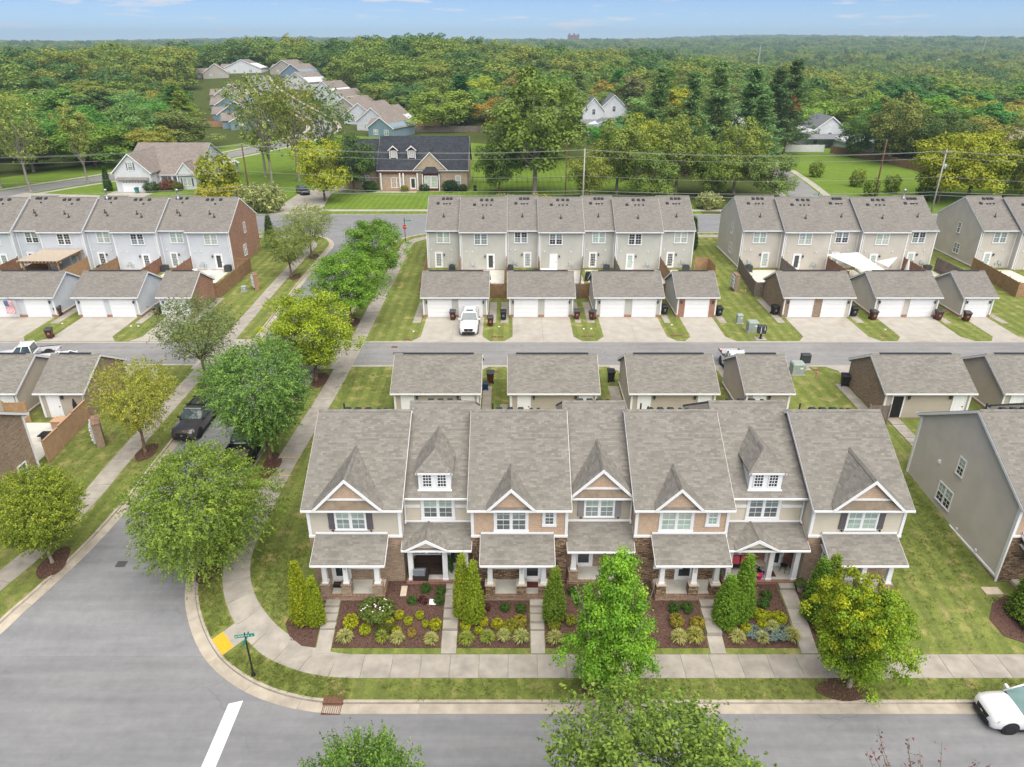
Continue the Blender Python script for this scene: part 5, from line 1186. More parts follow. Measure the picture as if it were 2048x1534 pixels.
wing = MB().prism([(-7.6, 1.5, -.5), (-7.6, 12.5, -.5), (-7.6, 12.5, 4.0), (-7.6, 7, 9.0), (-7.6, 1.5, 4.0)], (7.5, 0, 0)); part('side_wing', wing, 'brick_tan', bh)
part('roof_slope', MB().prism([(-7.9, 1.1, 3.9), (-7.9, 7, 9.3), (-7.9, 12.9, 3.9), (-7.9, 12.9, 3.78), (-7.9, 7, 9.18), (-7.9, 1.1, 3.78)], (7.88, 0, 0)), 'shingle_dark', bh)
window(bh, -3.0, 1.49, .9, 1.3, 1.7, True, up='pane_mid', lo='pane_grey')
# neighbourhood further back: roofs among the trees
FH = [(-98, 262, 13, 15, .25, 'siding_steel', 'steel blue house with a small screened porch behind the white house'), (-112, 288, 14, 13, .1, 'siding_steel', 'steel blue gabled house at the near end of the left cluster'), (-124, 318, 15, 13, .1, 'siding_steel', 'second steel blue gabled house in the left cluster'), (-134, 345, 14, 13, .1, 'siding_grey', 'grey roofed house behind the blue ones in the left cluster'),
      (-112, 380, 16, 14, -.5, 'siding_white', 'pale house with white gable at the bend of the cluster street'), (-122, 408, 16, 14, -.45, 'siding_steel', 'blue gabled house at the back of the cluster'), (-136, 436, 18, 14, -.35, 'siding_grey', 'long roofed house at the back of the cluster street'), (-168, 452, 22, 13, 0., 'siding_white', 'farthest pale house at the head of the cluster street'), (-166, 416, 13, 12, .3, 'siding_grey', 'grey house left of the cluster street'),
      (-46.5, 243, 9.5, 13, -.42, 'siding_steel', 'blue house with grey roof right behind the dark roofed house'), (-54, 262, 13, 17, -.42, 'siding_white', 'white gabled house second in the row behind the dark roofed house'), (-63, 283, 14, 17, -.42, 'siding_white', 'white gabled house third in the row behind the dark roofed house'), (-73, 305, 14, 16, -.42, 'siding_grey', 'tan roofed house fourth in the row behind the dark roofed house'), (-82, 328, 14, 16, -.42, 'siding_white', 'tan roofed house at the far end of the same row'), (-92, 352, 13, 14, -.42, 'siding_white', 'white gabled house by the clearing at the end of the row')]
for i, (x, y, w_, d, rz, wl, lab) in enumerate(FH):
    z = float(far_h(x, y)) + .1
    t = thing('house', lab, 'house', (x, y, z), rz, 'houses of the estate beyond the trees')
    he, hr = 3.2, 7.6 if i not in (0, 9) else 6.2
    # ridge runs away from the viewer so the gable end faces the street
    part('wall', MB().prism([(0, 0, -.8), (w_, 0, -.8), (w_, 0, he), (w_ / 2, 0, hr - .15), (0, 0, he)], (0, d, 0)), wl, t)
    for sg in (-1, 1):
        xe = w_ / 2 + sg * (w_ / 2 + .4); ze = he - .35
        part('roof_slope', MB().prism([(w_ / 2, -.35, hr), (xe, -.35, ze), (xe, -.35, ze - .12), (w_ / 2, -.35, hr - .12)], (0, d + .7, 0)), 'shingle_tan', t)
        part('rake_board', MB().prism([(w_ / 2, -.4, hr + .03), (xe, -.4, ze + .03), (xe, -.4, ze - .3), (w_ / 2, -.4, hr - .3)], (0, .045, 0)), 'white', t)
    window(t, w_ * .3, -.004, .8, 1.5, 1.5, True, up='pane_pale', lo='pane_mid'); window(t, w_ * .72, -.004, .8, 1.5, 1.5, True, up='pane_mid', lo='pane_grey')
    # cross wing
    part('side_wing', MB().prism([(-3.2, d * .35, -.8), (-3.2, d * .35 + 6, -.8), (-3.2, d * .35 + 6, 2.8), (-3.2, d * .35 + 3, 4.9), (-3.2, d * .35, 2.8)], (3.19, 0, 0)), wl, t)
    part('wing_roof', MB().prism([(-3.5, d * .35 - .4, 2.65), (-3.5, d * .35 + 3, 5.1), (-3.5, d * .35 + 6.4, 2.65), (-3.5, d * .35 + 6.4, 2.53), (-3.5, d * .35 + 3, 4.98), (-3.5, d * .35 - .4, 2.53)], (3.6 + w_ * .28, 0, 0)), 'shingle_tan', t)
def two_storey(x, y, w_, d, he, hr, wl, rf, lab, rz=0.):
    t = thing('house', lab, 'house', (x, y, float(far_h(x, y)) + .1), rz, 'scattered houses beyond the trees')
    part('wall', MB().prism([(0, 0, -.8), (w_, 0, -.8), (w_, 0, he), (w_ / 2, 0, hr - .15), (0, 0, he)], (0, d, 0)), wl, t)
    for sg in (-1, 1):
        xe = w_ / 2 + sg * (w_ / 2 + .4); ze = he - .35
        part('roof_slope', MB().prism([(w_ / 2, -.35, hr), (xe, -.35, ze), (xe, -.35, ze - .14), (w_ / 2, -.35, hr - .14)], (0, d + .7, 0)), rf, t)
        part('rake_board', MB().prism([(w_ / 2, -.4, hr + .03), (xe, -.4, ze + .03), (xe, -.4, ze - .3), (w_ / 2, -.4, hr - .3)], (0, .045, 0)), 'white', t)
    window(t, w_ * .5, -.004, he - 1.4, 1.1, 1.8, False, up='pane_grey', lo='pane_dark'); window(t, w_ * .2, -.004, .8, 1.1, 1.6, False, up='pane_grey', lo='pane_dark')
    part('porch_roof', MB().prism([(-1, -3.4, 2.6), (-1, -.36, 3.6), (-1, -.36, 3.5), (-1, -3.4, 2.5)], (w_ + 2, 0, 0)), rf, t)
    return t
plain('roof_grey', (.17, .18, .20), .85, .12, 2)
two_storey(24.5, 262, 7.5, 10, 6.5, 10.6, 'siding_white', 'roof_grey', 'white two-storey house with grey roof seen through the gap in the trees')
two_storey(31.5, 268, 9, 12, 7.0, 11.2, 'siding_white', 'roof_grey', 'second white house just right of the gap in the trees')
two_storey(25, 246, 11, 8, 2.8, 5.0, 'siding_white', 'roof_grey', 'low grey roof below the white houses in the gap')
two_storey(86, 218, 13, 14, 3.6, 8.4, 'siding_white', 'roof_grey', 'house with dark grey roof and chimney beyond the right-hand lawn')
two_storey(93, 207, 8, 9, 2.8, 5.4, 'siding_white', 'roof_grey', 'low grey roofed house beside the board fence at right')
two_storey(139, 205, 22, 14, 3.4, 7.8, 'siding_grey', 'shingle_dark', 'long dark roof at the right edge behind the golden trees', .05)
two_storey(66, 245, 14, 12, 5.5, 9, 'siding_white', 'roof_grey', 'grey house glimpsed between the pines')
for i, (x, y) in enumerate([(-335, 640), (-318, 652), (-352, 618), (560, 1190), (600, 1210), (640, 1195), (690, 1230), (250, 900)]):
    two_storey(x, y, 16 if i < 3 else 34, 12, 4.5 if i < 3 else 9, 8 if i < 3 else 14, 'siding_white' if i % 2 else 'siding_grey', 'roof_grey', ['distant pale house left of the far street', 'distant house at the end of the far street', 'distant white house in the left woods', 'leftmost distant pale apartment block on the right hillside', 'second distant apartment block on the right hillside', 'third distant apartment block on the right hillside', 'rightmost distant apartment block on the right hillside', 'lone pale house in the valley woods'][i])
tw = thing('tower_block', 'distant red brown tower block on the horizon', 'building', (205, 2900, 30))
part('wall', MB().box(0, 42, 0, 14, -10, 26).box(3, 9, 2, 12, 26, 31).box(20, 26, 2, 12, 26, 31).box(36, 41, 2, 12, 26, 30), 'far_brick', tw)
wmesh = mesh('window_band', MB().box(0, 40, -.3, 0, 0, 1.3), 'pane_grey')
for k in range(7): link('window_band', wmesh, tw, (1, 0, 3 + k * 3.2))
# fences beyond
def board_fence(pts, h, mat, label, name='fence', group=None, bay=2.4, bw=.14, z=None, cap_rail=False):
    t = thing(name, label, 'fence', (0, 0, 0), 0, group)
    for a, b in zip(pts, pts[1:]):
        L_ = math.hypot(b[0] - a[0], b[1] - a[1]); n = max(1, round(L_ / bay)); ang = math.atan2(b[1] - a[1], b[0] - a[0])
        for k in range(n):
            p = (a[0] + (b[0] - a[0]) * k / n, a[1] + (b[1] - a[1]) * k / n); q = (a[0] + (b[0] - a[0]) * (k + 1) / n, a[1] + (b[1] - a[1]) * (k + 1) / n)
            zb = (z if z is not None else g((p[1] + q[1]) / 2)) + .12; l = L_ / n
            key = ('bay', round(l, 2), h, mat, bw)
            def mkbay():
                m = MB(); nb = max(1, int((l - .1) / bw)); sp = (l - .1) / nb; rg = random.Random(3)
                for i in range(nb): m.box(.05 + i * sp + .006, .05 + (i + 1) * sp - .006, -.012, .012 + rg.uniform(-.004, .004), .03, h + rg.uniform(-.025, .02))
                for zz in (.35, h - .3): m.box(.05, l - .05, .02, .06, zz, zz + .09)
                if cap_rail: m.box(0, l, -.06, .08, h + .02, h + .055)
                return mesh('panel', m, mat)
            link('panel', cached(key, mkbay), t, (p[0], p[1], zb), ang)
            link('post', cached(('post', h, mat), lambda: mesh('post', MB().box(-.05, .05, -.05, .05, -.2, h + .12), mat)), t, (p[0], p[1], zb), ang)
        zb = (z if z is not None else g(b[1])) + .12
        link('post', cached(('post', h, mat), lambda: None), t, (b[0], b[1], zb), ang)
    return t
board_fence([(-38, 256), (-12, 256), (2, 246)], 2.0, 'wood_grey', 'grey board fence beyond the dark roofed house', z=2.4)
board_fence([(-40, 276), (-16, 272)], 2.0, 'wood', 'brown board fence behind the grey one', z=2.4)
board_fence([(-122, 272), (-106, 272), (-100, 270)], 2.0, 'wood_new', 'orange board fence between the blue houses', z=2.4)
board_fence([(-134, 288), (-112, 284)], 1.9, 'wood_red', 'red brown fence behind the orange one', z=2.4)
board_fence([(88, 205), (94, 190), (97, 170), (100, 150)], 1.9, 'wood', 'board fence along the right edge of the far lawn', z=2.4)
board_fence([(76, 207), (87, 207)], 1.9, 'white', 'white board fence at the far end of the right-hand lawn', z=2.4)
mf = thing('fence', 'black metal picket fence right of the dark roofed house', 'fence')
for k in range(9): part('post', MB().box(-8.6 + k * 2.4, -8.53 + k * 2.4, 158, 158.07, 2.4, 3.9), 'black', mf)
part('rail', MB().box(-8.6, 10.7, 158.02, 158.05, 3.7, 3.75).box(-8.6, 10.7, 158.02, 158.05, 2.75, 2.8), 'black', mf)
# ------------------------------------------------------------------ poles and wires
def pole(x, y, top, mat, label, arms=1, r=.16, tr=False):
    t = thing('utility_pole', label, 'pole', (x, y, 2.4), 0, 'utility poles along the wide street')
    h = top - 2.4
    part('shaft', MB().tube((0, 0, -.3), (0, 0, h), r, r * .65, 10), mat, t, smooth=True)
    for k in range(arms):
        a = part('crossarm', MB().box(-1.1, 1.1, -.18, -.06, h - .5 - k * 1.9, h - .36 - k * 1.9), 'wood_grey', t)
        for xx in (-1.0, -.5, .5, 1.0): part('insulator', MB().lathe([(.05, 0), (.07, .05), (.04, .12), (.06, .18)], 8, (xx, -.12, h - .36 - k * 1.9)), 'meter_grey', a)
    part('top_insulator', MB().lathe([(.05, 0), (.08, .06), (.05, .15)], 8, (0, 0, h)), 'meter_grey', t)
    if tr: part('transformer', MB().lathe([(.05, 0), (.22, .05), (.22, .75), (.1, .85)], 12, (.38, 0, h - 3.2)), 'meter_grey', t, smooth=True)
    return t
pole(-46.6, 128.3, 14.3, 'pole_brown', 'brown utility pole beside the white house', 1)
pole(12.6, 128.3, 13.5, 'pole_grey', 'pale grey utility pole behind the middle row', 0)
pole(9.9, 134, 14.1, 'pole_brown', 'thin brown pole just behind the pale grey one', 0, .12)
pole(64.6, 128.6, 14.8, 'pole_brown', 'red brown pole standing before the right-hand lawn', 0)
pole(75.2, 128.3, 13.3, 'pole_grey', 'tall pale pole with transformer at right', 1, tr=True)
pole(-22, 262, 14, 'pole_grey', 'pole by the grey board fence far behind', 0)
for i, (x, y, h) in enumerate([(300, 950, 34), (690, 1150, 42), (-330, 640, 22), (1400, 1900, 60)]):
    t = thing('radio_mast', ['thin mast in the distant valley', 'thin mast on the right-hand woods', 'pale pole by the far left street', 'thin mast on the far right ridge'][i], 'mast', (x, y, float(far_h(x, y))))
    part('shaft', MB().tube((0, 0, 0), (0, 0, h), .7 if i != 2 else .3, .35 if i != 2 else .2, 6), 'meter_grey', t)
def wire(pts, sag, label, r=.022):
    m = MB()
    for a, b in zip(pts, pts[1:]):
        a = Vector(a); b = Vector(b); q = a; n = 14
        for k in range(1, n + 1):
            f = k / n; p = a.lerp(b, f); p.z -= sag * 4 * f * (1 - f); m.tube(q, p, r, r, 5, False); q = p
    tag(part('power_line', m, 'wire', uv=False), label, 'wire', 'power lines along the wide street')
for dy, dz, lab, sag in [(-.3, .0, 'uppermost power line', .9), (.5, -.15, 'second power line from the top', 1.0), (-.15, -1.15, 'third power line from the top', .9), (.0, -4.4, 'middle power line between the poles', .9), (-.1, -7.0, 'thick lower cable between the poles', .5), (.2, -7.6, 'lowest cable between the poles', .6)]:
    wire([(-112, 126 + dy, 12.6 + dz), (-46.6, 128.3 + dy, 14.2 + dz), (12.6, 128.3 + dy, 13.4 + dz), (75.2, 128.3 + dy, 13.2 + dz), (135, 128 + dy, 12.6 + dz)], sag, lab + ' along the wide street', .03 if dz < -6 else .02)
# ------------------------------------------------------------------ woods
mkc('w_oak', 51, 3.4, 13.0, 5.6, .32, 62, 150, .46, 'oval', 'bark_grey', rc=(.22, .38), irreg=.25, mat='leaf_wood', nz=.28)
mkc('w_round', 52, 2.4, 10.5, 5.2, .28, 56, 150, .44, 'ball', 'bark', rc=(.24, .40), irreg=.22, mat='leaf_wood', nz=.28)
mkc('w_tall', 53, 4.0, 14.0, 4.2, .28, 58, 130, .44, 'vase', 'bark_grey', rc=(.22, .36), irreg=.3, rin=(.3, .95), mat='leaf_wood', nz=.28)
mkc('w_spread', 54, 3.0, 9.8, 6.2, .3, 64, 150, .46, 'spread', 'bark', rc=(.20, .36), irreg=.25, mat='leaf_wood', nz=.28)
mk('w_sparse', 55, 5.5, 13.0, 5.2, .26, 300, 11, .5, 'vase', 'bark_grey', twig=1.6, droop=.1, lump=.6, spread=.4, aspect=.7, inner=.85, thin=.55, nlimb=11)
mk('w_bush', 56, .4, 3.6, 2.4, .12, 240, 10, .4, 'ball', 'bark', twig=.8, droop=.05, lump=.4, spread=.3, aspect=.8, inner=.5)
def pine_mesh(seed, H_, R_):
    rng = np.random.default_rng(seed); P_ = []; D_ = []
    for lv in range(17):
        h = lv / 17; r = R_ * (1.02 - h) ** .75 * rng.uniform(.7, 1.15); nb = 9 - int(h * 3)
        for k in range(nb):
            az = rng.random() * 6.28; rr = r * rng.uniform(.6, 1.1)
            for s in np.linspace(.25, 1, 7):
                n = 7; c = np.array([np.cos(az) * rr * s, np.sin(az) * rr * s, h * H_ + s * rr * .18])
                P_.append(c + rng.normal(size=(n, 3)) * [.42, .42, .22]); D_.append(np.tile([np.cos(az), np.sin(az), .45], (n, 1)) + rng.normal(size=(n, 3)) * .55)
    P_ = np.concatenate(P_); D_ = np.concatenate(D_); m = len(P_)
    nr = rng.normal(size=(m, 3)) * .5 + [0, 0, 1]
    return leaf_mesh('crown', P_, nr, rng.uniform(.55, 1.0, m), .33, 'needle', np.clip(rng.normal(.5, .22, m), 0, 1), rng, D_)
for k, sd in (('pine_a', 61), ('pine_b', 62)): proto(k, wood_mesh(sd, 15, 2, 3.5, .3, 4, 'bark'), (pine_mesh(sd, 17, 6.2), 3.0))
GR = [(.095, .175, .030), (.13, .205, .032), (.185, .255, .032), (.07, .135, .035), (.12, .185, .042), (.215, .265, .038), (.10, .185, .030), (.15, .215, .05)]
placed = []
def wt(key, x, y, label, c, s=1., sz=None, grp=None):
    placed.append((x, y, 5.0 * s)); tree(key, x, y, float(far_h(x, y)) + .05, label, c, s, sz, group=grp)
wt('w_oak', 4.5, 145.5, 'huge green oak standing left of the pale utility pole', (.115, .185, .028), 1.5, 1.42)
wt('w_round', -2.5, 146, 'green tree at the left foot of the huge oak', (.08, .14, .026), .8, .85)
wt('w_spread', -36, 138.5, 'weeping yellow-green tree beside the concrete driveway', (.26, .275, .02), .72, .92)
wt('w_round', -32.2, 147.5, 'dark round tree in front of the left wing of the dark roofed house', (.06, .11, .02), .80, .86)
wt('w_bush', -59.5, 147.5, 'small yellow-green tree at the corner of the white house', (.22, .24, .025), 1.45, 1.7)
for i, (x, y, s, sz, c, lab) in enumerate([(-50.5, 153, 1.0, 1.15, (.15, .195, .04), 'tall open tree with pale trunks nearest the concrete driveway'), (-47, 161, 1.0, 1.12, (.20, .21, .035), 'tall golden-topped open tree behind the driveway'), (-56, 166, 1.05, 1.12, (.16, .20, .05), 'tall open tree nearer the curved road'), (-43, 172, 1.0, 1.0, (.12, .17, .035), 'tall open green tree behind the dark roofed house wing')]):
    wt('w_sparse', x, y, lab, c, s, sz, 'tall open trees by the curved road')
for i, (x, y, s, sz, k) in enumerate([(-99, 149, 1.0, 1.0, 'w_sparse'), (-107, 152, 1.1, 1.05, 'w_sparse'), (-92, 158, .7, .9, 'w_tall')]):
    wt(k, x, y, ['pale yellow-green tree with leaning pale trunks left of the white house', 'pale yellow-green tree at the left edge above the blue row', 'slim yellow-green tree between the left road and the white house'][i], (.21, .245, .05), s, sz, 'pale trees left of the white house')
for i, (x, y, s, sz, c) in enumerate([(15, 139, .72, .72, (.16, .20, .03)), (21, 145, .95, .92, (.14, .19, .03)), (27, 140, .8, .75, (.11, .175, .03)), (33, 146, .95, .92, (.15, .20, .03)), (39, 141, .8, .78, (.12, .185, .028)), (45, 147, .92, .88, (.16, .195, .03)), (50, 140, .7, .68, (.13, .185, .035))]):
    wt(['w_round', 'w_oak', 'w_spread', 'w_oak'][i % 4], x, y, f'vine covered olive tree behind the middle row, {ordn[i]} to the right of the pale pole', c, s, sz, 'vine covered trees behind the middle row')
for i, (x, y, s, sz) in enumerate([(40, 168, 1.1, 1.12), (47, 174, 1.15, 1.16), (54, 163, .95, .9), (57, 180, 1.2, 1.15), (51, 188, 1.1, 1.2), (68, 196, 1.1, 1.1), (35, 182, 1.0, 1.15), (74, 202, 1.15, 1.2)]):
    wt('pine_' + 'ab'[i % 2], x, y, f'feathery pine, {ordn[i]} of the pines listed from the middle row towards the right-hand lawn' if i < 0 else ['soft green pine left of the right-hand road', 'tall pine in the middle of the pine group', 'front pine overhanging the right-hand road', 'tall pine at the back right of the pine group', 'pine at the back of the pine group', 'dark pine beyond the end of the right-hand road', 'leftmost pine of the group', 'dark pine by the white board fence'][i], (.125, .215, .065) if i not in (5, 7) else (.075, .125, .04), s, sz, 'pines beside the right-hand road')
for i, (x, y, s, sz, c, k) in enumerate([(81, 137, 1.05, .95, (.225, .25, .015), 'w_round'), (89, 141, 1.15, 1.0, (.215, .245, .015), 'w_spread'), (98, 139, 1.05, .9, (.18, .215, .02), 'w_round'), (105, 146, 1.1, 1.0, (.17, .19, .03), 'w_oak'), (95, 186, 1.15, 1.02, (.15, .17, .035), 'w_oak'), (103, 178, 1.1, 1.0, (.09, .13, .03), 'w_round'), (79, 214, .55, .8, (.36, .15, .02), 'w_tall'), (92, 197, .95, .8, (.10, .165, .03), 'w_round')]):
    wt(k, x, y, ['golden green tree nearest the transformer pole', 'broad golden green tree at the right edge', 'olive gold tree at the far right edge', 'green tree behind the golden ones at the right edge', 'olive tree standing on the right-hand lawn', 'dark green tree at the back of the right-hand lawn', 'slim orange tree beyond the right-hand lawn', 'green tree in front of the low grey roofed house'][i], c, s, sz, 'trees around the right-hand lawn')
for i, (x, y) in enumerate([(66, 178), (69, 166), (73, 154), (77, 147), (80, 140), (71, 143)]):
    wt('w_bush', x, y, ['young tree farthest up the right-hand lawn', 'second young tree on the right-hand lawn', 'bright young tree in the middle of the right-hand lawn', 'young tree right of centre on the right-hand lawn', 'young tree nearest the townhouse roofs at right', 'sapling near the road on the right-hand lawn'][i], (.16, .22, .025), .55, .8, 'young trees on the right-hand lawn')
for i, (x, y, lab) in enumerate([(-43.6, 123.2 + 6, 'pale crape myrtle left of the concrete driveway'), (-47.0, 129.5, 'second pale crape myrtle beside the brown pole'), (-1.5, 129, 'pale flowering bush behind the middle row ridge'), (5.0, 128.8, 'yellow-green bush behind the middle row ridge'), (36, 131.5, 'pale bush left of the right-hand row'), (-54, 140, 'yellow bush in front of the white house porch'), (-58.5, 139, 'low golden bush in front of the white house')]):
    wt('w_bush', x, y, lab, (.25, .28, .09) if i in (0, 1, 2, 4) else (.30, .28, .02), .95 if i < 2 else .75, 1.1 if i < 2 else .7, 'bushes along the wide street')
for x, y, lab, c, s in [(-73.5, 148, 'round green bush beside the white house garage door', (.06, .12, .02), 1.2), (-71, 149.8, 'pink flowering bush by the white house porch', (.22, .12, .07), 1.3), (-69, 149.6, 'green bush by the white house porch steps', (.14, .17, .03), 1.0), (-29, 148.7, 'green bushes before the brick wing of the dark roofed house', (.06, .12, .02), 1.2), (-12.6, 148.8, 'dark conifer shrub right of the maroon bay', (.04, .085, .03), 1.3), (-18.0, 149, 'small dark conifer left of the maroon bay', (.05, .1, .02), .8), (-10.1, 149, 'small conifer near the right corner of the dark roofed house', (.05, .1, .02), .8), (-22, 148.6, 'low yellow-green plants before the dark roofed house porch', (.24, .24, .02), .7)]:
    shrub('big', x, y, lab, c, s * 1.3)
# woods proper: the nearest stand as single trees, the rest is a mass
roads_ = [resample(catmull(LR, 6), 4), resample(catmull(RR, 6), 4)]
houses_ = [(x + w_ / 2, y + d / 2, 13) for x, y, w_, d, *_ in FH] + [(30, 258, 15), (92, 220, 13), (97, 210, 9), (150, 212, 16), (-73, 160, 16), (-20, 157, 17), (-335, 640, 40), (72, 250, 11)]
def clear(x, y, r):
    for p in roads_:
        for q in p:
            if (q[0] - x) ** 2 + (q[1] - y) ** 2 < (r + 5.5) ** 2: return False
    for hx, hy, hr in houses_:
        if (hx - x) ** 2 + (hy - y) ** 2 < (hr + r * .4) ** 2: return False
        # keep the line of sight from the street to each roof open
        if hy < 470 and y < hy and hy - y < 34 and abs(x * hy / max(y, 1) - hx) < hr * .9: return False
    if y < 200 and -93 < x < -5: return False
    if y < 172 and -112 < x < 12: return False
    k_ = x / (y * .965 + 12)
    if -.43 < k_ < -.335 and y < 470: return False
    if -.335 <= k_ < -.285 and 330 < y < 470: return False
    if .072 < k_ < .13 and y < 270: return False
    if -.335 <= k_ < -.262 and y < 300: return False
    if -.262 <= k_ < -.10 and y < 285: return False
    if -45 < x < 3 and y < 258: return False
    if 48 < x < 108 and y < 222 and x < 108 - (y - 130) * .08: return False
    if y < 165: return x > 108 or x < -118
    if 22 < x < 44 and 190 < y < 262: return False
    if -345 < x < -318 and 430 < y < 660: return False
    return True
cand = []; rw = random.Random(19)
for _ in range(16000):
    y = 150 + (rw.random() ** .75) * 320; x = rw.uniform(-.80, .80) * (y + 22)
    if not clear(x, y, 5): continue
    sp = 10.4 + (y - 150) * .008
    if any((x - a) ** 2 + (y - b) ** 2 < max(sp, c * .9) ** 2 for a, b, c in placed if abs(y - b) < 12): continue
    placed.append((x, y, sp)); cand.append((x, y))
cand.sort(key=lambda p: p[1])
zone = lambda x: ('left', 'in the woods left of the estate') if x < -70 else (('middle', 'in the woods behind the estate') if x < 45 else ('right', 'in the woods beyond the right-hand lawn'))
kinds = ['w_oak', 'w_round', 'w_tall', 'w_spread', 'w_oak', 'w_round']
IND = 215; rest = []
for i, (x, y) in enumerate(cand):
    k = rw.choice(kinds) if rw.random() > .07 else 'pine_a'
    c = rw.choice(GR); q = rw.random()
    if q < .02 and x > 60: c = (.27, .15, .025)
    elif q < .10: c = (.22, .25, .03)
    s = rw.uniform(1.0, 1.85) * (1 if y > 200 else .8); sz = min(s * rw.uniform(.62, .85) * (1.0 if -30 < x < 60 else .75), 1.05 if -30 < x < 60 else .82) * (1 if y < 270 else .85); c = tuple(v * rw.uniform(.75, 1.25) for v in c)
    if i < IND:
        tone = 'yellowing' if c[0] > .2 and c[1] > .24 else ('orange' if c[0] > .25 else ('light green' if c[1] > .21 else ('dark green' if c[1] < .18 else 'green')))
        kd = {'w_oak': 'broad', 'w_round': 'round', 'w_tall': 'tall', 'w_spread': 'spreading', 'pine_a': 'pine'}[k]
        tree(k, x, y, float(far_h(x, y)) + .05, f'{tone} {kd} tree {zone(x)[1]}'.replace('pine tree', 'pine'), c, s, sz, group='trees ' + zone(x)[1])
    else: rest.append((x, y, s))
# far woods as masses
fcol = [(.145, .245, .05), (.205, .29, .05), (.10, .19, .05), (.25, .305, .055)]
for i in range(4): leafmat('leaf_far%d' % i, .35, .01, .2, fcol[i])
fmesh = [clump_mesh('far_crown', 70 + i, 12.5, 6.2, 34, 60, .85, ['oval', 'ball', 'spread', 'oval'][i], rc=(.26, .44), irreg=.25, mat='leaf_far%d' % i, nz=.25) for i in range(4)]
pts = [[] for _ in range(4)]
for x, y, s in rest: pts[rw.randrange(4)].append((x, y, s * .95, 2.0))
for y0, y1, sp, sc_ in ((430, 900, 13.0, 1.4), (900, 1800, 18, 1.8), (1800, 4600, 29, 2.6)):
    ny = int((y1 - y0) / sp)
    for j in range(ny):
        y = y0 + j * sp; nx = int(1.62 * y / sp)
        for i in range(nx):
            xx = -.81 * y + i * sp + rw.uniform(-.45, .45) * sp; yy = y + rw.uniform(-.45, .45) * sp
            if yy < 470 and any((xx - a) ** 2 + (yy - b) ** 2 < 80 for a, b, c in placed if abs(yy - b) < 9): continue
            if yy < 700 and not clear(xx, yy, 5): continue
            pts[rw.randrange(4)].append((xx, yy, sc_ * rw.uniform(.6, 1.35), .4))
for i in range(4):
    pr = bpy.data.objects.new('far_crown', fmesh[i]); pr.color = c4(fcol[i])
    P_ = np.array(pts[i]); z = far_h(P_[:, 0], P_[:, 1]) + P_[:, 3]
    me = bpy.data.meshes.new('far_woodland'); me.vertices.add(len(P_))
    me.vertices.foreach_set('co', np.stack([P_[:, 0], P_[:, 1], z], 1).astype(np.float32).ravel())
    at = me.attributes.new('sc', 'FLOAT_VECTOR', 'POINT'); sv = P_[:, 2]
    big = np.where(sv > 1.9, .55, 1.0); rg2 = np.random.default_rng(i)
    at.data.foreach_set('vector', np.stack([sv, sv, sv * big * np.where(P_[:, 1] < 1000, .62, .85) * rg2.uniform(.75, 1.3, len(sv))], 1).astype(np.float32).ravel())
    ar = me.attributes.new('ro', 'FLOAT_VECTOR', 'POINT'); ar.data.foreach_set('vector', np.stack([0 * sv, 0 * sv, rg2.random(len(sv)) * 6.28], 1).astype(np.float32).ravel())
    me.update()
    o = link('far_woodland', me); tag(o, 'distant woods filling the valley and hills to the horizon', 'woods', None, 'stuff')
    ng = bpy.data.node_groups.new('scatter', 'GeometryNodeTree')
    ng.interface.new_socket('Geometry', in_out='INPUT', socket_type='NodeSocketGeometry'); ng.interface.new_socket('Geometry', in_out='OUTPUT', socket_type='NodeSocketGeometry')
    gi = ng.nodes.new('NodeGroupInput'); go = ng.nodes.new('NodeGroupOutput'); ip = ng.nodes.new('GeometryNodeInstanceOnPoints'); oi = ng.nodes.new('GeometryNodeObjectInfo')
    oi.inputs['Object'].default_value = pr; oi.inputs['As Instance'].default_value = True
    na = ng.nodes.new('GeometryNodeInputNamedAttribute'); na.data_type = 'FLOAT_VECTOR'; na.inputs['Name'].default_value = 'sc'
    nr = ng.nodes.new('GeometryNodeInputNamedAttribute'); nr.data_type = 'FLOAT_VECTOR'; nr.inputs['Name'].default_value = 'ro'
    ng.links.new(gi.outputs[0], ip.inputs['Points']); ng.links.new(oi.outputs['Geometry'], ip.inputs['Instance'])
    ng.links.new(na.outputs[0], ip.inputs['Scale']); ng.links.new(nr.outputs[0], ip.inputs['Rotation']); ng.links.new(ip.outputs[0], go.inputs[0])
    md = o.modifiers.new('scatter', 'NODES'); md.node_group = ng
# the air
hm, ht, hp, ho = newmat('haze'); ht.nodes.remove(hp)
pv = nn(ht, 'ShaderNodeVolumePrincipled'); pv.inputs['Color'].default_value = (.60, .80, 1.0, 1); pv.inputs['Density'].default_value = .00019; pv.inputs['Anisotropy'].default_value = 0.2
ht.links.new(pv.outputs[0], ho.inputs['Volume'])
tag(part('haze', MB().box(-5600, 5600, -60, 6900, -16, 125), 'haze', uv=False), 'thin blue haze over the distant woods', 'haze', None, 'stuff')
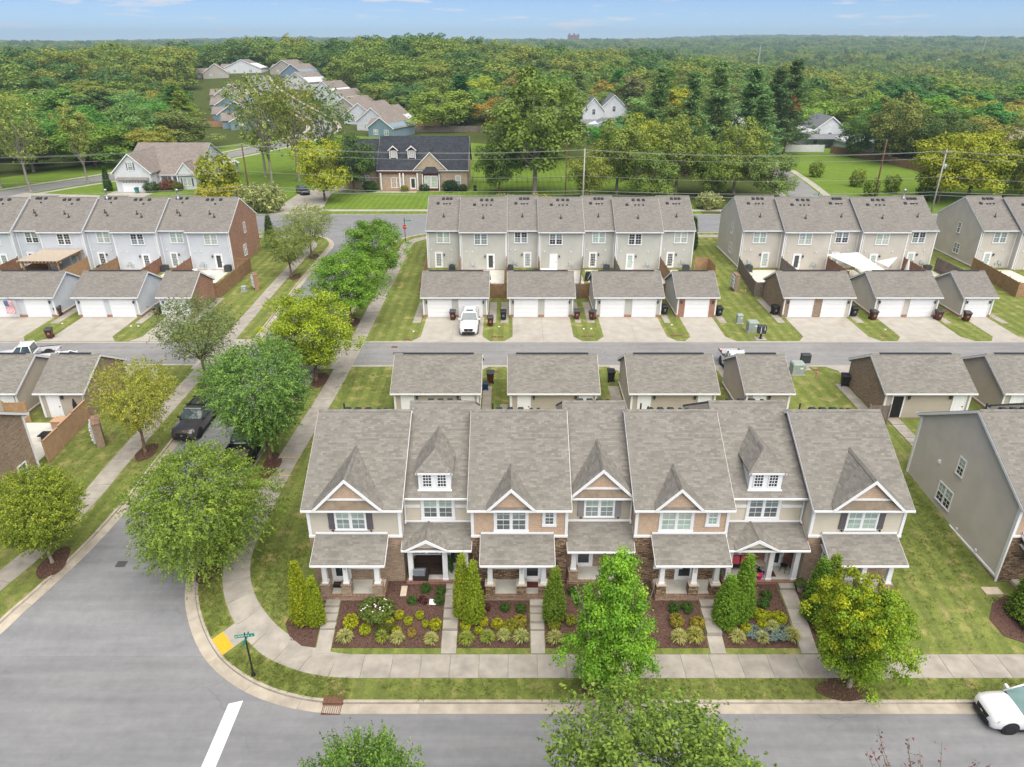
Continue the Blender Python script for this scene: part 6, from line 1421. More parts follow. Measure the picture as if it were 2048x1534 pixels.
# ------------------------------------------------------------------ garden walks and steps of the front row
WG = 'stepped walks to the front porches'
for x0, x1, yt, zt, rs, lab in [(-10.68, -9.86, 31.58, 1.08, [31.1, 30.72, 30.2, 29.75], 'stepped concrete walk to the corner house between the golden arborvitae and the roses'), (-3.86, -3.04, 32.78, 1.2, [32.35, 31.9, 31.0, 30.35, 29.7], 'stepped concrete walk left of the tall double arborvitae'),
        (1.03, 1.79, 31.58, 1.08, [31.1, 30.7, 30.15, 29.7], 'stepped concrete walk left of the single dark arborvitae'), (5.05, 5.8, 32.78, 1.2, [32.3, 31.9, 31.0, 30.2, 29.6], 'stepped concrete walk hidden behind the front maple'), (10.77, 11.6, 31.58, 1.08, [31.05, 30.3, 29.4], 'stepped concrete walk right of the front maple'), (20.2, 21.0, 31.58, 1.08, [31.1, 30.5, 29.8], 'stepped concrete walk behind the yellow maple')]:
    t = steps(x0, x1, yt, zt, 28.42, .14, lab, rs); t['group'] = WG
t = steps(15.7, 16.6, 32.78, 1.24, 31.9, .98, 'two steps and sloping concrete walk to the red cushioned porch', [32.35]); t['group'] = WG
for a, b in ((31.9, 31.0), (31.0, 30.1), (30.1, 29.3), (29.3, 28.42)): part('slab', drape([(15.7, b + .01), (16.6, b + .01), (16.6, a), (15.7, a)], .16, skirt=.1), 'concrete_panel', t)
steps(30.75, 31.75, 51.4, 2.2, 46.8, 1.95, 'stepping slabs leading down from the open garage door at right', [50.4, 49.4, 48.4, 47.6])
# ------------------------------------------------------------------ vehicles
def rot_lathe(prof, n=20):
    m = MB().lathe(prof, n); m.v = [(x, z, y) for x, y, z in m.v]; return m
def wheel_parts(parent, x, y, r, side, rimmat='metal'):
    w_ = link('wheel', cached(('tyre', r), lambda: mesh('wheel', rot_lathe([(r * .62, -.11), (r * .93, -.115), (r, -.07), (r, .07), (r * .93, .115), (r * .62, .11)], 22), 'rubber', False, True)), parent, (x, y, r))
    def rim():
        m = rot_lathe([(.01, .02), (r * .2, .03), (r * .22, -.02), (r * .6, -.03), (r * .64, .1), (r * .58, .1)], 22)
        for k in range(5):
            a = 2 * math.pi * k / 5; c, s = math.cos(a), math.sin(a); q = []
            for rr, hw in ((r * .1, r * .1), (r * .6, r * .07)):
                q += [(c * rr - s * hw, s * rr + c * hw), (c * rr + s * hw, s * rr - c * hw)]
            m.hexa([(q[0][0], .02, q[0][1]), (q[1][0], .02, q[1][1]), (q[3][0], .05, q[3][1]), (q[2][0], .05, q[2][1])], [(q[0][0], .075, q[0][1]), (q[1][0], .075, q[1][1]), (q[3][0], .085, q[3][1]), (q[2][0], .085, q[2][1])])
        return mesh('rim', m, rimmat, False)
    link('rim', cached(('rim', r, rimmat), rim), w_, (0, 0, 0), 0 if side > 0 else math.pi)
def vehicle(kind, x, y, z, rz, paint, label, group=None, glass='car_glass', rails=False, bed='black', rimmat='metal'):
    """local +x is forward"""
    S = {'suv': dict(L=4.95, W=.98, belt=1.06, hood=1.10, top=1.77, a0=.62, a1=-.02, b1=-2.18, b0=-2.42, wb=(1.45, -1.42), r=.38, gc=.20),
         'crossover': dict(L=4.48, W=.90, belt=.98, hood=1.02, top=1.60, a0=.82, a1=.02, b1=-1.75, b0=-2.15, wb=(1.33, -1.33), r=.35, gc=.20),
         'sedan': dict(L=4.75, W=.91, belt=.92, hood=.95, top=1.45, a0=.85, a1=.05, b1=-1.15, b0=-1.95, wb=(1.4, -1.4), r=.34, gc=.17),
         'coupe': dict(L=4.5, W=.93, belt=.84, hood=.88, top=1.25, a0=.55, a1=-.2, b1=-1.05, b0=-1.95, wb=(1.32, -1.32), r=.34, gc=.13),
         'pickup': dict(L=5.75, W=1.0, belt=1.15, hood=1.2, top=1.92, a0=.95, a1=.3, b1=-.75, b0=-.9, wb=(1.85, -1.7), r=.41, gc=.28)}[kind]
    t = thing({'suv': 'sport_utility_car', 'crossover': 'crossover_car', 'sedan': 'sedan_car', 'coupe': 'sports_car', 'pickup': 'pickup_truck'}[kind], label, 'truck' if kind == 'pickup' else 'car', (x, y, z), rz, group)
    h = S['L'] / 2; W_ = S['W']; gc = S['gc']; bt = S['belt']; hd = S['hood']
    def ring(xx, hw, zb, zs, zt):
        r_ = [(-hw * .9, zb), (-hw * .985, zb + .12), (-hw, (zb + zs) / 2), (-hw * .99, zs - .1), (-hw * .94, zs), (-hw * .6, zt), (0, zt + .02), (hw * .6, zt), (hw * .94, zs), (hw * .99, zs - .1), (hw, (zb + zs) / 2), (hw * .985, zb + .12), (hw * .9, zb)]
        return [(xx, a, b) for a, b in r_]
    cabend = S['b0']; tail = -h
    st = [(h - .0, W_ * .72, gc + .18, hd - .42, hd - .38), (h - .06, W_ * .84, gc + .06, hd - .26, hd - .20), (h - .22, W_ * .93, gc + .02, hd - .15, hd - .08), (h - .6, W_ * .985, gc, hd - .09, hd - .02), (S['a0'] + .12, W_, gc, bt - .02, hd + .04), (S['a0'] - .2, W_, gc, bt, bt + .02)]
    if kind == 'pickup': st += [(cabend - .12, W_, gc, bt, bt + .01)]
    else: st += [(0, W_, gc, bt, bt + .02), (S['b0'] + .3, W_ * .99, gc, bt + .02, bt + .04), (tail + .3, W_ * .96, gc + .05, bt + (.02 if kind != 'coupe' else -.02), bt + .03), (tail + .06, W_ * .88, gc + .14, bt - .08, bt - .06), (tail, W_ * .78, gc + .25, bt - .25, bt - .22)]
    body = part('body', MB().loft([ring(*q) for q in st]), paint, t, smooth=True, uv=False)
    if kind == 'pickup':
        y0, y1 = tail, cabend - .12
        m = MB().box(y0, y1, -W_, -W_ + .09, gc + .1, bt).box(y0, y1, W_ - .09, W_, gc + .1, bt).box(y0, y0 + .08, -W_ + .09, W_ - .09, gc + .15, bt).box(y1 - .06, y1, -W_ + .09, W_ - .09, gc + .2, bt).box(y0, y1, -W_ + .09, W_ - .09, gc + .1, gc + .38)
        part('bed_side', m, paint, t)
        fl = MB()
        for k in range(9): fl.box(y0 + .09, y1 - .07, -W_ + .1 + k * .2, -W_ + .1 + k * .2 + .16, gc + .381, gc + .41)
        part('bed_floor', fl, bed, t)
        part('bed_rail', MB().box(y0, y1, -W_ - .005, -W_ + .1, bt + .004, bt + .03).box(y0, y1, W_ - .1, W_ + .005, bt + .004, bt + .03), 'black', t)
    # greenhouse
    gw, rw_ = W_ * .93, W_ * .74; a0, a1, b1, b0, top = S['a0'], S['a1'], S['b1'], S['b0'], S['top']
    B = [(a0, -gw), (a0, gw), (b0, gw), (b0, -gw)]; T = [(a1, -rw_), (a1, rw_), (b1, rw_), (b1, -rw_)]
    def q3(i, z_, f): return (B[i][0] + (T[i][0] - B[i][0]) * f, B[i][1] + (T[i][1] - B[i][1]) * f, bt + (top - bt) * f)
    quads = {'windscreen': (0, 1), 'side_glass': (1, 2), 'rear_glass': (2, 3)}
    part('cabin', MB().hexa([(p[0], p[1], bt - .02) for p in B], [(p[0], p[1], top - .03) for p in T]), 'black', t)
    def pane_(nm, i, j, mat, inset=.06):
        c = [q3(i, 0, .06), q3(j, 0, .06), q3(j, 0, .9), q3(i, 0, .9)]; c = [Vector(p) for p in c]; ctr = sum(c, Vector()) / 4
        c = [p.lerp(ctr, inset) for p in c]; n = (c[1] - c[0]).cross(c[2] - c[0]).normalized(); d = n * .012
        if d.dot(ctr - Vector((0, 0, bt))) < 0: d = -d
        part(nm, MB().prism([tuple(p + d * .3) for p in c], tuple(d)), mat, t)
    pane_('windscreen', 0, 1, glass); pane_('side_glass', 1, 2, 'car_glass'); pane_('side_glass', 3, 0, 'car_glass'); pane_('rear_glass', 2, 3, 'car_glass')
    pl = MB()
    for i in range(4): pl.tube(q3(i, 0, 0), q3(i, 0, 1), .055, .05, 6)
    if kind != 'coupe':
        for sgn in (-1, 1):
            for f in ((.45,) if kind != 'suv' else (.36, .68)):
                xb = a0 + (b0 - a0) * f; xt = a1 + (b1 - a1) * f; pl.tube((xb, sgn * (gw + .006), bt), (xt, sgn * (rw_ + .006), top), .04, .035, 6)
    part('pillar', pl, paint, t, smooth=True)
    rf = [[(a1 + .06, -rw_, top - .06), (a1 + .06, rw_, top - .06), (b1 - .05, rw_, top - .06), (b1 - .05, -rw_, top - .06)], [(a1 - .02, -rw_ * .97, top), (a1 - .02, rw_ * .97, top), (b1 + .04, rw_ * .97, top), (b1 + .04, -rw_ * .97, top)], [(a1 - .25, -rw_ * .7, top + .03), (a1 - .25, rw_ * .7, top + .03), (b1 + .3, rw_ * .7, top + .03), (b1 + .3, -rw_ * .7, top + .03)]]
    part('roof', MB().loft(rf), paint, t, smooth=False)
    if kind in ('suv', 'crossover'):
        part('sunroof', MB().box(a1 - .75, a1 - .3, -rw_ * .5, rw_ * .5, top + .025, top + .042), 'car_glass', t)
        rl = MB()
        for sgn in (-1, 1): rl.box(b1 + .3, a1 - .3, sgn * rw_ * .88 - .02, sgn * rw_ * .88 + .02, top + .02, top + .075)
        part('roof_rail', rl, 'black' if paint != 'car_white' or kind == 'crossover' else 'metal', t)
    if rails:
        for xx in (a1 - .45, b1 + .35): part('roof_bar', MB().box(xx - .05, xx + .05, -rw_ * 1.05, rw_ * 1.05, top + .1, top + .15).box(xx - .1, xx + .1, -rw_ * .5, -rw_ * .4, top + .15, top + .22).box(xx - .1, xx + .1, rw_ * .4, rw_ * .5, top + .15, top + .22), 'black', t)
    part('grille', MB().prism([(h - .02, -W_ * .42, gc + .36), (h - .02, W_ * .42, gc + .36), (h - .06, W_ * .5, hd - .27), (h - .06, -W_ * .5, hd - .27)], (.05, 0, 0)), 'black' if kind != 'pickup' else 'chrome', t)
    part('badge', MB().box(h + .03, h + .045, -.09, .09, (gc + hd) / 2 - .02, (gc + hd) / 2 + .06), 'chrome', t)
    part('bumper', MB().prism([(h - .03, -W_ * .7, gc + .08), (h - .03, W_ * .7, gc + .08), (h - .02, W_ * .66, gc + .3), (h - .02, -W_ * .66, gc + .3)], (.06, 0, 0)), 'black', t)
    part('tail_bumper', MB().box(tail - .05, tail + .1, -W_ * .8, W_ * .8, gc + .12, gc + .34), 'black', t)
    for sgn in (-1, 1):
        part('headlight', MB().hexa([(h - .04, sgn * W_ * .50, hd - .38), (h - .22, sgn * W_ * .93, hd - .36), (h - .34, sgn * W_ * .9, hd - .34), (h - .1, sgn * W_ * .5, hd - .36)], [(h - .05, sgn * W_ * .54, hd - .23), (h - .24, sgn * W_ * .945, hd - .19), (h - .36, sgn * W_ * .93, hd - .16), (h - .14, sgn * W_ * .54, hd - .18)]), 'lamp_glass', t)
        part('tail_light', MB().box(tail - .02, tail + .1, sgn * W_ * .62, sgn * W_ * .84, bt - .32, bt - .1), 'sign_red', t)
        part('mirror', MB().hexa([(a0 - .32, sgn * W_ * .95, bt + .03), (a0 - .14, sgn * W_ * .95, bt + .03), (a0 - .16, sgn * (W_ + .2), bt + .05), (a0 - .3, sgn * (W_ + .2), bt + .05)], [(a0 - .32, sgn * W_ * .95, bt + .17), (a0 - .16, sgn * W_ * .95, bt + .17), (a0 - .18, sgn * (W_ + .2), bt + .19), (a0 - .3, sgn * (W_ + .2), bt + .19)]), paint, t)
        part('sill', MB().box(S['wb'][1] + .45, S['wb'][0] - .45, sgn * W_ * .96 - .04, sgn * W_ * .96 + .04, gc - .02, gc + .13), 'black', t)
        for wx in S['wb']:
            r = S['r']; ym = sgn * (W_ - .005)
            part('wheel_arch', MB().tube((wx, ym - sgn * .12, r + .02), (wx, ym + sgn * .012, r + .02), r * 1.18, None, 20), 'black', t)
            wheel_parts(t, wx, sgn * (W_ - .095), r, sgn, rimmat)
        for f in (.42,):
            xb = a0 + (b0 - a0) * f; part('door_handle', MB().box(xb + .05, xb + .25, sgn * (W_ - .01) - .015, sgn * (W_ - .01) + .03, bt - .2, bt - .16), paint, t)
    return t
vehicle('suv', -4.55, 71.75, g(71.5) + .134, R(-90), 'car_white', 'white sport utility car parked in front of the first rear garage')
vehicle('crossover', 25.2, 24.42, .012, R(180), 'car_white', 'white crossover cut off by the right edge on the near street', glass='car_glass_shade')
vehicle('suv', -25.45, 50.25, g(50) + .012, R(-91.5), 'car_grey', 'dark grey utility vehicle with roof bars parked by the left kerb', rails=True)
vehicle('sedan', -25.75, 60.0, g(60) + .012, R(-90), 'car_dark', 'dark car half hidden behind the feathery street tree')
vehicle('pickup', -20.1, 46.9, g(47) + .012, R(90), 'car_dark', 'black pickup with a pale ribbed bed under the feathery street tree', bed='wood_grey')
vehicle('pickup', -46.6, 62.6, g(62) + .14, R(195), 'car_white', 'white pickup behind the left garages')
vehicle('coupe', -42.0, 62.0, g(62) + .14, R(12), 'car_white', 'low white sports car behind the brick sided garage at left')
vehicle('pickup', 20.9, 60.5, g(60) + .14, R(-90), 'car_white', 'white pickup with black bed behind the small single garage')
vehicle('sedan', -42.2, 146.2, 2.545, R(-60), 'car_dark', 'dark car on the concrete driveway nearer the wide street')
vehicle('suv', -39.0, 151.2, 2.545, R(-75), 'car_dark', 'dark utility car farther up the concrete driveway')
# ------------------------------------------------------------------ bins
def bin_(x, y, z, rz, body, label):
    t = thing('wheeled_bin', label, 'bin', (x, y, z), rz, 'wheeled bins by the garages')
    link('body', cached(('binb', body), lambda: mesh('body', MB().hexa([(-.24, -.26, .07), (.24, -.26, .07), (.24, .26, .07), (-.24, .26, .07)], [(-.33, -.38, 1.0), (.33, -.38, 1.0), (.33, .36, 1.0), (-.33, .36, 1.0)]).box(-.35, .35, -.4, .38, .93, 1.0), body)), t)
    link('lid', cached(('binl', body), lambda: mesh('lid', MB().hexa([(-.36, -.42, 1.004), (.36, -.42, 1.004), (.36, .42, 1.004), (-.36, .42, 1.004)], [(-.3, -.36, 1.1), (.3, -.36, 1.1), (.3, .36, 1.12), (-.3, .36, 1.12)]), 'bin_lid' if body != 'bin_black' else 'bin_black')), t)
    for s in (-.27, .27): link('wheel', cached('binw', lambda: mesh('wheel', MB().tube((-.035, 0, 0), (.035, 0, 0), .13, None, 12), 'rubber')), t, (s, .3, .13))
    link('handle', cached('binh', lambda: mesh('handle', MB().box(-.26, .26, .42, .46, .96, 1.0).box(-.26, -.23, .36, .46, .96, 1.0).box(.23, .26, .36, .46, .96, 1.0), 'rubber')), t)
    link('sticker', cached('bins', lambda: mesh('sticker', MB().box(-.09, .09, -.335, -.325, .62, .68).box(-.12, .12, -.322, -.312, .48, .50), 'sign_white')), t)
    return t
gz = lambda y: g(y) + .134
for x, y, b, rz, lab in [(-6.55, 74.2, 'bin_brown', 0, 'brown wheeled bin between the doors of the garage with the white SUV'), (-2.35, 72.4, 'bin_brown', .1, 'brown wheeled bin on the grass right of the white SUV'), (-.95, 74.2, 'bin_black', 0, 'black wheeled bin between the first and second rear garages'), (7.2, 74.4, 'bin_brown', 0, 'brown wheeled bin at the right corner of the second rear garage'), (8.9, 74.2, 'bin_brown', -.5, 'brown wheeled bin at the left corner of the third rear garage'), (17.2, 75.9, 'bin_black', 0, 'black wheeled bin right of the third rear garage'), (23.2, 75.4, 'bin_black', .2, 'black wheeled bin right of the red brick fronted garage'),
        (29.6, 75.8, 'bin_black', .2, 'black wheeled bin by the brown brick garage wall at right'), (38.3, 75.3, 'bin_black', 0, 'black wheeled bin right of the half brick garage'), (40.0, 74.2, 'bin_brown', .1, 'brown wheeled bin left of the sand double garage'), (47.2, 74.2, 'bin_brown', 0, 'brown wheeled bin right of the sand double garage'), (50.1, 73.8, 'bin_brown', -.2, 'brown wheeled bin before the sand single garage'),
        (-50.9, 75.4, 'bin_brown', .3, 'brown wheeled bin at the corner of the garage with the flag'), (-48.1, 68.9, 'bin_brown', .3, 'brown wheeled bin at the alley edge on the left'), (-39.9, 75.6, 'bin_brown', 0, 'brown wheeled bin between the left garages'), (-1.95, 58.3, 'bin_brown', math.pi, 'brown wheeled bin behind the first near garage'), (9.0, 58.6, 'bin_black', math.pi, 'black wheeled bin left of the third near garage'), (29.9, 57.7, 'bin_black', math.pi - .2, 'black wheeled bin beside the brown brick garage wall behind the front row'), (17.6, 60.2, 'bin_black', math.pi, 'black bin lid peeking over the third near garage'), (-50.0, 61.2, 'bin_black', 0, 'black bin behind the left garage ridge'), (-48.6, 61.4, 'bin_black', 0, 'second black bin behind the left garage ridge'), (-7.6, 149.3, 'bin_black', 0, 'dark bin at the right corner of the dark roofed house')]:
    bin_(x, y, gz(y), rz, b, lab)
bl = bin_(-2.35, 56.9, gz(56.9), math.pi, 'bin_blue', 'small blue tub behind the first near garage'); bl.scale = (.8, .7, .6)
tb_ = bin_(-75.9, 146.6, 2.54, 0, 'teal_bin', 'teal bin in front of the white house garage door')
# ------------------------------------------------------------------ utility boxes, mail boxes, meters
def cabinet(x, y, w_, d, h, label, rz=0.):
    t = thing('utility_cabinet', label, 'utility box', (x, y, g(y) + .12), rz, 'green utility boxes')
    part('pad', MB().box(-w_ / 2 - .12, w_ / 2 + .12, -d / 2 - .12, d / 2 + .12, -.1, .06), 'concrete_panel', t)
    part('housing', MB().box(-w_ / 2, w_ / 2, -d / 2, d / 2, .06, h * .88), 'box_green', t)
    part('lid', MB().hexa([(-w_ / 2 - .03, -d / 2 - .03, h * .88 + .004), (w_ / 2 + .03, -d / 2 - .03, h * .88 + .004), (w_ / 2 + .03, d / 2 + .03, h * .88 + .004), (-w_ / 2 - .03, d / 2 + .03, h * .88 + .004)], [(-w_ / 2 + .05, -d / 2 + .05, h), (w_ / 2 - .05, -d / 2 + .05, h), (w_ / 2 - .05, d / 2 - .05, h), (-w_ / 2 + .05, d / 2 - .05, h)]), 'box_green', t)
    part('label_plate', MB().box(w_ * .1, w_ * .35, -d / 2 - .008, -d / 2 - .002, h * .55, h * .68), 'sign_white', t)
cabinet(25.6, 70.9, 1.05, .9, 1.15, 'large green utility box behind the mailbox'); cabinet(24.9, 73.2, .62, .5, 1.05, 'pale green utility box farther from the alley'); cabinet(26.5, 60.2, 1.1, .95, 1.15, 'green utility box next to the mailbox behind the front row'); cabinet(-32.5, 58.7, .75, .6, 1.05, 'pale utility box on the lawn left of the side street'); cabinet(-33.0, 84.0, .55, .5, .7, 'small pale utility box on the lawn by the brick meter wall')
def mailbox(x, y, label, rz):
    t = thing('cluster_mailbox', label, 'mailbox', (x, y, g(y) + .13), rz, 'black cluster mailboxes')
    part('pad', MB().box(-.55, .55, -.45, .45, -.1, .03), 'concrete_light', t); part('pedestal', MB().box(-.16, .16, -.16, .16, .03, .06).box(-.08, .08, -.08, .08, .06, .62), 'black', t)
    part('cabinet', MB().box(-.42, .42, -.24, .24, .62, 1.42), 'dark_metal', t); part('roof_lid', MB().hexa([(-.46, -.28, 1.424), (.46, -.28, 1.424), (.46, .28, 1.424), (-.46, .28, 1.424)], [(-.4, -.22, 1.5), (.4, -.22, 1.5), (.4, .22, 1.5), (-.4, .22, 1.5)]), 'dark_metal', t)
    dm_ = cached('mdoor', lambda: mesh('mail_door', MB().box(-.18, .18, -.012, 0, 0, .115).box(.06, .12, -.018, -.012, .03, .07), 'dark_metal'))
    for c in (-.2, .2):
        for k in range(6): link('mail_door', dm_, t, (c, -.242, .66 + k * .125))
    for c, z0, z1 in ((-.14, .66, 1.36), (.24, 1.02, 1.36)): part('number_strip', MB().box(c - .03, c + .03, -.266, -.261, z0, z1), 'sign_white', t)
mailbox(25.85, 68.75, 'black cluster mailbox on the far side of the alley', 0.); mailbox(27.6, 61.3, 'black cluster mailbox on the near side of the alley', math.pi)
def meter_wall(x, y, w_, d, h, mat, label, rz, meters=True):
    t = thing('meter_wall', label, 'meter wall', (x, y, g(y) + .1), rz)
    part('wall', MB().box(-w_ / 2, w_ / 2, -d / 2, d / 2, -.2, h), mat, t); part('coping', MB().box(-w_ / 2 - .03, w_ / 2 + .03, -d / 2 - .03, d / 2 + .03, h + .002, h + .07), 'rowlock', t)
    if meters:
        for k in range(3):
            b = part('meter_panel', MB().box(-w_ / 2 + .1 + k * (w_ - .2) / 3, -w_ / 2 + .05 + (k + 1) * (w_ - .2) / 3, -d / 2 - .16, -d / 2 - .002, .35, h - .12), 'meter_grey', t)
            for j in range(3): part('meter', MB().tube((-w_ / 2 + .08 + (k + .5) * (w_ - .2) / 3, -d / 2 - .24, .6 + j * .42), (-w_ / 2 + .08 + (k + .5) * (w_ - .2) / 3, -d / 2 - .16, .6 + j * .42), .11, None, 10), 'lamp_glass', b)
meter_wall(27.6, 84.6, 1.5, .5, 2.0, 'brick_brown', 'brick pier carrying grey electric meters beside the right-hand row', R(-90)); meter_wall(-31.8, 85.0, 1.5, .5, 1.9, 'brick_red', 'red brick meter wall on the lawn by the side street', R(-65)); meter_wall(-31.9, 47.8, 1.7, .55, 1.95, 'brick_brown', 'brown brick pier on the lawn behind the yellowing street tree', R(-60))
for x, y, lab in [(28.3, 82.6, 'short yellow bollard by the meter pier'), (28.0, 59.2, 'small brown post on the lawn behind the front row')]:
    tag(part('marker_post', MB().lathe([(.1, -.1), (.1, .6), (.06, .68)], 10, (x, y, g(y) + .12)), 'wood_tan'), lab, 'post')
def ac(x, y, lab):
    t = thing('air_conditioner', lab, 'air conditioner', (x, y, g(y) + .13), 0, 'air conditioners behind the houses')
    link('housing', cached('ach', lambda: mesh('housing', MB().box(-.4, .4, -.4, .4, .06, .85), 'dark_metal')), t); link('top_grille', cached('act', lambda: mesh('top_grille', MB().lathe([(.34, .855), (.3, .9), (.05, .92)], 14), 'black')), t); link('pad', cached('acp', lambda: mesh('pad', MB().box(-.5, .5, -.5, .5, -.1, .05), 'concrete_light')), t)
for i, (x, lab) in enumerate([(-37.9, 'behind the brick gable end house'), (-46.3, 'second from the brick gable end'), (-54.8, 'beside the stack of pots in the left row'), (-63.9, 'at the far left of the left row'), (-.2, 'at the third house of the middle row'), (12.6, 'at the fifth house of the middle row'), (24.0 - .8, 'at the last house of the middle row'), (1.0 - 9.0, 'at the first house of the middle row'), (31.6, 'at the first house of the right-hand row'), (55.4, 'at the last house of the right-hand row')]):
    ac(x, 92.2, 'grey air conditioner ' + lab)
# ------------------------------------------------------------------ fences around the back yards
PF = 'privacy fences between back yards'
for (a, b, mat, lab) in [([(-34.25, 44.9), (-34.6, 51.3)], None, 'wood_tan', 'tan board fence beside the brown brick house patio'), ([(-41.0, 50.9), (-39.2, 50.9)], None, 'wood_new', 'short tan fence by the garage door at far left'),
        ([(-37.6, 81.6), (-35.1, 81.6), (-34.9, 92.4), (-37.0, 92.6)], None, 'wood', 'brown board fence around the yard of the brick gable end house'), ([(-42.9, 86.6), (-42.9, 92.8)], None, 'wood_red', 'red brown divider left of the brick gable end house'), ([(-46.9, 86.6), (-46.9, 92.8)], None, 'wood_red', 'weathered divider beside the white wicker chairs'), ([(-52.7, 86.6), (-52.7, 92.8)], None, 'wood', 'brown divider right of the pergola'), ([(-56.7, 86.0), (-56.7, 92.8)], None, 'wood_new', 'new timber divider on the right side of the pergola'), ([(-62.3, 86.0), (-62.3, 92.8)], None, 'wood', 'timber divider on the left side of the pergola'), ([(-66.0, 86.0), (-66.0, 92.8)], None, 'wood_red', 'brown divider at the far left of the left row'),
        ([(-11.0, 81.4), (-11.4, 92.6)], None, 'wood_red', 'red brown fence left of the middle row'), ([(-2.6, 81.5), (-.45, 81.5)], None, 'wood', 'brown gate between the first and second rear garages'), ([(7.0, 81.5), (8.05, 81.5)], None, 'wood_grey', 'grey gate between the second and third rear garages'), ([(8.1, 81.5), (9.2, 81.5)], None, 'wood_red', 'red brown gate between the second and third rear garages'), ([(16.8, 81.5), (18.3, 81.5)], None, 'wood_red', 'red brown gate right of the third rear garage'), ([(-6.9, 86.5), (-6.9, 92.7)], None, 'wood', 'divider right of the first house of the middle row'), ([(-.75, 81.6), (-.75, 92.7)], None, 'wood_red', 'divider right of the second house of the middle row'), ([(3.55, 86.5), (3.55, 92.7)], None, 'wood', 'divider right of the third house of the middle row'), ([(8.05, 81.6), (9.4, 92.7)], None, 'wood_grey', 'grey divider right of the fourth house of the middle row'), ([(13.7, 86.5), (13.7, 92.7)], None, 'wood_grey', 'grey divider right of the fifth house of the middle row'), ([(19.8, 86.5), (19.8, 92.7)], None, 'wood', 'divider left of the last house of the middle row'), ([(24.4, 92.6), (26.2, 92.6), (26.2, 88.8)], None, 'wood_new', 'new timber corner fence at the right end of the middle row'),
        ([(30.35, 92.8), (29.6, 86.5), (29.2, 82.0), (30.3, 82.0)], None, 'wood_grey', 'weathered grey fence and gate left of the brown brick garage'), ([(35.95, 86.2), (35.95, 92.7)], None, 'wood_grey', 'grey divider right of the first house of the right-hand row'), ([(42.15, 86.2), (42.15, 92.7)], None, 'wood_red', 'red divider left of the shade sail'), ([(52.3, 86.2), (52.3, 92.7)], None, 'wood_red', 'red divider left of the folded parasol'), ([(57.0, 84.5), (56.7, 92.7)], None, 'wood_grey', 'grey fence at the right end of the right-hand row'), ([(61.6, 92.7), (60.7, 81.8), (63.0, 81.8)], None, 'wood_new', 'orange timber fence around the far right yard'),
        ([(24.3, 43.8), (23.6, 39.8)], None, 'wood_grey', 'grey fence beside the last house of the front row'), ([(28.6, 50.4), (30.2, 50.4)], None, 'wood_grey', 'grey gate left of the open garage door'), ([(-2.6, 49.6), (-.5, 49.6)], None, 'wood', 'brown gate behind the second house of the front row'), ([(-12.0, 47.5), (-9.4, 47.5)], None, 'wood_red', 'red brown fence behind the corner house of the front row')]:
    board_fence(a, 1.8, mat, lab, group=PF, cap_rail=(mat == 'wood_tan'))
plain('pergola_sheet', (.40, .34, .27), .7, .1, 3)
# pergola over the patio
pg = thing('pergola', 'timber pergola with slatted roof on a left row patio', 'pergola', (-61.9, 87.2, g(90) + .13))
for xx, yy in ((.2, .2), (4.6, .2), (.2, 5.0), (4.6, 5.0)):
    p_ = part('post', MB().box(xx - .09, xx + .09, yy - .09, yy + .09, 0, 2.5), 'wood_new', pg); part('brace', MB().prism([(xx, yy - .04, 1.9), (xx + (.6 if xx < 2 else -.6), yy - .04, 2.5), (xx + (.5 if xx < 2 else -.5), yy - .04, 2.5), (xx, yy - .04, 2.0)], (0, .08, 0)), 'wood_new', p_)
for yy in (.2, 5.0): part('beam', MB().box(-.3, 5.1, yy - .05, yy + .05, 2.5, 2.72), 'wood_new', pg)
rm_ = mesh('rafter', MB().prism([(-.035, -.4, 2.721), (-.035, 5.6, 2.721), (-.035, 5.6, 2.9), (-.035, -.3, 2.9)], (.07, 0, 0)), 'wood_new')
for k in range(12): link('rafter', rm_, pg, (-.1 + k * .45, 0, 0))
part('roof_sheet', MB().box(-.25, 5.0, -.3, 5.5, 2.902, 2.93), 'pergola_sheet', pg)
# shade sail and folded parasol
ss = thing('shade_sail', 'white shade sail stretched over a right-hand row patio', 'shade sail', (0, 0, 0))
P4 = [(41.4, 91.6, 4.9), (45.6, 92.0, 5.1), (46.4, 85.0, 4.5), (43.4, 83.6, 4.7)]
n_ = 8; sv = []
for i in range(n_ + 1):
    for j in range(n_ + 1):
        a, b = i / n_, j / n_
        p = [(P4[0][k] * (1 - a) + P4[1][k] * a) * (1 - b) + (P4[3][k] * (1 - a) + P4[2][k] * a) * b for k in range(3)]
        p[2] -= .5 * math.sin(a * math.pi) * math.sin(b * math.pi); sv.append(tuple(p))
sm_ = MB(); sm_.v = sv; sm_.f = [(i * (n_ + 1) + j, (i + 1) * (n_ + 1) + j, (i + 1) * (n_ + 1) + j + 1, i * (n_ + 1) + j + 1) for i in range(n_) for j in range(n_)]
part('sail', sm_, 'canvas', ss, smooth=True)
for p in P4[2:]: part('mast', MB().tube((p[0], p[1], g(p[1])), p, .05), 'metal', ss)
um = thing('folded_parasol', 'folded white parasol on a right-hand row patio', 'parasol', (50.6, 88.5, g(88) + .13))
part('canopy', MB().lathe([(.03, 2.7), (.16, 2.3), (.28, 1.3), (.22, .9), (.05, .85)][::-1], 12), 'canvas', um, smooth=True); part('shaft', MB().tube((0, 0, 0), (0, 0, 2.75), .03), 'metal', um); part('base', MB().lathe([(.3, 0), (.3, .08), (.05, .12)], 12), 'dark_metal', um)
s2 = thing('shade_sail', 'small white triangular sail right of the large one', 'shade sail')
part('sail', MB().prism([(47.4, 87, 4.5), (50.2, 90.5, 4.9), (47.6, 90.8, 4.2)], (0, 0, .02)), 'canvas', s2)
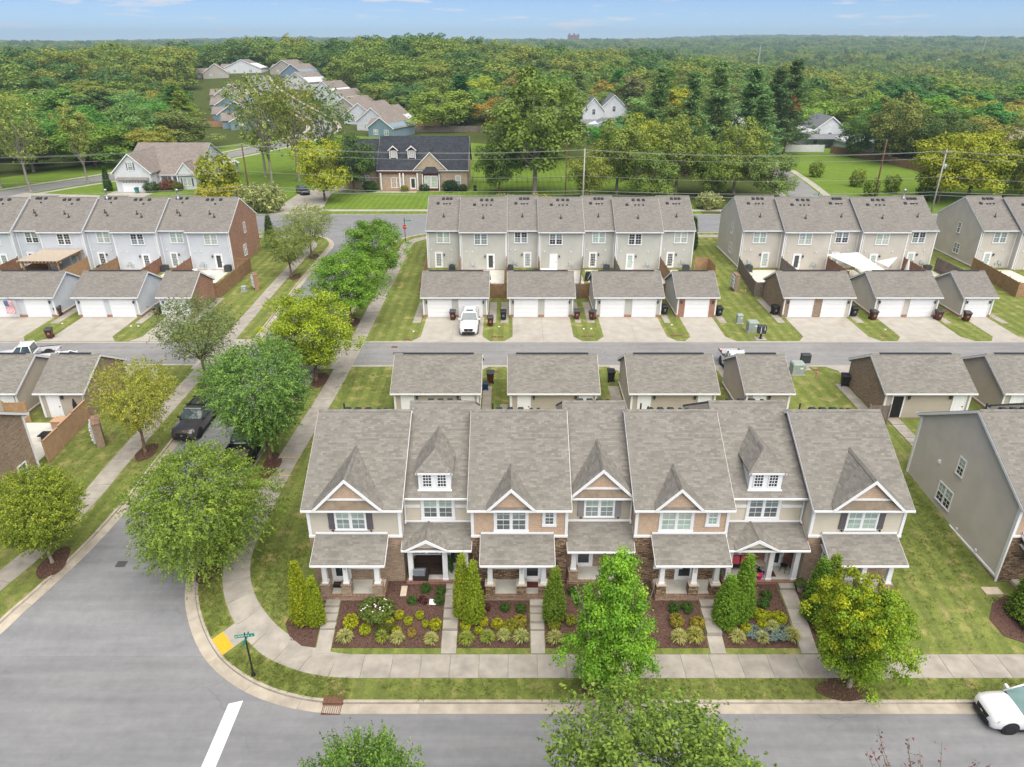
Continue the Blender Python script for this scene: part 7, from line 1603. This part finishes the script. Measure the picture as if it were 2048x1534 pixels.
# patio furniture
def chair(x, y, rz, mat, label, cat='chair', s=1.):
    t = thing('garden_chair', label, cat, (x, y, g(y) + .14), rz, 'patio chairs'); t.scale = (s, s, s)
    part('seat', MB().box(-.32, .32, -.3, .32, .34, .44), mat, t); part('backrest', MB().hexa([(-.32, .3, .44), (.32, .3, .44), (.32, .38, .44), (-.32, .38, .44)], [(-.3, .42, 1.0), (.3, .42, 1.0), (.3, .5, 1.0), (-.3, .5, 1.0)]), mat, t)
    for sx in (-.35, .35):
        part('armrest', MB().box(sx - .06, sx + .06, -.32, .34, .6, .65), mat, t)
        for sy in (-.28, .3): part('leg', MB().box(sx - .04, sx + .04, sy - .04, sy + .04, 0, .6), mat, t)
chair(-41.2, 89.6, .4, 'white', 'white wooden lounge chair left of the dark door by the brick gable end'); chair(-39.4, 89.2, -.3, 'white', 'white wooden lounge chair right of the dark door by the brick gable end')
chair(-38.6, 48.2, 1.9, 'black', 'black patio chair nearest the brown brick house'); chair(-37.3, 47.0, 3.0, 'black', 'black patio chair facing away beside the tan fence')
ft = thing('fire_table', 'low black patio table behind the tan fence', 'table', (-36.2, 48.3, g(48) + .14)); part('top', MB().box(-.6, .6, -.4, .4, .4, .48), 'black', ft); part('base', MB().box(-.45, .45, -.28, .28, 0, .4), 'dark_metal', ft)
dk = thing('storage_box', 'tan wooden storage box behind the tan fence', 'box', (-36.0, 50.2, g(50) + .14)); part('chest', MB().box(-.8, .8, -.45, .45, 0, .6), 'wood_tan', dk); part('lid', MB().box(-.85, .85, -.5, .5, .602, .68), 'wood_tan', dk)
us = thing('covered_parasol', 'dark folded parasol standing by the tan fence', 'parasol', (-35.3, 51.0, g(50) + .14)); part('cover', MB().lathe([(.05, .1), (.2, .4), (.16, 1.6), (.04, 2.1)], 10), 'black', us); part('base', MB().lathe([(.3, 0), (.3, .06), (.05, .1)], 10), 'dark_metal', us)
for x, y, lab in [(3.0, 89.2, 'black covered grill behind the third house of the middle row'), (9.9, 88.3, 'black covered grill at the fifth house of the middle row'), (17.0, 88.0, 'black covered grill at the last gate of the middle row')]:
    t = thing('covered_grill', lab, 'grill', (x, y, g(y) + .13)); part('cover', MB().hexa([(-.55, -.3, .15), (.55, -.3, .15), (.55, .3, .15), (-.55, .3, .15)], [(-.4, -.2, 1.05), (.4, -.2, 1.05), (.4, .25, 1.15), (-.4, .25, 1.15)]), 'black', t); part('leg', MB().box(-.5, -.45, -.25, .25, 0, .15).box(.45, .5, -.25, .25, 0, .15), 'dark_metal', t)
sd = thing('sectional_cover', 'white covered lounge at the fourth house of the middle row', 'sofa', (4.8, 90.4, g(90) + .13)); part('cover', MB().hexa([(-1.2, -.5, 0), (1.2, -.5, 0), (1.2, .5, 0), (-1.2, .5, 0)], [(-1.1, -.35, .75), (1.1, -.35, .75), (1.1, .45, .85), (-1.1, .45, .85)]), 'canvas', sd)
# flag hung between garage doors
fg = thing('flag', 'striped flag with blue corner hung on the left garage', 'flag', (-55.35, 74.55, g(75) + 2.35))
part('pole', MB().tube((0, .38, -.2), (.0, -.5, .55), .02), 'metal', fg)
def wave(x0, x1, z0, z1, y):
    m = MB(); n = 10
    for k in range(n):
        a = z0 + (z1 - z0) * k / n; b = z0 + (z1 - z0) * (k + 1) / n
        ya = y + .05 * math.sin(a * 5) ; yb = y + .05 * math.sin(b * 5)
        m.hexa([(x0 - .25 * (a) * .12, ya, a), (x1 - .25 * a * .12, ya, a), (x1 - .25 * a * .12, ya + .008, a), (x0 - .25 * a * .12, ya + .008, a)], [(x0 - .25 * b * .12, yb, b), (x1 - .25 * b * .12, yb, b), (x1 - .25 * b * .12, yb + .008, b), (x0 - .25 * b * .12, yb + .008, b)])
    return m
for k in range(13):
    part('stripe', wave(-.46 + k * .0708, -.46 + (k + 1) * .0708, -1.55, -.05 if k > 6 else -.72, -.3), 'flag_red' if k % 2 == 0 else 'sign_white', fg)
ct = part('canton', wave(-.46, -.46 + 7 * .0708, -.72, -.05, -.302), 'flag_blue', fg)
st_ = MB()
for r_ in range(6):
    for q_ in range(5): 
        z_ = -.66 + r_ * .11; x_ = -.40 + q_ * .09; y_ = -.306 + .05 * math.sin(z_ * 5); st_.box(x_ - .016 - .03 * z_, x_ + .016 - .03 * z_, y_ - .006, y_, z_ - .016, z_ + .016)
part('star_field', st_, 'sign_white', fg)['kind'] = 'stuff'
# ------------------------------------------------------------------ signs
def text_part(txt, size, mat, parent, loc, rot, name='lettering'):
    cu = bpy.data.curves.new('txt', 'FONT'); cu.body = txt; cu.size = size; cu.align_x = 'CENTER'; cu.align_y = 'CENTER'; cu.extrude = .003
    ob = bpy.data.objects.new('txt', cu); C.objects.link(ob)
    me = bpy.data.meshes.new_from_object(ob.evaluated_get(bpy.context.evaluated_depsgraph_get()))
    C.objects.unlink(ob); bpy.data.objects.remove(ob)
    me.materials.clear(); me.materials.append(MT[mat])
    o = link(name, me, parent, loc); o.rotation_euler = rot
    return o
def glyph_bar(parent, x0, x1, y, z, h, seed):
    rg = random.Random(seed); m = MB(); x = x0
    while x < x1 - .05:
        w_ = rg.choice((.05, .06, .065)); m.box(x, x + .014, y - .004, y, z, z + h)
        if rg.random() < .7: m.box(x + .014, x + w_ - .014, y - .004, y, z + h - .016, z + h)
        if rg.random() < .6: m.box(x + .014, x + w_ - .014, y - .004, y, z + h * .45, z + h * .45 + .014)
        if rg.random() < .6: m.box(x + w_ - .014, x + w_, y - .004, y, z + (0 if rg.random() < .6 else h * .45), z + h)
        x += w_ + .022
    part('lettering', m, 'sign_white', parent)
sg_ = thing('street_sign', 'street name sign on a black post at the rounded corner', 'street sign', (-13.55, 27.0, .12))
part('post', MB().lathe([(.12, 0), (.1, .12), (.055, .18), (.045, .6), (.045, 2.35), (.03, 2.4), (.03, 2.95), (.0, 3.0)], 12), 'black', sg_, smooth=True)
b_ = part('blade', MB().box(-.5, .46, -.012, .012, 2.66, 2.86), 'sign_green', sg_); b_.rotation_euler = (0, 0, R(9)); glyph_bar(b_, -.46, .22, -.013, 2.71, .1, 4); glyph_bar(b_, .3, .42, -.013, 2.71, .06, 9)
b2 = part('blade', MB().box(-.012, .012, -.45, .45, 2.44, 2.62), 'sign_green', sg_)
sp_ = thing('stop_sign', 'red stop sign with green street blade where the side street meets the wide street', 'stop sign', (-16.3, 107.6, g(107) + .12))
part('post', MB().tube((0, 0, -.1), (0, 0, 3.75), .05), 'black', sp_)
oc = [(.38 * math.cos(R(22.5 + 45 * k)), -.06, 2.35 + .38 * math.sin(R(22.5 + 45 * k))) for k in range(8)]
part('panel', MB().prism(oc, (0, .01, 0)), 'sign_red', sp_); oc2 = [(1.07 * p[0], -.048, 2.35 + 1.07 * (p[2] - 2.35)) for p in oc]; part('border', MB().prism(oc2, (0, .008, 0)), 'sign_white', sp_)
text_part('STOP', .3, 'sign_white', sp_, (0, -.066, 2.35), (R(90), 0, 0))
b3 = part('blade', MB().box(.06, .95, -.012, .012, 3.2, 3.42), 'sign_green', sp_); glyph_bar(b3, .14, .85, -.013, 3.26, .1, 6)
s3 = thing('street_sign', 'dark round sign with green blade at the right-hand road', 'street sign', (54.3, 127.9, 2.5)); part('post', MB().tube((0, 0, -.1), (0, 0, 3.8), .05), 'black', s3); part('panel', MB().prism([(.38 * math.cos(R(45 * k)), .05, 2.5 + .38 * math.sin(R(45 * k))) for k in range(8)], (0, .012, 0)), 'black', s3); b4 = part('blade', MB().box(-.95, -.06, -.012, .012, 3.2, 3.4), 'sign_green', s3); glyph_bar(b4, -.85, -.15, -.013, 3.25, .1, 8)
# ------------------------------------------------------------------ porch life
m1 = thing('doormat', 'black doormat with brown lettering on the corner house porch', 'doormat', (-10.05, 32.55, PADZ + .352)); part('mat', MB().box(-.45, .45, -.26, .26, 0, .015), 'black', m1); text_part('WELCOME', .17, 'terracotta', m1, (0, .06, .018), (0, 0, 0)); 
tag(part('doormat', MB().box(.85, 1.7, 32.3, 32.8, PADZ + .352, PADZ + .367), 'rug'), 'brown doormat on the stone porch', 'doormat')
zf = PADZ + .352
sf = thing('wicker_sofa', 'dark wicker sofa against the wall on the second porch', 'sofa', (-4.95, 33.75, zf)); part('seat', MB().box(-.85, .85, -.4, .3, .1, .42), 'wicker', sf); part('backrest', MB().box(-.85, .85, .2, .38, .42, .9), 'wicker', sf); part('armrest', MB().box(-.98, -.86, -.4, .38, .05, .62), 'wicker', sf); part('armrest', MB().box(.86, .98, -.4, .38, .05, .62), 'wicker', sf)
wc = thing('wicker_chair', 'wicker armchair with pale grey cushions at the second porch edge', 'chair', (-5.45, 33.15, zf)); part('seat', MB().box(-.4, .4, -.35, .35, .08, .38), 'wicker', wc); part('cushion', MB().box(-.34, .34, -.3, .3, .382, .5), 'grey_fabric', wc); part('back_cushion', MB().hexa([(-.34, -.36, .45), (.34, -.36, .45), (.34, -.24, .45), (-.34, -.24, .45)], [(-.34, -.46, .95), (.34, -.46, .95), (.34, -.34, .95), (-.34, -.34, .95)]), 'grey_fabric', wc); part('armrest', MB().box(.4, .5, -.35, .35, .05, .58), 'wicker', wc)
def potted(x, y, z, pot, col, label, s=1., tall=.5):
    t = thing('potted_plant', label, 'plant pot', (x, y, z)); part('pot', MB().lathe([(.1 * s, 0), (.16 * s, .26 * s), (.17 * s, .28 * s), (.13 * s, .27 * s)], 12), pot, t)
    if col: f = link('foliage', shrub_mesh('green', 42, .27, 200, 8, .07), t, (0, 0, .24 * s), color=col); f.scale = (.8 * s, .8 * s, tall / .4 * s)
potted(-3.75, 33.5, zf, 'sign_white', (.06, .13, .03), 'white pot with a tall leafy plant on the second porch', 1.1, .9); potted(14.2, 33.0, zf, 'sign_white', None, 'white oval planter on the red cushioned porch', 1.3); potted(14.65, 33.05, zf, 'pink', None, 'pink bucket on the red cushioned porch', 1.15); potted(16.85, 32.3, g(32.3) + .14, 'stone_cap', (.1, .15, .04), 'round stone planter beside the porch steps at right', 1.5, .25); potted(12.15, 33.2, g(33) + .3, 'terracotta', (.1, .17, .04), 'terracotta pot between the stone pier and the red brick porch'); potted(31.9, 46.4, g(46.4) + .14, 'terracotta', (.03, .04, .03), 'terracotta pot on the path by the end house', 1.2, .6)
bn = thing('porch_bench', 'dark metal bench with two red cushions on the sixth porch', 'bench', (13.7, 33.85, zf)); part('seat', MB().box(-.75, .75, -.25, .25, .38, .43), 'black', bn); part('backrest', MB().box(-.75, .75, .22, .27, .43, .9), 'black', bn)
for sx in (-.7, .7):
    for sy in (-.2, .2): part('leg', MB().box(sx - .03, sx + .03, sy - .03, sy + .03, 0, .38), 'black', bn)
for sx in (-.36, .36): part('cushion', MB().hexa([(sx - .33, .02, .44), (sx + .33, .02, .44), (sx + .33, .18, .44), (sx - .33, .18, .44)], [(sx - .31, .06, .98), (sx + .31, .06, .98), (sx + .31, .22, .98), (sx - .31, .22, .98)]), 'cushion', bn)
rt = thing('round_table', 'small round stone topped table beside the red cushions', 'table', (14.85, 33.75, zf)); part('top', MB().lathe([(.32, .6), (.33, .64), (.1, .65)], 16), 'stone_cap', rt); part('leg', MB().tube((0, 0, 0), (0, 0, .6), .04).lathe([(.22, 0), (.2, .04), (.05, .06)], 10), 'black', rt)
def bistro(x, y, rz, label):
    t = thing('bistro_chair', label, 'chair', (x, y, zf), rz); part('seat', MB().lathe([(.2, .44), (.21, .47), (.05, .48)], 14), 'black', t)
    for a in range(4): part('leg', MB().tube((.16 * math.cos(a * 1.57 + .78), .16 * math.sin(a * 1.57 + .78), .45), (.24 * math.cos(a * 1.57 + .78), .24 * math.sin(a * 1.57 + .78), 0), .015, .015, 6), 'black', t)
    b = MB()
    for k in range(8): b.tube((-.2 + k * .057, .2, .46), (-.2 + k * .057, .25, .9 - .1 * abs(k - 3.5) / 3.5), .012, .012, 5)
    part('backrest', b, 'black', t)
bistro(12.85, 33.5, 1.2, 'black metal chair at the left end of the sixth porch'); bistro(16.3, 33.75, -.6, 'black metal chair at the right end of the sixth porch')
tag(part('rug', MB().box(15.05, 15.75, 33.25, 33.75, zf, zf + .012), 'rug'), 'dark red rug before the sixth front door', 'rug')
tag(part('paper_notice', MB().hexa([(-4.75, 31.25, g(31.3) + .2), (-4.35, 31.22, g(31.3) + .2), (-4.35, 31.6, g(31.5) + .24), (-4.75, 31.63, g(31.5) + .24)], [(-4.75, 31.25, g(31.3) + .21), (-4.35, 31.22, g(31.3) + .21), (-4.35, 31.6, g(31.5) + .25), (-4.75, 31.63, g(31.5) + .25)]), 'sign_white'), 'white board lying in the first front bed', 'board')
tag(part('splash_block', MB().hexa([(-6.5, 31.9, g(32) + .12), (-6.15, 31.9, g(32) + .12), (-6.15, 32.6, g(32) + .12), (-6.5, 32.6, g(32) + .12)], [(-6.5, 31.9, g(32) + .18), (-6.15, 31.9, g(32) + .18), (-6.15, 32.6, g(32) + .3), (-6.5, 32.6, g(32) + .3)]), 'stone_cap'), 'stone splash block left of the red brick porch', 'splash block')
tag(part('splash_block', MB().box(27.6, 28.6, 32.0, 32.6, g(32) + .1, g(32) + .22), 'stone_cap'), 'stone splash block at the front corner of the end house', 'splash block')
cl_ = mesh('cleanout_cap', MB().lathe([(.1, -.05), (.1, .06), (.04, .07)], 10), 'sign_white')
for i, (x, y) in enumerate([(-10.5, 70.7), (-1.4, 72.0), (7.7, 71.4), (8.5, 71.4), (17.4, 72.6), (40.0, 71.2), (-49.2, 73.0), (-41.3, 72.2), (-40.5, 72.2)]):
    tag(link('cleanout_cap', cl_, None, (x, y, g(y) + .13)), 'small white pipe cap in the grass between driveways', 'pipe cap', 'white pipe caps in the grass')
# ------------------------------------------------------------------ turf blades, mulch chips and fallen leaves: too many to count
def scatter(name, label, cat, proto_mesh, P_, S_, seed):
    pr = bpy.data.objects.new(name + '_piece', proto_mesh)
    me = bpy.data.meshes.new(name); n = len(P_); me.vertices.add(n); me.vertices.foreach_set('co', P_.astype(np.float32).ravel())
    rg = np.random.default_rng(seed)
    a = me.attributes.new('sc', 'FLOAT_VECTOR', 'POINT'); a.data.foreach_set('vector', np.stack([S_, S_, S_ * rg.uniform(.7, 1.3, n)], 1).astype(np.float32).ravel())
    a = me.attributes.new('ro', 'FLOAT_VECTOR', 'POINT'); a.data.foreach_set('vector', np.stack([rg.normal(0, .15, n), rg.normal(0, .15, n), rg.random(n) * 6.28], 1).astype(np.float32).ravel())
    me.update(); o = link(name, me); tag(o, label, cat, None, 'stuff')
    ng = bpy.data.node_groups.new('scatter', 'GeometryNodeTree')
    ng.interface.new_socket('Geometry', in_out='INPUT', socket_type='NodeSocketGeometry'); ng.interface.new_socket('Geometry', in_out='OUTPUT', socket_type='NodeSocketGeometry')
    gi = ng.nodes.new('NodeGroupInput'); go = ng.nodes.new('NodeGroupOutput'); ip = ng.nodes.new('GeometryNodeInstanceOnPoints'); oi = ng.nodes.new('GeometryNodeObjectInfo')
    oi.inputs['Object'].default_value = pr; oi.inputs['As Instance'].default_value = True
    for nm, sock in (('sc', 'Scale'), ('ro', 'Rotation')):
        na = ng.nodes.new('GeometryNodeInputNamedAttribute'); na.data_type = 'FLOAT_VECTOR'; na.inputs['Name'].default_value = nm; ng.links.new(na.outputs[0], ip.inputs[sock])
    ng.links.new(gi.outputs[0], ip.inputs['Points']); ng.links.new(oi.outputs['Geometry'], ip.inputs['Instance']); ng.links.new(ip.outputs[0], go.inputs[0])
    o.modifiers.new('scatter', 'NODES').node_group = ng
    return o
gv = lambda y: np.interp(y, GY, GZ)
rl = np.random.default_rng(77)
def rects(lst, dens):
    out = []
    for x0, x1, y0, y1 in lst:
        n = int((x1 - x0) * (y1 - y0) * dens); out.append(np.stack([rl.uniform(x0, x1, n), rl.uniform(y0, y1, n)], 1))
    return np.concatenate(out)
def blades(seed, mat):
    r = np.random.default_rng(seed); n = 16; az = r.random(n) * 6.28; c = np.stack([r.normal(0, .07, n), r.normal(0, .07, n), np.full(n, .03)], 1)
    ax = np.stack([np.cos(az) * .5, np.sin(az) * .5, np.ones(n)], 1); nr = np.cross(ax, np.stack([-np.sin(az), np.cos(az), 0 * az], 1))
    return leaf_mesh('tuft', c, nr, r.uniform(.05, .1, n), .22, mat, r.random(n), r, ax)
leafmat('turf_a', .3, .02, .5, (.13, .19, .036)); leafmat('turf_b', .3, .02, .5, (.26, .27, .075))
G1 = rects([(-7, 34, 25.45, 26.75), (22.5, 28.5, 33, 45)], 26)
a_ = rl.uniform(R(182), R(270), 1600); r_ = rl.uniform(9.55, 10.85, 1600); G2 = np.stack([-8.3 + r_ * np.cos(a_), 36.3 + r_ * np.sin(a_)], 1)[np.abs(np.degrees(a_) - 224) > 4.6]
a_ = rl.uniform(R(184), R(262), 2600); r_ = rl.uniform(3.2, 7.85, 2600); G3 = np.stack([-8.3 + r_ * np.cos(a_), 36.3 + r_ * np.sin(a_)], 1); G3 = G3[(G3[:, 0] < -12.8) & (G3[:, 1] > 28.8)]
G4 = rects([(22.6, 26.5, 28.6, 33), (-15.2, -11.9, 36, 50), (-34, -30.6, 36, 60), (-28.2, -26.9, 38, 56), (-16, -10, 56, 61)], 9)
gp = np.concatenate([G1, G2, G3, G4]); k_ = rl.random(len(gp)) < .62
for msk, mat, sd in ((k_, 'turf_a', 1), (~k_, 'turf_b', 2)):
    q = gp[msk]; scatter('turf', 'grass blades standing up from the lawns', 'grass', blades(sd, mat), np.column_stack([q, gv(q[:, 1]) + .12]), rl.uniform(.6, 1.15, len(q)), sd)
plain('chip_dark', (.045, .024, .018), .95, .3, 5); plain('chip_pale', (.17, .105, .08), .95, .3, 5); plain('dead_leaf', (.26, .13, .06), .9, .3, 5)
mp_ = rects([(a, b, 28.8, 32.9) for a, b in FB[:5]] + [(16.7, 20.8, 29, 32.8), (-12.2, -10.8, 29.1, 31.4), (27.4, 32, 29.3, 31.8)], 55)
chip = lambda mat: mesh('chip', MB().hexa([(-.05, -.016, 0), (.05, -.012, 0), (.045, .014, 0), (-.04, .018, 0)], [(-.045, -.012, .014), (.04, -.01, .02), (.04, .01, .016), (-.035, .012, .02)]), mat, False)
k_ = rl.random(len(mp_)) < .6
for msk, mat, sd in ((k_, 'chip_dark', 3), (~k_, 'chip_pale', 4)):
    q = mp_[msk]; scatter('mulch_chips', 'bark chips strewn over the front beds', 'mulch', chip(mat), np.column_stack([q, gv(q[:, 1]) + .152]), rl.uniform(.5, 1.2, len(q)), sd)
lf = []
for cx, cy2, sx, sy, n in [(-18.4, 34.2, .6, 1.3, 240), (-28.1, 34.6, .6, 1.1, 200), (-27.7, 46.4, .6, 1.1, 160), (-17.75, 44.6, .6, 1.6, 200), (4.9, 26.05, 1.0, .5, 90), (17, 26.1, 1.0, .5, 90), (-17.5, 58.8, .6, 1.5, 150), (-27.75, 58.3, .6, 1.2, 120)]:
    lf.append(np.stack([rl.normal(cx, sx, n), rl.normal(cy2, sy, n)], 1))
lf = np.concatenate(lf)
scatter('leaf_litter', 'dry leaves fallen around the street trees', 'leaves', mesh('leaf', MB().hexa([(-.05, 0, 0), (0, -.03, .01), (.05, 0, 0), (0, .03, .01)], [(-.048, 0, .004), (0, -.028, .014), (.048, 0, .004), (0, .028, .014)]), 'dead_leaf', False), np.column_stack([lf, gv(lf[:, 1]) + .155]), rl.uniform(.6, 1.2, len(lf)), 5)
